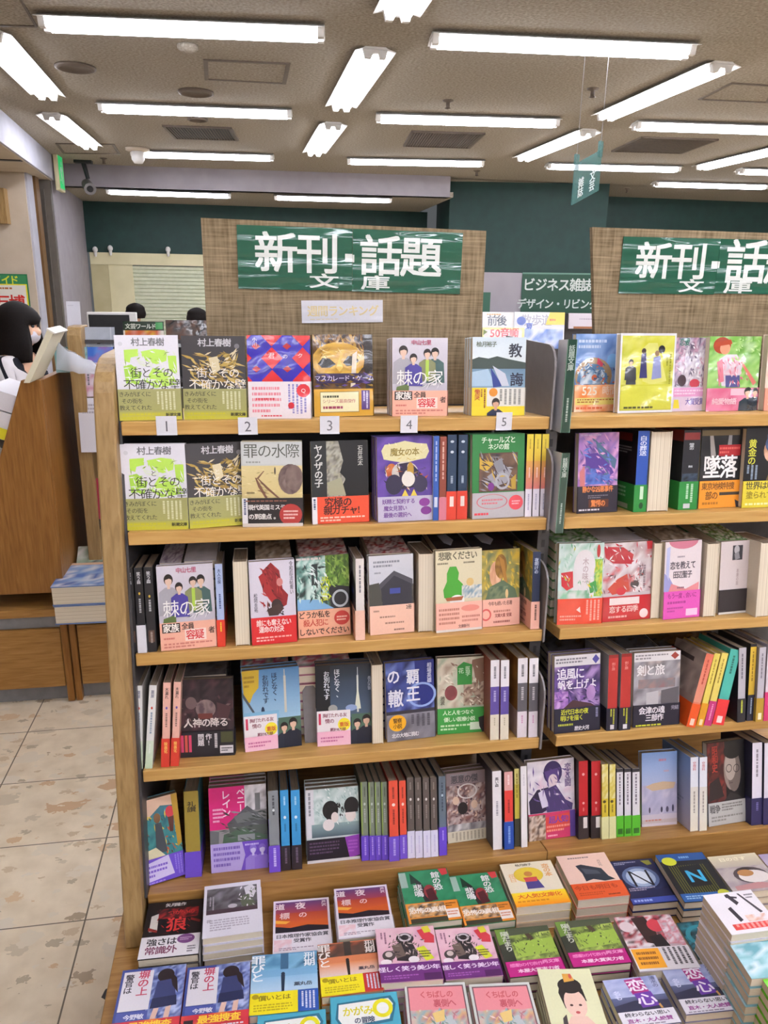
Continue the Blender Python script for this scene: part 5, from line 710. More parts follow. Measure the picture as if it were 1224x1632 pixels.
# ceiling tube lights
def tube_light(p, q, label, group='ceiling tube lights', z=CZ):
    p = Vector((p[0], p[1], 0)); q = Vector((q[0], q[1], 0)); d = q - p; L = 1.235; mid = (p + q) / 2
    t = thing('ceiling_light', label, 'light', (mid.x, mid.y, z), math.atan2(d.y, d.x), group)
    key = 'tl'
    if key not in _bm:
        a = MB(); W = 0.10; h = L / 2
        a.prism([(-h, -0.05, 0), (-h, -0.06, -0.006), (-h, -W, -0.018), (-h, -W, -0.021), (-h, -0.056, -0.010), (-h, 0.056, -0.010), (-h, W, -0.021), (-h, W, -0.018), (-h, 0.06, -0.006), (-h, 0.05, 0)], (L, 0, 0))
        tb = MB()
        for s in (-1, 1): tb.tube((-h + 0.035, s * 0.033, -0.031), (h - 0.035, s * 0.033, -0.031), 0.0185, None, 8)
        so = [MB(), MB()]
        for k, s in enumerate((-1, 1)):
            so[k].prism([(s * (h - 0.018) - 0.014, y_, z_) for y_, z_ in ((-0.060, -0.011), (-0.050, -0.048), (-0.020, -0.048), (-0.012, -0.028), (0.012, -0.028), (0.020, -0.048), (0.050, -0.048), (0.060, -0.011))], (0.028, 0, 0))
        _bm[key] = [('reflector', a.mesh('reflector', M['white_g'])), ('tube', tb.mesh('tube', M['tube'])), ('lamp_holder', so[0].mesh('lamp_holder', M['white'])), ('lamp_holder', so[1].mesh('lamp_holder', M['white']))]
    for nm, me in _bm[key]: link(nm, me, t)
for p, q, lb in [((-0.843, 3.978), (0.331, 3.861), 'tube light across the aisle, above the round ceiling speaker and hatch'),
                 ((0.886, 3.836), (2.023, 3.741), 'tube light across the aisle, topmost one over the gap between the boards'),
                 ((-0.932, 5.666), (0.296, 5.566), 'tube light across the aisle, between ceiling hatch and slotted vent'),
                 ((0.877, 5.539), (2.057, 5.404), 'tube light across the aisle, just above a dark square vent'),
                 ((-1.022, 7.512), (0.249, 7.401), 'tube light across the aisle with a white dome beside its end'),
                 ((0.88, 7.403), (2.102, 7.209), 'tube light across the aisle, just below a dark square vent'),
                 ((2.707, 7.189), (3.894, 7.047), 'tube light across the aisle, partly covered by the hanging green sign'),
                 ((2.606, 5.349), (3.83, 5.23), 'tube light across the aisle, above the far square vent'),
                 ((4.198, 8.036), (5.424, 7.927), 'small distant tube light low over the dark green wall'),
                 ((4.5, 7.0), (5.7, 6.9), 'small distant tube light cut by the picture edge'),
                 ((2.70, 3.66), (3.9, 3.56), 'tube light of which only one end shows at the picture edge'),
                 ((-1.153, 4.2), (-1.187, 5.42), 'tube light along the aisle by the pale band, the larger of two'),
                 ((-1.311, 6.004), (-1.288, 7.269), 'tube light along the aisle by the pale band, ending at ceiling hatch'),
                 ((0.591, 5.30), (0.622, 4.08), 'tube light along the aisle, between the two nearest crosswise tubes'),
                 ((0.56, 7.09), (0.60, 5.86), 'tube light along the aisle, smaller one over the tall board'),
                 ((0.63, 3.55), (0.65, 2.33), 'tube light along the aisle, only its end in view at the top'),
                 ((2.351, 6.87), (2.407, 5.65), 'slanting tube light beside the hanging green sign'),
                 ((2.30, 5.15), (2.351, 3.93), 'slanting tube light above the wires of the hanging sign'),
                 ((4.05, 6.9), (4.12, 5.68), 'slanting tube light at the picture edge, beyond the hanging sign')]:
    tube_light(p, q, lb)
tube_light((-1.43, 8.62), (-0.17, 8.62), 'tube light under the low soffit, over the roller shutter', z=2.40)
tube_light((0.26, 8.62), (1.49, 8.52), 'tube light under the low soffit, behind the tall board', z=2.40)
for j, Y in enumerate((2.1, 0.3, -1.5, -3.3, -5.1, -6.9, -8.7)):
    for X in (-0.3, 1.48, 3.26, 5.04):
        tube_light((X - 0.6, Y + 0.05), (X + 0.6, Y - 0.05), 'tube light on the ceiling over the aisle behind the viewer', 'tube lights behind the viewer')
for Y in (1.2, -0.6, -2.4, -4.2, -6.0, -7.8):
    for X in (0.62, 2.4, 4.2): tube_light((X, Y + 0.6), (X + 0.02, Y - 0.6), 'tube light along the ceiling behind the viewer', 'lengthwise tube lights behind the viewer')
for X, Y in ((6.3, 5.1), (8.0, 5.0), (6.3, 3.3), (8.0, 3.2), (6.4, 7.0), (8.1, 7.0), (4.5, 3.4), (4.45, 5.0)):
    tube_light((X, Y), (X + 1.2, Y - 0.1), 'tube light over the far aisles', 'tube lights over the far aisles')

# ceiling fittings
def disc(name, lb, cat, px, r, mat, h=0.012, group=None):
    p = atZ(px[0], px[1], CZ); m = MB(); m.lathe([(r, 0), (r, -h), (r * 0.8, -h * 1.4), (r * 0.75, -h * 0.6), (0.001, -h * 0.6)], 28)
    o = tag(m.build(name, mat), lb, cat, group); o.location = (p.x, p.y, CZ); return o
disc('ceiling_speaker', 'large round brown ceiling speaker beside the pale band', 'speaker', (120, 106), 0.105, M['vent'], group='round ceiling speakers')
disc('ceiling_speaker', 'round brown ceiling speaker beside the square hatch', 'speaker', (312, 146), 0.105, M['vent'], group='round ceiling speakers')
disc('ceiling_speaker', 'small round brown ceiling speaker above the slotted vent', 'speaker', (315, 189), 0.07, M['vent'], group='round ceiling speakers')
for px, lb in (((299, 72), 'pale smoke detector above the square ceiling hatch'), ((714, 160), 'small dark sprinkler head above a dark square vent'), ((760, 272), 'small dark sprinkler head below the square vent'), ((165, 252), 'small sprinkler head beside the security camera'), ((945, 141), 'dark ceiling fitting between the wires of the hanging sign'), ((1000, 300), 'small dark sprinkler head by the dark green wall')):
    p = atZ(px[0], px[1], CZ); big = 'smoke' in lb
    m = MB(); m.lathe([(0.05, 0), (0.05, -0.015), (0.03, -0.03), (0.001, -0.035)] if big else [(0.035, 0), (0.03, -0.006), (0.012, -0.012), (0.012, -0.04), (0.02, -0.045), (0.001, -0.05)], 18)
    o = tag(m.build('smoke_detector' if big else 'sprinkler_head', M['ceil'] if big else M['vent']), lb, 'detector' if big else 'sprinkler'); o.location = (p.x, p.y, CZ)
p = atZ(219, 236, CZ); t = thing('dome_sensor', 'white domed sensor hanging beside the end of a tube light', 'sensor', (p.x, p.y, CZ))
m = MB(); m.lathe([(0.10, 0), (0.10, -0.02), (0.06, -0.03), (0.001, -0.03)], 20); m.build('base_plate', M['beige'], t)
m = MB(); m.lathe([(0.055, -0.03), (0.055, -0.09), (0.035, -0.12), (0.001, -0.125)], 18); m.build('dome', M['white'], t)
def vent(name, lb, cx, cy, w, d, n, rz=-0.09):
    t = thing(name, lb, 'vent', (cx, cy, CZ), rz, 'ceiling vents')
    m = MB(); b_ = 0.02
    m.box((-w / 2, -d / 2, -0.012), (w / 2, -d / 2 + b_, 0)); m.box((-w / 2, d / 2 - b_, -0.012), (w / 2, d / 2, 0)); m.box((-w / 2, -d / 2, -0.012), (-w / 2 + b_, d / 2, 0)); m.box((w / 2 - b_, -d / 2, -0.012), (w / 2, d / 2, 0)); vf = m.build('vent_frame', M['vent'], t)
    m = MB()
    for k in range(n): x = -w / 2 + b_ + (w - 2 * b_) * (k + 0.5) / n; m.prism([(x - 0.006, -d / 2 + b_, 0), (x + 0.004, -d / 2 + b_, 0), (x + 0.010, -d / 2 + b_, -0.010), (x, -d / 2 + b_, -0.010)], (0, d - 2 * b_, 0))
    m.build('louvres', M['vent'], vf)
    m = MB(); m.box((-w / 2 + 0.01, -d / 2 + 0.01, -0.002), (w / 2 - 0.01, d / 2 - 0.01, -0.0005)); m.build('duct_back', M['black'], t)
vent('ceiling_vent', 'slotted brown ceiling vent between two crosswise tube lights', -0.335, 6.50, 0.50, 0.50, 22)
vent('ceiling_vent', 'dark square ceiling vent over the tall board', *atZ(705, 222, CZ)[:2], 0.55, 0.62, 26)
vent('ceiling_vent', 'dark square ceiling vent behind the hanging green sign', *atZ(1056, 231, CZ)[:2], 0.60, 0.62, 26)
def hatch(lb, q):
    P = [atZ(x, y, CZ) for x, y in q]; t = thing('ceiling_hatch', lb, 'hatch', (0, 0, 0), 0, 'ceiling hatches'); cen = sum(P, Vector()) / 4; t.location = cen
    m = MB(); O = [p - cen for p in P]; I = [p * 0.9 for p in O]; h = 0.006
    for i in range(4):
        j = (i + 1) % 4; m.prism([O[i] - Vector((0, 0, h)), O[j] - Vector((0, 0, h)), I[j] - Vector((0, 0, h)), I[i] - Vector((0, 0, h))], (0, 0, h))
    m.build('hatch_frame', M['vent'], t)
    m = MB(); m.prism([p - Vector((0, 0, 0.002)) for p in I], (0, 0, 0.002)); m.build('hatch_panel', M['ceil'], t)
hatch('square ceiling hatch beside two round speakers', [(326, 126), (456, 133), (463, 100), (324, 94)])
hatch('ceiling hatch at the end of a lengthwise tube light', [(100, 244), (192, 245), (182, 229), (88, 228)])
hatch('faint ceiling hatch over the far vents', [(1112, 158), (1224, 163), (1240, 136), (1166, 131)])
hatch('ceiling hatch at the top corner over the pale band', [(-30, 40), (60, 42), (30, -10), (-40, -12)])
p = atZ(185, 197 + 0, CZ)
# security camera
p = atZ(141, 262, CZ); t = thing('security_camera', 'pale security camera on a black ceiling bracket before the grey beam', 'camera', (p.x, p.y - 0.25, CZ))
m = MB(); m.box((-0.08, -0.04, -0.025), (0.08, 0.04, 0)); m.tube((0.0, 0, -0.02), (0.03, 0, -0.16), 0.022, 0.018, 10); m.build('bracket', M['black'], t)
m = MB(); m.tube((0.0, 0.08, -0.20), (0.06, -0.10, -0.26), 0.05, 0.055, 16); cb = m.build('camera_body', M['steel_l'], t)
m = MB(); m.tube((0.06, -0.10, -0.26), (0.063, -0.108, -0.263), 0.03, 0.028, 16); m.build('lens', M['black'], cb)
# exit sign
ex0 = atY(85, 262, 7.9); ex1 = atY(96, 303, 7.9); exd = atX(104, 300, ex1.x).y - 7.9
t = thing('exit_sign', 'green-lit emergency exit sign box hanging at the end of the pale band', 'sign', (ex1.x - 0.05, 7.9, ex1.z))
m = MB(); m.box((ex0.x - ex1.x + 0.05, 0, 0), (0.05, exd, 0.33)); sbx = m.build('sign_box', M['cream'], t, 0.006)
M['exitp'] = printed('exit_print', 0.4)
fc = MB(); fc.add([(0.0512, 0.02, 0.02), (0.0512, exd - 0.02, 0.02), (0.0512, exd - 0.02, 0.31), (0.0512, 0.02, 0.31)], [(0, 1, 2, 3)]); o = fc.build('lit_face', M['exitg'], sbx)
m = MB(); draw(m, [('e', 58, 22, 7, 7, 'f2fff6'), ('p', [40, 34, 62, 30, 72, 44, 66, 48, 58, 40, 54, 54, 66, 66, 60, 84, 53, 82, 56, 68, 44, 58, 34, 76, 22, 78, 22, 72, 31, 70, 42, 46, 34, 44, 28, 54, 23, 50], 'f2fff6'), ('r', 78, 14, 5, 74, 'f2fff6')], exd - 0.04, 0.28, lambda x, z, l: (0.0514 + l * LAY, 0.02 + x, 0.02 + z)); m.build('running_figure', M['exitp'], sbx)
# slot in the lowered ceiling and wooden box on the gable pier
m = MB(); m.box((0, 0, 0), (0.3, 0.06, 0.006)); tag(m.build('ceiling_slot', M['black']), 'narrow dark slot vent in the lowered ceiling', 'vent').location = atZ(-35, 252, 2.38) + Vector((0, 0, -0.006))
p = atY(0, 356, 7.30); m = MB(); m.box((-0.5, 0, 0), (0.06, 0.099, 0.28)); tag(m.build('wall_box', M['beech']), 'pale wooden box on the beige pier, above the poster', 'box').location = p
# hanging sign of tinted acrylic
a = atY(917, 262, 3.7); b_ = atY(960, 238, 3.82); zb = atY(917, 327, 3.7).z
v = Vector((b_.x - a.x, b_.y - a.y, 0)); wd = v.length; t = thing('hanging_sign', 'tinted green acrylic sign with white characters hanging from two wires', 'sign', (a.x, a.y, zb), math.atan2(v.y, v.x))
hh = a.z - zb; m = MB(); sl = (b_.z - a.z); m.prism([(0, 0, 0), (wd, 0, sl * 0.92), (wd, 0, hh + sl), (0, 0, hh)], (0, 0.006, 0)); ap = m.build('acrylic_plate', M['acryl'], t)
m = MB(); mt = lambda x, z, l: (x, -0.0006 - l * LAY, z + sl * x / wd * 0.95); draw(m, [('V', '雑誌', 27, 42, 20, 'dfe8e8'), ('V', '文芸', 70, 40, 21, 'dfe8e8')], wd, hh, mt); m.build('lettering', M['print'], ap)
for x in (0.012, wd - 0.012):
    m = MB(); z0 = hh + sl * x / wd; m.tube((x, 0.003, z0 - 0.01), (x, 0.003, CZ - zb), 0.0012, None, 6); m.build('wire', M['steel_l'], t)
    m = MB(); m.box((x - 0.012, -0.004, z0 - 0.03), (x + 0.012, 0.010, z0 + 0.04)); m.build('clip', M['acryl'], ap)
# black mark on the floor
m = MB(); rr = random.Random(4); m.prism([(0.010 * (1 + 0.6 * rr.random()) * math.cos(a_), 0.012 * (1 + 0.6 * rr.random()) * math.sin(a_), 0) for a_ in [2 * math.pi * i / 14 for i in range(14)]], (0, 0, 0.0015))
tag(m.build('floor_mark', M['black']), 'small black splotch on the terrazzo floor beside the display table', 'stain').location = (-0.361, 1.376, 0)
# ---------------------------------------------------------------- the bookcase bays and the display table
ZS = [1.289, 1.113, 0.9075, 0.701]; YF = [1.237, 1.214, 1.192, 1.165]; ST = 0.022
DECK = 0.482; TBL = 0.415
def yfront(z): return 1.242 - 0.171 * (1.379 - z)
def bay(name, label, x0, x1, left_panel):
    t = thing(name, label, 'bookcase', ((x0 + x1) / 2, 1.4, DECK - 0.062)); O = Vector(t.location)
    def mk(nm, fn, mat, bev=0.0015, lb=None):
        m = MB(); fn(m); m.v = [tuple(Vector(p) - O) for p in m.v]; o = m.build(nm, mat, t, bev)
        if lb: o['label'] = lb
        return o
    for q, (z, y) in enumerate(zip(ZS, YF)):
        tn = math.tan(R_(SHELF[q][2]))
        xa = max(x0 + 0.002, 0.533 if x0 > 0 else -9); mk('shelf', lambda m: m.prism([(xa, y, z - ST), (xa, y, z), (xa, 1.55, z - (1.55 - y) * tn), (xa, 1.55, z - ST - (1.55 - y) * tn)], (x1 - 0.002 - xa, 0, 0)), M['oak'])
        mk('end_plate', lambda m: m.prism([(x1 - 0.002, y - 0.004, z - ST), (x1 - 0.002, y - 0.004, z + 0.085)] + [(x1 - 0.002, y - 0.004 + 0.035 * (1 - math.cos(a)), z + 0.085 + 0.035 * math.sin(a)) for a in (0.4, 0.8, 1.2, 1.57)] + [(x1 - 0.002, 1.50, z + 0.12), (x1 - 0.002, 1.50, z - ST)], (0.0035, 0, 0)), M['steel_l'], 0)
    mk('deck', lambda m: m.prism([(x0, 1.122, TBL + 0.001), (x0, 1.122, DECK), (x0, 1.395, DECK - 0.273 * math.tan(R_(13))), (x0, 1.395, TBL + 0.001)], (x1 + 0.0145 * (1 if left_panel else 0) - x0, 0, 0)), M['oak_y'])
    mk('back_panel', lambda m: m.box((x0, 1.562, DECK - 0.06), (x1, 1.58, 1.30)), M['steel'], 0)
    if left_panel:
        def pan(m):
            ys = [(yfront(0.4165), 0.4165)] + [(yfront(1.305), 1.305)] + [(yfront(1.305) + 0.004 + 0.10 * (1 - math.cos(a)), 1.318 + 0.068 * math.sin(a)) for a in (0.25, 0.5, 0.75, 1.0, 1.25, 1.57)] + [(1.60, 1.386), (1.60, 0.4165)]
            m.prism([(-0.248, y, z) for y, z in ys], (0.031, 0, 0))
        mk('side_panel', pan, M['beech'], 0.003, 'pale wooden end panel with rounded top corner')
        mk('side_plate', lambda m: m.prism([(-0.2165, yfront(0.48) + 0.03, 0.48), (-0.2165, yfront(1.30) + 0.03, 1.30), (-0.2165, yfront(1.30) + 0.10, 1.365), (-0.2165, 1.57, 1.365), (-0.2165, 1.57, 0.48)], (0.004, 0, 0)), M['steel'], 0)
    return t
bay('bookcase', 'bookcase bay with wooden end panel, under the whole sign board', -0.2125, 0.502, True)
bay('bookcase', 'bookcase bay beyond the dark steel post, cut by the picture edge', 0.5175, 1.26, False)
t = thing('upright_post', 'dark grey steel upright post between the two bookcase bays', 'post', (0.516, 1.3, DECK))
m = MB(); m.prism([(-0.011, 1.262 - 1.3, 0.002), (-0.011, 1.262 - 1.3, 0.82), (-0.011, 1.275 - 1.3, 0.895), (-0.011, 0.255, 0.895), (-0.011, 0.255, 0.002)], (0.022, 0, 0)); m.build('post', M['steel'], t)
m = MB()
for k in range(30): m.box((-0.003, -0.0386, 0.02 + 0.027 * k), (0.003, -0.0375, 0.034 + 0.027 * k))
m.build('slot_strip', M['black'], t)
# a gap filler block of deck between the bays
t = thing('display_table', 'low wooden table for face-up paperbacks in front of the bookcases', 'table', (0.4, 0.9, 0))
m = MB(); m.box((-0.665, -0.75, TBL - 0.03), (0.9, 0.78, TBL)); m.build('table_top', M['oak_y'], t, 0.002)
m = MB(); m.box((-0.63, -0.70, 0.06), (0.88, 0.76, TBL - 0.03)); m.build('cabinet_body', M['walnut_h'], t, 0.002)
m = MB(); m.box((-0.60, -0.66, 0), (0.86, 0.74, 0.06)); m.build('plinth', M['kick'], t)

# sign boards standing behind the top row
def px_board(name, label, tl, tr, bl, Y, zbot, group):
    A, B, C = atY(*tl, Y), atY(*tr, Y), atY(*bl, Y)
    ax = (B - A); W = Vector((ax.x, 0, ax.z)).length; rot = math.atan2(-ax.z, ax.x)
    t = thing(name, label, 'sign board', (A.x, Y, zbot), 0, group)
    dn = (C - A); k = (zbot - A.z) / dn.z; D_ = A + dn * k
    m = MB(); m.prism([(D_.x - A.x, 0, 0), (D_.x - A.x + W * math.cos(rot), 0, 0), (B.x - A.x, 0, B.z - zbot), (0, 0, A.z - zbot)], (0, 0.012, 0)); m.build('board', M['board'], t)
    return t
def px_sheet(parent, nm, tl, tr, bl, Y, ops, base, mat, T=0.0012, label=None):
    A, B, C = atY(*tl, Y), atY(*tr, Y), atY(*bl, Y); W = (B - A).length; H = abs((A - C).z); rot = math.atan2(-(B - A).z, (B - A).x)
    o = panel(nm, W, H, ops, base, mat, parent, T)
    o.matrix_world = Matrix.Translation(A) @ Matrix.Rotation(rot, 4, 'Y') @ Matrix.Translation((0, 0, -H))
    if parent: o.matrix_parent_inverse = Matrix.Translation(-Vector(parent.location)) @ Matrix.Rotation(-parent.rotation_euler.z, 4, 'Z')
    if parent:
        mw = Matrix.Translation(A) @ Matrix.Rotation(rot, 4, 'Y') @ Matrix.Translation((0, 0, -H)); o.matrix_parent_inverse = Matrix(); o.matrix_basis = (Matrix.Translation(parent.location) @ Matrix.Rotation(parent.rotation_euler.z, 4, 'Z')).inverted() @ mw
    if label: o['label'] = label
    return o
BY = 1.385; GS = '1c5a44'; GW = 'e6ebe8'
px_board('header_board', 'wood-grain board carrying the whole green laminated sign and a white strip', (320, 347), (775, 368), (330, 534), BY, ZS[0] + 0.001, 'sign boards on the bookcases')
px_board('header_board', 'wood-grain board beyond the gap, its green sign cut by the picture edge', (944, 362), (1400, 377), (948, 531), BY, ZS[0] + 0.001, 'sign boards on the bookcases')
def green_sign(label, L, Rr):
    A = atY(*L[0], BY - 0.0025); t = thing('shop_sign', label, 'sign', (A.x, BY - 0.002, A.z - 0.1), 0, 'green laminated genre signs')
    px_sheet(t, 'sign_sheet', *L, BY - 0.0025, [('T', '新刊', 53, 40, 36), ], GS, M['lam']) if 0 else None
    px_sheet(t, 'sign_sheet', *L, BY - 0.0025, [('T', '新刊', 51, 42, 32.5, GW, 1.1), ('r', 93.5, 40, 6.5, 13, GW), ('T', '文', 75, 85, 12, GW, 2.1)], GS, M['lam'])
    px_sheet(t, 'sign_sheet', *Rr, BY - 0.0025, [('T', '話題', 44, 42, 33.5, GW, 1.1), ('r', 0, 41, 1.5, 12, GW), ('T', '庫', 21, 85, 12, GW, 2.1)], GS, M['lam'])
green_sign('green laminated sign, shown whole, on the board over the end bay', ((377, 358), (562, 364.5), (380, 460)), ((562.6, 364.5), (738, 371.5), (563, 464.5)))
green_sign('green laminated sign cut by the picture edge, on the second board', ((994, 377), (1149, 380.5), (1000, 468)), ((1149.6, 380.5), (1324, 385), (1150, 468)))
px = px_sheet(None, 'paper_strip', (480, 479), (610, 478), (481, 515), BY - 0.0025, [('T', '週間ランキング', 51, 48, 12.5, 'e2cf9c'), ('l', 10, 80, 60, 8, 1, 'ded0b4')], 'dcdce4', M['lam'])
tag(px, 'white laminated strip with faded yellow writing under the green sign', 'sign')
# numbers taped on the top shelf edge
NLAB = ['white number card 1 taped under the white and lime paperback', 'white number card 2 taped under the red and blue paperback', 'white number card 3 taped under the golden mask paperback', 'white number card 4 taped under the four figures paperback', 'white number card 5 taped under the lake tent paperback']
for k, (x0, y0, x1, y1) in enumerate(((250, 663, 281, 694), (380, 665, 410, 693), (510, 663, 541, 692), (638, 662, 666, 690), (790, 657, 817, 686))):
    Y = YF[0] - 0.0015; A = atY(x0, y1, Y); B = atY(x1, y0, Y)
    o = panel('number_card', B.x - A.x, B.z - A.z, [('t', str(k + 1), 50, 52, 70, '6a6a74')], 'dedfe8', M['lam'], None, 0.0008); o.location = A; tag(o, NLAB[k], 'card', 'ranking numbers on the top shelf edge')
# folded green strip sign on the post, and its lower one
for k, (tp, bt, lb) in enumerate((((897, 541), (893, 690), 'narrow green folded strip sign on the post, beside the top row'), ((890, 722), (885, 850), 'narrow green strip sign on the post, beside the second row'))):
    Y = (1.222, 1.196)[k]; A = atY(bt[0], bt[1], Y); B = atY(tp[0] + 16 * (1 - k) + 13 * k, tp[1], Y); t = thing('strip_sign', lb, 'sign', (A.x, Y, A.z), 0, 'green strip signs on the post')
    H = B.z - A.z; W = 0.017 - 0.003 * k; ops = [('L', 22, 5, 56, 90, 1, 'b8c8c0')]
    panel('front_strip', W, H, [('r', 0, 0, 6, 100, '7c9c8c'), ('r', 94, 0, 6, 100, '7c9c8c'), ('V', '話題文庫', 50, 6, 62, 'aebfb6'), ('L', 30, 62, 40, 30, 1, '9cb0a6')], '24463a', M['gloss'], t)
    m = MB(); m.prism([(0, 0.0012, 0), (-0.002, 0.034, 0), (-0.002, 0.034, H * 0.98), (0, 0.0012, H)], (0.001, 0, 0), col('c9cbd4')); m.build('folded_side', M['gloss'], t)
# ---------------------------------------------------------------- books, row by row
Z1, Z2, Z3, Z4, Z5 = range(5)
r = 'ranked paperbacks'
front('town_white', Z1, (191, 671), (292, 668), 534, 'white paperback with lime green patches on the top shelf')
front('town_dark', Z1, (294, 669), (394, 668), 535, 'dark paperback with gold brush art on the top shelf')
front('quiz', Z1, (397, 668), (496, 667), 534, 'red and blue diamond patterned paperback on the top shelf', tx=392)
front('mask', Z1, (501, 665), (594, 663), 533, 'paperback with a golden carnival mask on its cover', n=2)
front('four', Z1, (625, 664), (712, 663), 538, 'four figures paperback standing above card 4', n=3, t=0.018)
front('tent', Z1, (751, 663), (835, 662), 537, 'lake tent paperback with a yellow and white band', n=3, t=0.016)
front('town_white', Z2, (198, 846), (301, 843), 708, 'white and lime paperback directly below its twin, second shelf')
front('town_dark', Z2, (303, 843), (399, 837), 708, 'dark and gold paperback directly below its twin, second shelf', turn=True)
front('rail', Z2, (387, 840), (483, 838), 704, 'paperback with railway track and brown boulder on its cover', n=2)
front('yaku', Z2, (498, 836), (588, 832), 704, 'black paperback with an orange-red band and a shadowed profile')
front('witch', Z2, (602, 833), (689, 829), 697, 'violet paperback with a cream title plaque', n=3, t=0.016)
spines('s_blue', Z2, [((690, 830), (699, 829.5))], 695, 'thin blue spine standing against the violet paperback')
spines('s_brown', Z2, [((700, 829.5), (711, 829))], 696, 'reddish brown spine between the thin blue and navy ones')
spines('s_navy', Z2, [((712, 829), (727, 828)), ((729, 828), (744, 827.5))], 693, 'navy spines with red bands', anchor='the brown one')
front('inn', Z2, (752, 828), (834, 824), 693, 'green paperback with a mechanical ring on its cover', n=3, t=0.015)
spines('s_yellow', Z2, [((836, 824), (847, 823.6)), ((848, 823.6), (859, 823.2)), ((860, 823.2), (871, 822.8))], 692, 'yellow-to-white spines', anchor='the green paperback')
# third shelf
spines('s_black', Z3, [((208, 1041), (220, 1040.5))], 906, 'black title spine standing next to the wooden end panel')
spines('s_black_w', Z3, [((221.5, 1041), (235, 1040))], 905, 'black spine with a white band between two plain black ones')
spines('s_black', Z3, [((236.5, 1039.7), (251, 1039))], 904, 'black title spine touching the four figures paperback')
front('four', Z3, (257, 1038), (346, 1029), 903, 'four figures paperback with salmon band on the third shelf')
spines('s_bluered', Z3, [((348, 1031), (360, 1030.5))], 899, 'pale blue spine with a red foot band on the third shelf')
spines('plainpages', Z3, [((376, 1030), (400, 1028))], 895, 'paperback showing its cream page edge beside the red figure cover', edge=True)
front('redman', Z3, (402, 1029), (473, 1020), 896, 'lilac paperback with an upside-down crimson figure')
front('jungle', Z3, (476, 1018), (558, 1010), 888, 'paperback with green jungle art and a salmon lettered band')
spines('house', Z3, [((568, 1020.6), (582, 1019.7))], 891, 'white spine with a salmon foot next to the jungle cover')
front('house', Z3, (590, 1013), (659, 1006), 887, 'paperback with a dark roofed house above a salmon band')
spines('plainpages', Z3, [((667, 1008), (692, 1005))], 883, 'paperback showing its cream page edge beside the green bear cover', edge=True)
front('bear', Z3, (695, 1009), (766, 1001), 879, 'cream paperback with a green bear shape')
front('woman', Z3, (768, 1000), (826, 994), 878, 'paperback with a painted woman in ochre and green')
spines('woman', Z3, [((846, 1003), (859, 1001.5))], 880, 'navy spine with a salmon foot band at the end plate')
# fourth shelf
spines('s_whitegreen', Z4, [((217, 1226), (228, 1225.4)), ((231, 1225.4), (243.5, 1224.6))], [1093, 1092], 'white spines fading to pale green', topx=[216, 238], anchor='the end panel')
spines('s_peachred', Z4, [((258, 1222.4), (270.6, 1221)), ((273, 1221), (285, 1220))], [1088, 1087], 'peach spines with red foot bands', topx=[260, 277], anchor='the white ones')
front('darkcrowd', Z4, (286, 1208), (374, 1203), 1084, 'black paperback with a dim crowd scene', tx=288)
front('tower_day', Z4, (391, 1199), (481, 1188), 1071, 'blue sky tower paperback with two young men', n=2, tx=378)
front('tower_night', Z4, (506, 1190), (597, 1183), 1062, 'night tower paperback with two young men', n=2, tx=501)
spines('plainpages', Z4, [((594, 1187), (612, 1185))], 1060, 'page edge of a paperback beside the night tower cover', edge=True)
front('haou', Z4, (617, 1183), (692, 1172), 1058, 'indigo paperback with large pale title and an orange disc')
front('flower', Z4, (697, 1171), (780, 1165), 1050, 'paperback with tan flowers and a green band')
spines('s_purplewhite', Z4, [((781, 1180), (795.6, 1179.6)), ((797, 1179.5), (811, 1179))], 1053, 'white, purple and cream spines', anchor='the tan flower cover')
spines('s_greywhite', Z4, [((824, 1176), (840, 1175.6)), ((842, 1175.6), (857, 1175))], 1050, 'white and grey spines with mustard covers', anchor='the purple ones')
# bottom deck
front('orange_town', Z5, (227, 1415), (296, 1397), 1279, 'orange and teal paperback turned slightly at the end panel', turn=True)
spines('orange_town', Z5, [((298, 1399), (322, 1390))], 1262, 'olive and violet spine behind the orange and teal cover')
front('penny', Z5, (337, 1392), (428, 1382), 1257, 'magenta paperback with a castle roof and lilac band', n=4)
spines('s_slate', Z5, [((431, 1390.6), (448, 1390))], 1261, 'grey spine with a violet foot band beside the magenta cover')
spines('s_cyan', Z5, [((450, 1387.6), (464, 1387)), ((467, 1386), (482, 1385))], 1260, 'bright blue spines with black foot bands', anchor='the grey one')
front('kids', Z5, (490, 1377), (574, 1368), 1260, 'pale paperback with two dark-haired children', n=3)
spines('s_greygreen', Z5, [((577.5, 1372), (588.5, 1371.6)), ((590, 1371.6), (599, 1371.2)), ((600, 1371.2), (609, 1371)), ((610, 1371), (619.5, 1370.5))], 1247, 'grey-green spines with violet feet', anchor='the children cover')
spines('s_redorange', Z5, [((622, 1373), (637, 1371)), ((638.5, 1369), (649.5, 1368.6))], 1245, 'red-orange spines with violet feet', anchor='the grey-green ones')
spines('s_taupe', Z5, [((651, 1368), (662, 1367.6)), ((663.5, 1367.6), (674, 1367.2)), ((676, 1367), (686.5, 1366.6)), ((688, 1365.6), (698.5, 1365.2))], 1240, 'taupe spines with white feet', anchor='the red-orange ones')
spines('s_slateblue', Z5, [((701, 1363.6), (712.5, 1363))], 1238, 'slate blue spine with a violet foot beside the crowd cover')
front('crowd', Z5, (714, 1345), (780, 1336), 1234, 'crowd of faces paperback with a beige band', n=2)
spines('s_white', Z5, [((786, 1355), (801, 1354))], 1230, 'white spine standing beside the crowd of faces cover')
spines('s_multi', Z5, [((805, 1354), (819, 1353))], 1231, 'pink and red spine with a blue foot band')
spines('s_gold', Z5, [((821, 1349), (829, 1348.4))], 1226, 'thin mustard spine with a dark foot')
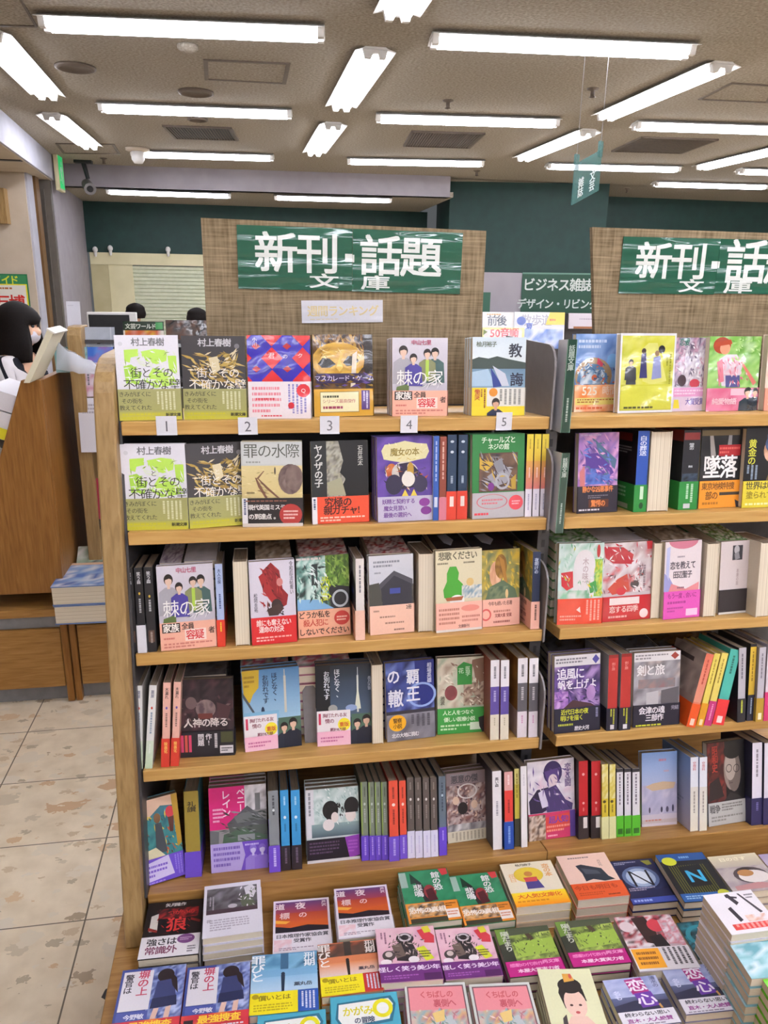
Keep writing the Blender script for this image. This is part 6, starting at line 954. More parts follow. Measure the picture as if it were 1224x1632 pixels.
spines('s_plain', Z5, [((831, 1351), (841, 1350.6))], 1222, 'plain white spine beside the pink comic cover')
front('mpink', Z5, (843, 1341.5), (917, 1332), 1216, 'pink comic style paperback with a kneeling violet-haired figure')
spines('s_red', Z5, [((923, 1337.6), (938, 1337)), ((943, 1336.6), (958, 1336))], 1214, 'red spines with black feet', anchor='the pink comic cover')
spines('s_yellowcream', Z5, [((959.5, 1337.6), (970, 1337)), ((971.5, 1336.6), (981.5, 1336))], 1219, 'mustard spines with cream feet', anchor='the red ones')
spines('s_whitelime', Z5, [((983, 1334), (993.5, 1333.4)), ((995.5, 1333.2), (1006, 1332.6)), ((1008, 1332.4), (1020, 1331.6))], 1226, 'white spines with lime green feet', anchor='the mustard ones')
front('sky', Z5, (1023, 1318.5), (1079, 1313.5), 1201, 'paperback with a hazy blue dawn sky')
spines('s_skycream', Z5, [((1100, 1325.5), (1113, 1325)), ((1114.5, 1325), (1127, 1324.4))], 1208, 'white and cream spines', anchor='the dawn sky cover')
front('portrait', Z5, (1129, 1318), (1186, 1308), 1186, 'black and red paperback with a portrait in round glasses')
spines('s_whitenavy', Z5, [((1198, 1315.5), (1214, 1315)), ((1217, 1314.8), (1233, 1314.2))], 1185, 'white spines with navy feet', anchor='the portrait cover')
# second bay, top shelf
front('blue525', Z1, (914, 657), (982, 655), 532, 'shrink-wrapped blue and orange paperback beside the steel post')
front('lime', Z1, (984, 659), (1068, 657), 531, 'shrink-wrapped yellow-green paperback with a white frame')
front('lilac', Z1, (1070, 656), (1122, 654.5), 538, 'shrink-wrapped lilac comic paperback with a pink band')
front('boy', Z1, (1124, 656), (1204, 654.5), 536, 'shrink-wrapped green paperback with a red-capped boy', n=2)
front('peach', Z1, (1216, 655), (1300, 653), 533, 'peach paperback cut by the picture edge on the top shelf')
front('purple_pink', Z2, (919, 819), (982, 816), 691, 'purple and pink paperback with a black band and orange writing')
spines('blue_spine', Z2, [((1010, 816.5), (1029, 816))], 687, 'bright blue spine with a green foot band')
spines('plainpages', Z2, [((1031, 816), (1066, 813.5))], 688, 'thick paperback turned with its cream page edge outwards', edge=True)
spines('black_thick', Z2, [((1082, 813), (1110, 811))], 686, 'thick black spine with red top and green foot band')
front('fall', Z2, (1112, 811), (1178, 808), 685, 'black paperback with huge white title and an orange band')
front('lady', Z2, (1181, 810), (1262, 807), 683, 'black paperback with a scarfed woman and a yellow band')
front('tulip', Z3, (887, 996), (958, 993), 867, 'shrink-wrapped pale green paperback with a red tulip', tx=873)
front('redwrap', Z3, (959, 992), (1035, 986), 867, 'shrink-wrapped red and white paperback with a red band')
spines('plainpages', Z3, [((1036.5, 987), (1050, 986))], 866, 'page edge of a paperback beside the red wrapped cover', edge=True)
front('pinkband', Z3, (1056, 988), (1113, 983), 865, 'pale paperback with a hot pink band')
spines('plainpages', Z3, [((1120, 984), (1141, 981))], 867, 'page edge of a paperback beside the black banded cover', edge=True)
front('blackband', Z3, (1144, 980), (1190, 976), 865, 'off-white paperback with a plain black band', tx=1133)
spines('plainpages', Z3, [((1204, 984), (1236, 981))], 866, 'thick page edge of a paperback at the picture edge, third shelf', edge=True)
front('sail', Z4, (883, 1170), (955, 1163), 1047, 'violet sailing paperback with yellow writing on its band', n=2)
spines('s_rednavy', Z4, [((967, 1165), (983, 1164)), ((987, 1164), (1004, 1163))], [1045, 1043], 'red spines with navy feet', anchor='the violet sailing cover')
front('sword', Z4, (1008, 1160), (1081, 1154), 1042, 'grey landscape paperback with a navy band', n=2)
spines('l_orange', Z4, [((1094, 1158), (1107, 1157.4))], 1041, 'leaning orange spine beside the grey landscape cover', topx=[1126])
spines('l_yellow', Z4, [((1110, 1157), (1120, 1156.4))], 1041, 'leaning yellow spine with an orange foot', topx=[1139])
spines('l_magenta', Z4, [((1122, 1155.6), (1133, 1155))], 1040, 'leaning yellow spine with a magenta foot', topx=[1151])
spines('l_teal', Z4, [((1136, 1154), (1153, 1153))], 1034, 'leaning teal spine with a red foot', topx=[1165])
spines('l_black', Z4, [((1175, 1151.5), (1187, 1151))], 1033, 'grey spine with a black foot beside the leaning books', topx=[1178])
spines('l_gold', Z4, [((1190, 1149), (1200, 1148.4))], 1027, 'gold spine with a dark foot on the fourth shelf')
spines('l_grey', Z4, [((1204, 1150.5), (1215, 1150))], 1033, 'grey spine with an ochre foot on the fourth shelf')
spines('l_pink', Z4, [((1217, 1149), (1228, 1148.4))], 1028, 'white spine with a magenta foot at the picture edge')

# spare stock lying flat behind the standing rows
def spare(key, zs, x0, x1, ypx, label, yb=1.25):
    z0, Yf, tl = SHELF[zs]; A = atY(x0, ypx, yb); B = atY(x1, ypx, yb); d = (A.z - z0 + (yb - Yf) * math.tan(R_(tl))) * math.cos(R_(tl)) - 0.0008
    n = max(2, round(d / 0.0183)); pitch = d / n; W = B.x - A.x; h = W * 0.72 if W > 0.125 else 0.15
    Bm = Matrix.Translation(A)
    for k in range(n):
        Mx = Bm @ Matrix.Translation((0.0012 * ((k * 7) % 3 - 1), 0.001 * (k % 2), -k * pitch)) @ Matrix.Rotation(R_(-90), 4, 'X')
        put_book(key, Mx, (min(W, 0.15), h, pitch - 0.0018), label if k == 0 else '%s book down under the %s' % (ORD[k], label), 'stack of ' + label)
spare('f_manga', Z3, 255, 290, 897, 'spare comic stock behind the third shelf end')
spare('f_grey', Z3, 294, 346, 894, 'spare pale grey stock behind the four figures cover')
spare('f_brown', Z3, 408, 466, 890, 'spare brown stock behind the crimson figure cover')
spare('f_red', Z3, 478, 556, 887, 'spare red-flecked stock behind the jungle cover')
spare('f_red', Z3, 590, 655, 882, 'spare red-flecked stock behind the house cover')
spare('f_black', Z3, 700, 752, 879, 'spare black stock behind the green bear cover')
spare('f_black', Z3, 758, 822, 878, 'spare black stock behind the painted woman cover')
spare('f_dark', Z4, 292, 362, 1078, 'spare dark stock behind the dim crowd cover')
spare('f_pink', Z4, 384, 462, 1072, 'spare pink stock behind the sky tower cover')
spare('f_pink', Z4, 468, 560, 1064, 'spare pink stock behind the night tower cover')
spare('f_dark', Z4, 610, 685, 1058, 'spare dark stock behind the indigo cover')
spare('f_green', Z3, 886, 958, 866, 'spare green stock behind the red tulip cover')
spare('f_grey', Z3, 962, 1030, 865, 'spare grey stock behind the red wrapped cover')
spare('f_brown', Z3, 1056, 1112, 862, 'spare photo magazine stock behind the hot pink band')
spare('f_green', Z3, 1145, 1192, 861, 'spare green stock behind the black banded cover')
spare('f_dark', Z4, 880, 965, 1040, 'spare dark stock behind the violet sailing cover', yb=1.29)
spare('f_dark', Z4, 970, 1050, 1036, 'spare dark stock behind the grey landscape cover', yb=1.29)
spare('f_dark', Z4, 1056, 1170, 1034, 'spare dark stock behind the leaning spines', yb=1.31)
# metal bookend beside the sky tower paperback
t = thing('bookend', 'grey metal bookend standing between the two tower paperbacks', 'bookend', onS(497, 1186, Z4))
t.rotation_euler = (R_(-9), 0, 0)
m = MB(); m.prism([(-0.012, 0.01, 0), (0.012, 0.006, 0), (0.014, 0.016, 0.095), (0.006, 0.017, 0.105), (-0.008, 0.018, 0.105), (-0.014, 0.018, 0.095)], (0, 0.0015, 0)); m.build('plate', M['steel_l'], t)
m = MB(); m.box((-0.012, 0.006, 0), (0.012, 0.10, 0.0012)); m.build('foot_plate', M['steel_l'], t)

# ---------------------------------------------------------------- face-up books on the table
P = 0.0168
def z_(n): return TBL + 0.0004 + n * P
flat('wolf', z_(3), (237, 1440), (325, 1436), 'black paperback with a red title at the table corner', bl=(227, 1530))
flat('lily', z_(3), (326, 1413), (415, 1404), 'grey photo paperback with a white lily on a tall stack', bl=(326, 1496))
flat('sunset', z_(2), (436, 1437), (524, 1433.5), 'sunset cover paperback lying lower, beside the lily stack', bl=(441, 1522))
flat('sunset', z_(3), (532, 1417), (616, 1411), 'sunset cover paperback lying higher, touching the green horror one', bl=(542.5, 1497))
flat('green_horror', z_(3), (634, 1391), (712, 1384.5), 'green horror paperback nearer the sunset covers', bl=(655, 1474))
flat('green_horror', z_(3), (715, 1397), (791, 1391), 'green horror paperback nearer the yellow banded one', bl=(745, 1476))
flat('yellow_band', z_(3), (796, 1378), (879, 1375), 'cream paperback with a yellow umbrella and yellow band', bl=(830, 1446.6))
flat('piano', z_(3), (886, 1365), (965.5, 1363), 'pale pink paperback with a black piano shape', bl=(929.4, 1434.7))
flat('n_navy', z_(2), (970, 1373.6), (1041, 1372), 'navy paperback with a dark letter on a white glow', bl=(1016.5, 1442))
flat('n_teal', z_(3), (1044, 1363), (1122, 1363), 'black paperback with a blue letter and yellow stripes', bl=(1100.5, 1437.8))
flat('beige_art', z_(3), (1126.5, 1366), (1201, 1357), 'beige paperback with an arched dark shape', bl=(1168, 1424))
flat('lavender', z_(2), (1208, 1362), (1285, 1356), 'lavender paperback cut by the picture edge', h=0.135)
flat('bloodart', z_(3), (978, 1462), (1070, 1462), 'red, black and white paperback with an orange label', bl=(1027, 1549))
flat('tealdark', z_(3), (1077.6, 1471), (1150, 1466), 'dark teal paperback beside the red and black one', bl=(1116, 1529))
flat('brush', z_(5), (1120, 1427), (1198, 1420), 'white paperback with black brush strokes and a red band', bl=(1169, 1489.7), m=0.022)
flat('comic', z_(3), (598, 1481), (691, 1479), 'pink comic art paperback nearer the lily stack side', bl=(613, 1567.5))
flat('comic', z_(3), (693, 1482), (779, 1478), 'pink comic art paperback nearer the meadow covers', bl=(714, 1562.6))
flat('meadow', z_(3), (787.6, 1482.5), (872.5, 1476), 'meadow cover paperback touching the comic art one', bl=(815, 1559))
flat('meadow', z_(3), (883.6, 1470), (970.7, 1464), 'meadow cover paperback touching the red and black one', bl=(915.7, 1543))
flat('teal_art', z_(4), (1153, 1490), (1240, 1484), 'pale teal paperback at the picture edge', bl=(1198, 1560), m=0.022)
flat('lime_book', z_(5), (1203, 1541), (1300, 1536), 'bright lime green paperback at the picture edge', h=0.14, m=0.022)
flat('school', z_(3), (196, 1547), (297, 1539), 'schoolgirl cover paperback on the outer corner of the table', bl=(176, 1664))
flat('school', z_(3), (299, 1542.5), (399, 1534), 'schoolgirl cover paperback touching the blue crime novel', bl=(289, 1650))
flat('crime_blue', z_(3), (402, 1523.5), (504.6, 1518.6), 'blue crime novel with a yellow band', bl=(402, 1620))
flat('crime_orange', z_(3), (506, 1506), (598, 1497), 'orange crime novel with a yellow band', bl=(514, 1590))
flat('qbook', z_(3), (411, 1617), (519, 1608), 'teal paperback of which only the top edge shows', h=0.14)
flat('qbook', z_(3), (526, 1590), (632, 1580), 'teal paperback with a white and yellow title plate', h=0.14)
flat('pink_novel', z_(3), (644, 1569), (740, 1563), 'salmon framed paperback nearer the teal one', h=0.15, yaw=-6)
flat('pink_novel', z_(3), (747, 1569), (843, 1566), 'salmon framed paperback nearer the topknot portrait', h=0.15, yaw=-6)
flat('geisha', z_(3), (856, 1544.7), (940, 1546), 'pale green paperback with a topknot woman', h=0.15, yaw=-8)
flat('renshin', z_(3), (960, 1563), (1045.5, 1556), 'periwinkle paperback nearer the topknot portrait', bl=(998, 1640))
flat('renshin', z_(3), (1053, 1543), (1132, 1536), 'periwinkle paperback nearer the lime green one', bl=(1094.5, 1618), m=0.022)
# ---------------------------------------------------------------- far left: counter, person, racks
# end-on wooden bookcase with a slanted front
Y0 = 2.68
def P2(x, y, Y=Y0): return atY(x, y, Y)
t = thing('slanted_bookcase', 'brown wooden end-on bookcase with a sloping book side', 'bookcase', (-0.75, Y0, 0.43)); O = Vector(t.location)
a, b_, c_, d_ = P2(33, 606), P2(69, 606), P2(100, 965), P2(-60, 965)
xr = (b_.x + c_.x) / 2
m = MB(); m.prism([Vector((d_.x, 0, 0)) - Vector((O.x, 0, 0)), Vector((xr - O.x, 0, 0)), Vector((xr - O.x, 0, b_.z - O.z)), Vector((a.x - O.x, 0, b_.z - O.z))], (0, 0.03, 0)); m.build('end_panel', M['walnut'], t, 0.003)
m = MB(); m.box((xr - O.x - 0.025, 0.03, 0), (xr - O.x, 0.62, b_.z - O.z - 0.002)); m.build('side_board', M['walnut'], t, 0.002)
m = MB(); m.prism([(d_.x - O.x + 0.03, 0.03, 0.0), (xr - O.x - 0.026, 0.03, 0.0), (xr - O.x - 0.026, 0.03, b_.z - O.z - 0.02), (a.x - O.x + 0.02, 0.03, b_.z - O.z - 0.02)], (0, 0.58, 0)); m.build('carcass', M['black'], t)
t = thing('drawer_cabinet', 'wooden drawer cabinet under the sloping bookcase', 'cabinet', (-1.3, 2.662, 0), 0, 'low wooden drawer cabinets')
zt = 0.375
m = MB(); m.box((-0.9, 0.02, 0.06), (0.60, 0.75, zt - 0.03)); m.build('carcass', M['walnut'], t, 0.002)
m = MB(); m.box((-0.9, 0, zt - 0.03), (0.605, 0.78, zt)); m.build('worktop', M['walnut_h'], t, 0.003)
m = MB(); m.box((-0.9, 0.012, zt - 0.075), (0.575, 0.022, zt - 0.031)); m.build('recess_rail', M['kick'], t)
m = MB(); m.box((-0.9, 0.0, 0.065), (0.575, 0.02, zt - 0.078)); m.build('drawer_front', M['walnut_h'], t, 0.003)
m = MB(); m.box((0.578, -0.004, 0.005), (0.602, 0.02, zt - 0.03)); m.build('corner_post', M['walnut'], t, 0.002)
m = MB(); m.box((-0.9, 0.03, 0), (0.575, 0.7, 0.06)); m.build('plinth', M['kick'], t)
t = thing('drawer_cabinet', 'wooden drawer cabinet partly hidden behind the bookcase end panel', 'cabinet', (-0.694, 2.668, 0), 0, 'low wooden drawer cabinets')
m = MB(); m.box((0, 0.02, 0.06), (0.9, 0.6, 0.31)); m.build('carcass', M['walnut'], t, 0.002)
m = MB(); m.box((0.0, -0.005, 0.002), (0.022, 0.02, 0.338)); m.build('corner_post', M['walnut'], t, 0.002)
m = MB(); m.box((0.026, 0, 0.065), (0.9, 0.02, 0.305)); m.build('drawer_front', M['walnut_h'], t, 0.003)
m = MB(); m.box((0.0, -0.004, 0.31), (0.9, 0.6, 0.336)); m.build('shelf_rail', M['kick'], t)
m = MB(); m.box((0.02, 0.03, 0), (0.9, 0.6, 0.06)); m.build('plinth', M['kick'], t)
# blue topped stack on that cabinet
design('bluestack', '6c84b8', [('n', 0, 0, 100, 100, '5a78b8 8ca8d0 d8dce4 4c68a4', 6, 401), ('r', 0, 0, 100, 10, 'd8b090')], mat='gloss')
for k in range(2):
    Mx = Matrix.Translation((atZ(96, 928, 0.45).x + 0.002 * (k % 2), 2.60 + 0.002 * k, 0.3375 + 0.073 * (2 - k) - 0.0004)) @ Matrix.Rotation(R_(-90), 4, 'X')
    put_book('bluestack', Mx, (0.20, 0.235, 0.071), ('blue covered thick book on top of a stack on the drawer cabinet' if k == 0 else '%s thick book down in the stack under the blue cover' % ORD[k]), 'stack of thick books on the drawer cabinet', 'thick_book')
# white page stacks on the sloping side
for k, (y0, y1, nm) in enumerate(((632, 658, 'white book on the sloping side, topmost row'), (660, 700, 'white book with a yellow band on the sloping side'), (712, 730, 'patterned book on the sloping side, under the yellow banded one'), (735, 790, 'cream book on the sloping side, lowest row'))):
    f0 = (y0 - 606) / (965 - 606); f1 = (y1 - 606) / (965 - 606); e0 = a.lerp(d_, f0); e1 = a.lerp(d_, f1)
    cc = ('e4e0e6', 'e6e2e6', '8c8478', 'dcd4c8')[k]
    t = thing('display_book', nm, 'book', (e1.x, Y0 + 0.02, e1.z), 0, 'books on the sloping side'); u = Vector((e0.x - e1.x, 0, e0.z - e1.z)); nrm = Vector((-u.z, 0, u.x)).normalized() * 0.10
    m = MB(); m.prism([Vector((0, 0, 0)), u, u + nrm, nrm], (0, 0.25, 0), col(cc)); m.build('page_block', M['print'], t)
    if k == 1: m = MB(); m.prism([u * 0.02 - Vector((0, .001, 0)), u * 0.42 - Vector((0, .001, 0)), u * 0.42 + nrm - Vector((0, .001, 0)), u * 0.02 + nrm - Vector((0, .001, 0))], (0, -0.0012, 0), col('dccf22')); m.build('belly_band', M['print'], t)
# poster on the gable pier
p0 = atY(-60, 524, 7.38); p1 = atY(43, 437, 7.38)
o = panel('poster', p1.x - p0.x, p1.z - p0.z, [('r', 2, 2, 96, 96, 'e8dc2c'), ('r', 2, 2, 96, 16, '3c8c5c'), ('T', '公式ガイド', 56, 11, 13, 'd8e040'), ('r', 4, 20, 92, 78, 'e8e4dc'), ('l', 40, 23, 52, 6, 1, 'b87040'), ('T', '大阪万博', 49, 52, 22, 'd2302c'), ('p', [84, 62, 96, 70, 96, 82, 88, 76], '2c3c8c'), ('p', [40, 80, 60, 70, 70, 98, 40, 98], 'd23c34')], '2c7c54', M['gloss']); o.location = p0; tag(o, 'yellow and green poster with red lettering on the beige pier', 'poster')
# cream rod, clear film and teal pack lying on the counter top
zt2 = b_.z
t = thing('page_stack', 'slim cream page stack leaning on the sloping bookcase top', 'book', (-0.70, 2.60, zt2 + 0.001)); m = MB(); m.prism([(-0.03, 0, 0), (-0.012, 0, 0), (0.075, 0, 0.155), (0.058, 0, 0.165)], (0, 0.17, 0), col('ddd6bc')); m.build('pages', M['print'], t)
m = MB(); m.prism([(0.056, -0.002, 0.166), (0.080, -0.002, 0.152), (0.083, -0.002, 0.156), (0.058, -0.002, 0.171)], (0, 0.175, 0), col('e8e4da')); m.build('cover_edge', M['print'], t)
m = MB()
rr = random.Random(9); vs = []; fs = []
for j in range(7):
    for i in range(9): vs.append((i * 0.018, 0.01 * math.sin(i * 1.3 + j) + j * 0.012, max(0.001, (0.13 - 0.012 * i) * math.sin(math.pi * (j + 0.6) / 7.5) * (0.8 + 0.25 * rr.random()))))
for j in range(6):
    for i in range(8): fs.append((j * 9 + i, j * 9 + i + 1, (j + 1) * 9 + i + 1, (j + 1) * 9 + i))
m.add(vs, fs, None, True); o = m.build('plastic_bag', M['film']); o.location = (-0.655, 2.72, zt2 + 0.001); tag(o, 'crumpled clear plastic bag on the sloping bookcase top', 'bag'); s = o.modifiers.new('thick', 'SOLIDIFY'); s.thickness = 0.001
o = panel('teal_pack', 0.11, 0.09, [('n', 0, 0, 100, 100, '7ca8a8 a8c4c4 5c8c90', 5, 411)], '7ca8a8', M['gloss'], None, 0.03); o.location = (-0.70, 2.90, zt2 + 0.001); tag(o, 'pale teal pack standing behind the clear plastic bag', 'pack')

# wooden ended magazine rack behind the bookcase
t = thing('magazine_rack', 'pale wooden ended magazine rack behind the bookcase', 'rack', (-0.535, 2.84, 0.3375)); O = Vector(t.location)
Yr = 2.84
pa = atY(104, 540, Yr); pb = atY(127, 540, Yr); ptop = atY(120, 521, Yr)
m = MB(); zt3 = ptop.z
zt3 -= O.z
m.prism([(pa.x - O.x, 0.0, 0.0), (pa.x - O.x, 0.0, zt3 - 0.05)] + [(pa.x - O.x, 0.04 * (1 - math.cos(q)), zt3 - 0.05 + 0.05 * math.sin(q)) for q in (0.4, 0.8, 1.2, 1.57)] + [(pa.x - O.x, 0.13, zt3), (pa.x - O.x, 0.13, 0)], (pb.x - pa.x, 0, 0)); m.v = [(x, y + 0.02, z) for x, y, z in m.v]; m.build('end_panel', M['beech'], t, 0.003)
m = MB(); m.prism([(pa.x - O.x, 0.16, 0.0), (pa.x - O.x, 0.16, zt3 - 0.08), (pa.x - O.x, 0.48, zt3 - 0.08), (pa.x - O.x, 0.48, 0.0)], (1.3, 0, 0)); m.build('rack_body', M['black'], t)
m = MB()
for z, y in ((1.30, 0.08), (1.16, 0.07), (1.0, 0.05), (0.70, 0.05)): m.box((pb.x - O.x, y, z - O.z - 0.012), (pb.x - O.x + 1.2, 0.16, z - O.z))
m.build('ledges', M['steel'], t)
def mag(label, tl, br, Y, base, ops, mat='gloss', name='magazine', grp='magazines on the far racks', T=0.006, lean=6):
    A = atY(*tl, Y); B = atY(*br, Y); W = B.x - A.x; H = A.z - B.z
    o = panel(name, W, H, ops, base, M[mat], None, T); o.location = (A.x, Y, B.z); o.rotation_euler = (R_(-lean), 0, 0); tag(o, label, 'magazine', grp); return o
mag('pale grey magazine beside the wooden rack end', (129, 521), (184, 552), 2.93, 'aab0ba', [('n', 0, 0, 100, 100, 'a4aab4 b4bac4', 4, 421), ('r', 44, 72, 10, 16, '55585c'), ('r', 86, 0, 4, 100, 'c0c4cc')])
mag('blue magazine under the pale grey one', (126, 553), (182, 580), 2.91, '3c68b8', [('n', 0, 0, 100, 100, '3464b8 5c84cc 8c5ca0', 5, 422)])
mag('pink and white magazine partly hidden by the bookcase end panel', (125, 578), (190, 632), 2.87, 'dcd4e0', [('n', 0, 0, 100, 100, 'e0dae4 c890a4 d8d0dc', 6, 423), ('L', 6, 6, 20, 60, 2, '77707c')])
mag('white magazine in a grey holder beside the end panel', (121, 635), (190, 720), 2.845, 'e0dee6', [('p', [50, 60, 80, 54, 80, 76, 56, 80], '6c64a0'), ('l', 10, 10, 60, 20, 3, 'b0acb8')])
mag('red and black magazine low in the far rack', (137, 764), (200, 842), 2.87, 'a02c48', [('r', 0, 80, 100, 20, '2c2424')])
mag('open flat magazine over the blue covered stack', (118, 868), (190, 898), 2.845, 'c8c0b8', [('n', 0, 0, 100, 100, 'd0c8c0 8c9c84 54504c', 6, 424)], lean=50)
mag('magazine with white title on a dark green band', (195, 512), (262, 545), 2.96, '26382c', [('T', '文芸ワールド', 44, 24, 13, 'd8e0d4'), ('r', 80, 4, 18, 34, '4c9c5c'), ('r', 0, 44, 100, 56, 'e0d8cc'), ('n', 4, 44, 90, 40, 'd8b03c c85c3c e0d8d0', 5, 425)])
mag('dark brown covered magazine beside the dark green banded one', (263, 510), (332, 545), 2.96, '2c2624', [('n', 0, 0, 100, 100, '2c2624 4c3c34 6c4c3c 24201f', 6, 426)])
mag('white display card on top of the wooden rack end', (104, 480), (130, 524), 3.0, 'd4d4de', [('l', 10, 12, 70, 6, 1, 'bcbcc8')], 'print', 'display_card', 'cards on the far racks', 0.004)
# dark screen with a white bezel
Ym = 4.7; A = atY(140, 520, Ym); B = atY(217, 498, Ym)
t = thing('monitor', 'dark monitor with a pale bezel behind the magazine rack', 'monitor', (A.x, Ym, A.z - 0.14)); W = B.x - A.x; H = B.z - A.z + 0.14
m = MB(); m.box((0, 0, 0), (W, 0.03, H)); bz = m.build('bezel', M['white'], t, 0.003)
m = MB(); m.box((0.008, -0.002, 0.01), (W - 0.04, 0.0, H - 0.014)); m.build('screen', M['black'], bz)
m = MB(); m.box((W / 2 - 0.02, 0.03, -0.3), (W / 2 + 0.02, 0.05, H / 2)); m.box((W / 2 - 0.1, -0.05, -0.32), (W / 2 + 0.1, 0.12, -0.3)); m.build('stand', M['steel'], t)
m = MB(); m.box((-0.15, -0.3, 0), (1.0, 0.4, A.z - 0.14 - 0.32)); o = m.build('service_counter', M['lav']); o.location = (A.x, Ym, 0); tag(o, 'pale service counter under the dark monitor', 'counter')

# far magazine stand between the boards
Yf = 3.5
t = thing('magazine_stand', 'far magazine stand with white and green header between the boards', 'rack', (atY(760, 434, Yf).x, Yf, 0)); O = Vector(t.location)
zt4 = atY(800, 434, Yf).z; zh = atY(800, 499, Yf).z
m = MB(); m.box((-0.6, 0.06, 0), (1.5, 0.4, zh)); m.build('stand_body', M['steel'], t)
m = MB(); m.box((-0.3, 0.05, zh), (0.85, 0.075, zt4)); m.build('header_panel', M['lav'], t)
px_sheet(t, 'green_header', (833, 434), (985, 436), (832, 499), Yf + 0.045, [('r', 0, 0, 100, 4, '5c8474'), ('T', 'ビジネス雑誌', 38, 30, 12, 'c8d0cc'), ('T', 'デザイン・リビング', 39, 77, 9.5, 'c8d0cc')], '1c4a38', M['print'])
px_sheet(t, 'green_edge', (700, 465), (782, 466), (700, 499), Yf + 0.045, [], '2c5c48', M['print'])
m = MB(); m.box((-0.6, -0.02, zh - 0.30), (1.5, 0.06, zh - 0.28)); m.build('ledge', M['steel'], t)
mag('white and yellow magazine on the far stand, beside the tall board edge', (770, 497), (819, 525), Yf - 0.03, 'e4e2e0', [('T', '前後', 46, 50, 30, '5c6474'), ('l', 14, 8, 70, 12, 1, 'd8a86c')])
mag('yellow framed magazine with red writing on the far stand', (770, 522), (835, 556), Yf - 0.06, 'e8dc94', [('r', 4, 10, 90, 34, 'e8e0dc'), ('T', '50音順', 52, 26, 22, 'd04450'), ('r', 6, 48, 86, 48, 'e0e0e4'), ('p', [2, 8, 12, 20, 2, 36], '6c7c2c')])
mag('blue city magazine with a yellow corner on the far stand', (822, 497), (898, 556), Yf - 0.045, 'dcdee8', [('T', '散歩道', 44, 22, 20, 'a8a8b4'), ('e', 14, 24, 9, 12, '4c64b4'), ('p', [70, 0, 100, 0, 100, 34, 62, 34], 'e8d05c'), ('l', 70, 16, 28, 10, 1, 'd06848'), ('T', '夏', 30, 40, 14, '5c74c8'), ('n', 8, 46, 90, 54, '7c94d0 a8bce0 5c7cc4 e0e4f0', 7, 431), ('l', 12, 84, 30, 10, 1, 'd0485c')])
mag('pale card on the far stand beside the second board', (908, 499), (962, 524), Yf - 0.03, 'd8d0d8', [('l', 30, 30, 60, 16, 1, 'b4a8b8'), ('r', 14, 86, 86, 14, 'a0643c')], 'print', 'display_card', 'cards on the far racks')

# ---------------------------------------------------------------- people
def skin_body(name, J, E, mat, parent):
    me = bpy.data.meshes.new(name); me.from_pydata([p for p, _ in J], [], []); me.edges.add(len(E)); me.edges.foreach_set('vertices', [i for e in E for i in e]); me.update()
    o = bpy.data.objects.new(name, me); COL.objects.link(o); o.modifiers.new('skin', 'SKIN'); 
    if not me.skin_vertices: me.attributes
    sv = me.skin_vertices[0].data if me.skin_vertices else None
    if sv is None:
        bm_ = bmesh.new(); bm_.from_mesh(me); bm_.verts.layers.skin.verify(); bm_.to_mesh(me); bm_.free(); sv = me.skin_vertices[0].data
    for i, (_, r_) in enumerate(J): sv[i].radius = r_ if isinstance(r_, tuple) else (r_, r_); sv[i].use_root = (i == 0)
    sb = o.modifiers.new('sub', 'SUBSURF'); sb.levels = 2; sb.render_levels = 2
    dg = bpy.context.evaluated_depsgraph_get(); m2 = bpy.data.meshes.new_from_object(o.evaluated_get(dg)); bpy.data.objects.remove(o)
    m2.materials.clear(); m2.materials.append(mat); m2.polygons.foreach_set('use_smooth', [True] * len(m2.polygons))
    return link(name, m2, parent)
M['stripe'] = None
def _stripe():
    m, nt, b = nmat('striped_cloth', 0.8, 0, 0.2)
    mp = coords(nt, (1, 1, 1), (0, 0, 0), (0.25, 0.35, 0)); w_ = nd(nt, 'ShaderNodeTexWave'); w_.inputs['Scale'].default_value = 7.5; w_.inputs['Distortion'].default_value = 1.2; w_.inputs['Detail'].default_value = 0; w_.bands_direction = 'X'
    nt.links.new(mp.outputs[0], w_.inputs['Vector']); r = ramp(nt, [(0.0, '1c1c24'), (0.22, 'dcd6d8')]); r.color_ramp.interpolation = 'CONSTANT'; nt.links.new(w_.outputs[0], r.inputs[0]); nt.links.new(r.outputs[0], b.inputs['Base Color']); return m
M['stripe'] = _stripe(); M['dark_cloth'] = plain('charcoal_cloth', '2c2a2e', '37353a', 0.85, 80); M['mask'] = plain('mask_cloth', 'c8c4cc', 'd4d0d8', 0.8, 40)
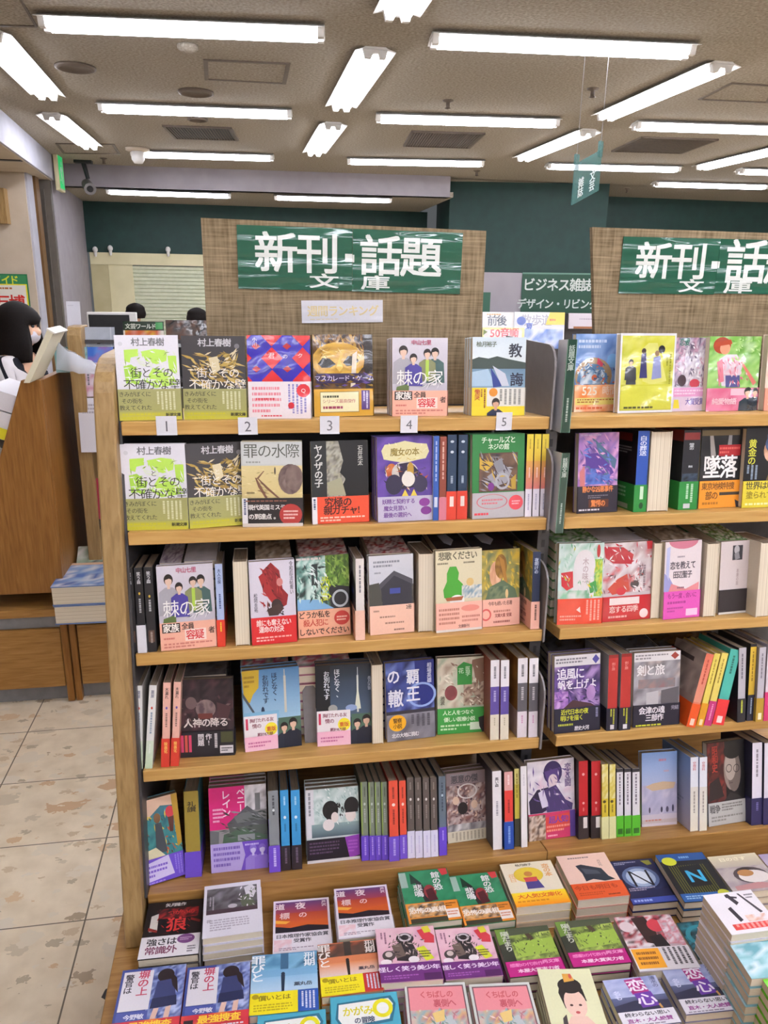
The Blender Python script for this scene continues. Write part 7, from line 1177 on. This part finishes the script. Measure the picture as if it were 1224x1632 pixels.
def hair_mesh(name, parent, c, face, rx, ry, up, down, mat):
    """bob: a shell round the head, open at the face; face = direction angle the face looks to"""
    m = MB(); vs = []; fs = []; n = 28; k = 12
    for j in range(k + 1):
        v = j / k; z = up * math.cos(v * 1.7) if v < 0.92 else up * math.cos(0.92 * 1.7); z = up - (up + down) * (v ** 1.5)
        prof = math.sin(min(1, v * 1.9) * math.pi / 2) * (1.0 if v < 0.6 else 1.0 + 0.14 * math.sin((v - 0.6) / 0.4 * math.pi) - 0.05 * (v - 0.6) / 0.4)
        for i in range(n):
            t_ = 2 * math.pi * i / n; d_ = abs((t_ - face + math.pi) % (2 * math.pi) - math.pi)
            rr_ = prof * (0.86 if (d_ < 0.75 and v > 0.45) else 1.0) * (1 + 0.012 * math.sin(i * 3.1 + j * 0.4))
            vs.append((c[0] + rx * rr_ * math.cos(t_), c[1] + ry * rr_ * math.sin(t_), c[2] + z))
    for j in range(k):
        for i in range(n):
            t_ = 2 * math.pi * (i + .5) / n; d_ = abs((t_ - face + math.pi) % (2 * math.pi) - math.pi)
            if d_ < 0.72 and j >= 6: continue
            fs.append((j * n + i, j * n + (i + 1) % n, (j + 1) * n + (i + 1) % n, (j + 1) * n + i))
    m.add(vs, fs, None, True); o = m.build(name, mat, parent); s_ = o.modifiers.new('thick', 'SOLIDIFY'); s_.thickness = 0.012; s_.offset = -1; return o
def person(label, loc, rz, H, shirt, hair, bend=0.0, bob=True, mask=False, trousers='navy', drop=0.0):
    """standing figure facing local +x, height H; bend tips the upper body and head forward"""
    t = thing('person', label, 'person', loc, rz); s = H / 1.6; b = bend
    Q = lambda x, y, z: (x * s, y * s, (z - drop * max(0, z - 0.9) / 0.65) * s)
    hx = 0.10 * b; sx = 0.16 * b; nx = 0.22 * b; ex = 0.30 * b
    J = [(Q(0, 0, 0.86), (.13 * s, .10 * s)), (Q(sx * .4, 0, 1.02), (.115 * s, .09 * s)), (Q(sx, 0, 1.24), (.13 * s, .09 * s)), (Q(nx, 0, 1.335), .048 * s), (Q(nx + .01, 0, 1.37), .045 * s), (Q(ex, 0, 1.44), (.075 * s, .085 * s)), (Q(ex + .005, 0, 1.515), (.075 * s, .088 * s)), (Q(ex, 0, 1.575), .045 * s)]
    E = [(0, 1), (1, 2), (2, 3), (3, 4), (4, 5), (5, 6), (6, 7)]
    J += [(Q(ex + .105, 0, 1.475), .012 * s)]; E += [(5, 8)]
    for y in (-1, 1):
        i = len(J); J += [(Q(sx, y * .17, 1.27), .05 * s), (Q(sx + .03, y * .21, 1.02), .038 * s), (Q(sx + .22, y * .15, .96), .028 * s), (Q(sx + .29, y * .13, .965), (.035 * s, .016 * s))]; E += [(2, i), (i, i + 1), (i + 1, i + 2), (i + 2, i + 3)]
        for f_ in range(4): k = len(J); J += [(Q(sx + .34, y * (.105 + .017 * f_), .955), .009 * s), (Q(sx + .372 - .006 * abs(f_ - 1.5), y * (.105 + .017 * f_), .935), .008 * s)]; E += [(i + 3, k), (k, k + 1)]
        k = len(J); J += [(Q(sx + .30, y * .085, .95), .010 * s), (Q(sx + .335, y * .08, .94), .009 * s)]; E += [(i + 3, k), (k, k + 1)]
        k = len(J); J += [(Q(0, y * .09, .80), .085 * s), (Q(.01, y * .09, .45), .055 * s), (Q(-.01, y * .09, .09), .038 * s), (Q(.13, y * .10, .03), .03 * s)]; E += [(0, k), (k, k + 1), (k + 1, k + 2), (k + 2, k + 3)]
    bd = skin_body('body', J, E, M['skin'], t)
    C_ = [(Q(0, 0, 0.84), (.145 * s, .12 * s)), (Q(sx * .4, 0, 1.02), (.132 * s, .105 * s)), (Q(sx, 0, 1.235), (.145 * s, .105 * s)), (Q(nx - .015, 0, 1.325), .07 * s)]; F = [(0, 1), (1, 2), (2, 3)]
    for y in (-1, 1): i = len(C_); C_ += [(Q(sx, y * .18, 1.265), .066 * s), (Q(sx + .03, y * .215, 1.03), .056 * s), (Q(sx + .10, y * .195, 1.00), .05 * s)]; F += [(2, i), (i, i + 1), (i + 1, i + 2)]
    skin_body('shirt', C_, F, M[shirt], t)
    C_ = [(Q(0, 0, 0.88), (.15 * s, .125 * s))]; F = []
    for y in (-1, 1): i = len(C_); C_ += [(Q(0, y * .09, .80), .098 * s), (Q(.01, y * .09, .45), .07 * s), (Q(-.01, y * .09, .10), .058 * s)]; F += [(0, i), (i, i + 1), (i + 1, i + 2)]
    skin_body('trousers', C_, F, M[trousers], t)
    hc = Q(ex - .012, 0, 1.50)
    if bob: hair_mesh('hair', t, hc, 0.0, .106 * s, .102 * s, .112 * s, .165 * s, M['hair'])
    else: hair_mesh('hair', t, hc, 0.0, .108 * s, .098 * s, .115 * s, .05 * s, M['hair'])
    for y in (-1, 1): m = MB(); m.ell(Q(ex + .078, y * .032, 1.505), (.008 * s, .013 * s, .008 * s), 10, 6); m.build('eye', M['black'], bd)
    if mask: m = MB(); m.ell(Q(ex + .036, 0, 1.445), (.058 * s, .066 * s, .046 * s), 16, 10); m.build('face_mask', M['mask'], t)
    else: m = MB(); m.ell(Q(ex + .078, 0, 1.435), (.006 * s, .024 * s, .007 * s), 10, 6); m.build('mouth', M['skin'], bd)
    return t
p = atY(33, 484, 3.9); person('person with a dark bob and black and white striped shirt, looking down', (p.x - 0.085, 3.9, 0), R_(-8), 1.52, 'stripe', 'hair', bend=0.25, drop=0.15, mask=True, trousers='dark_cloth')
p = atY(215, 487, 8.2); person('distant person of whom dark hair shows over the monitor', (p.x, 8.2, 0), R_(110), 1.28, 'mask', 'hair', bob=False)
p = atY(314, 497, 7.6); person('distant person in dark clothes beside the tall board edge', (p.x, 7.6, 0), R_(80), 1.26, 'dark_cloth', 'hair', bob=False)
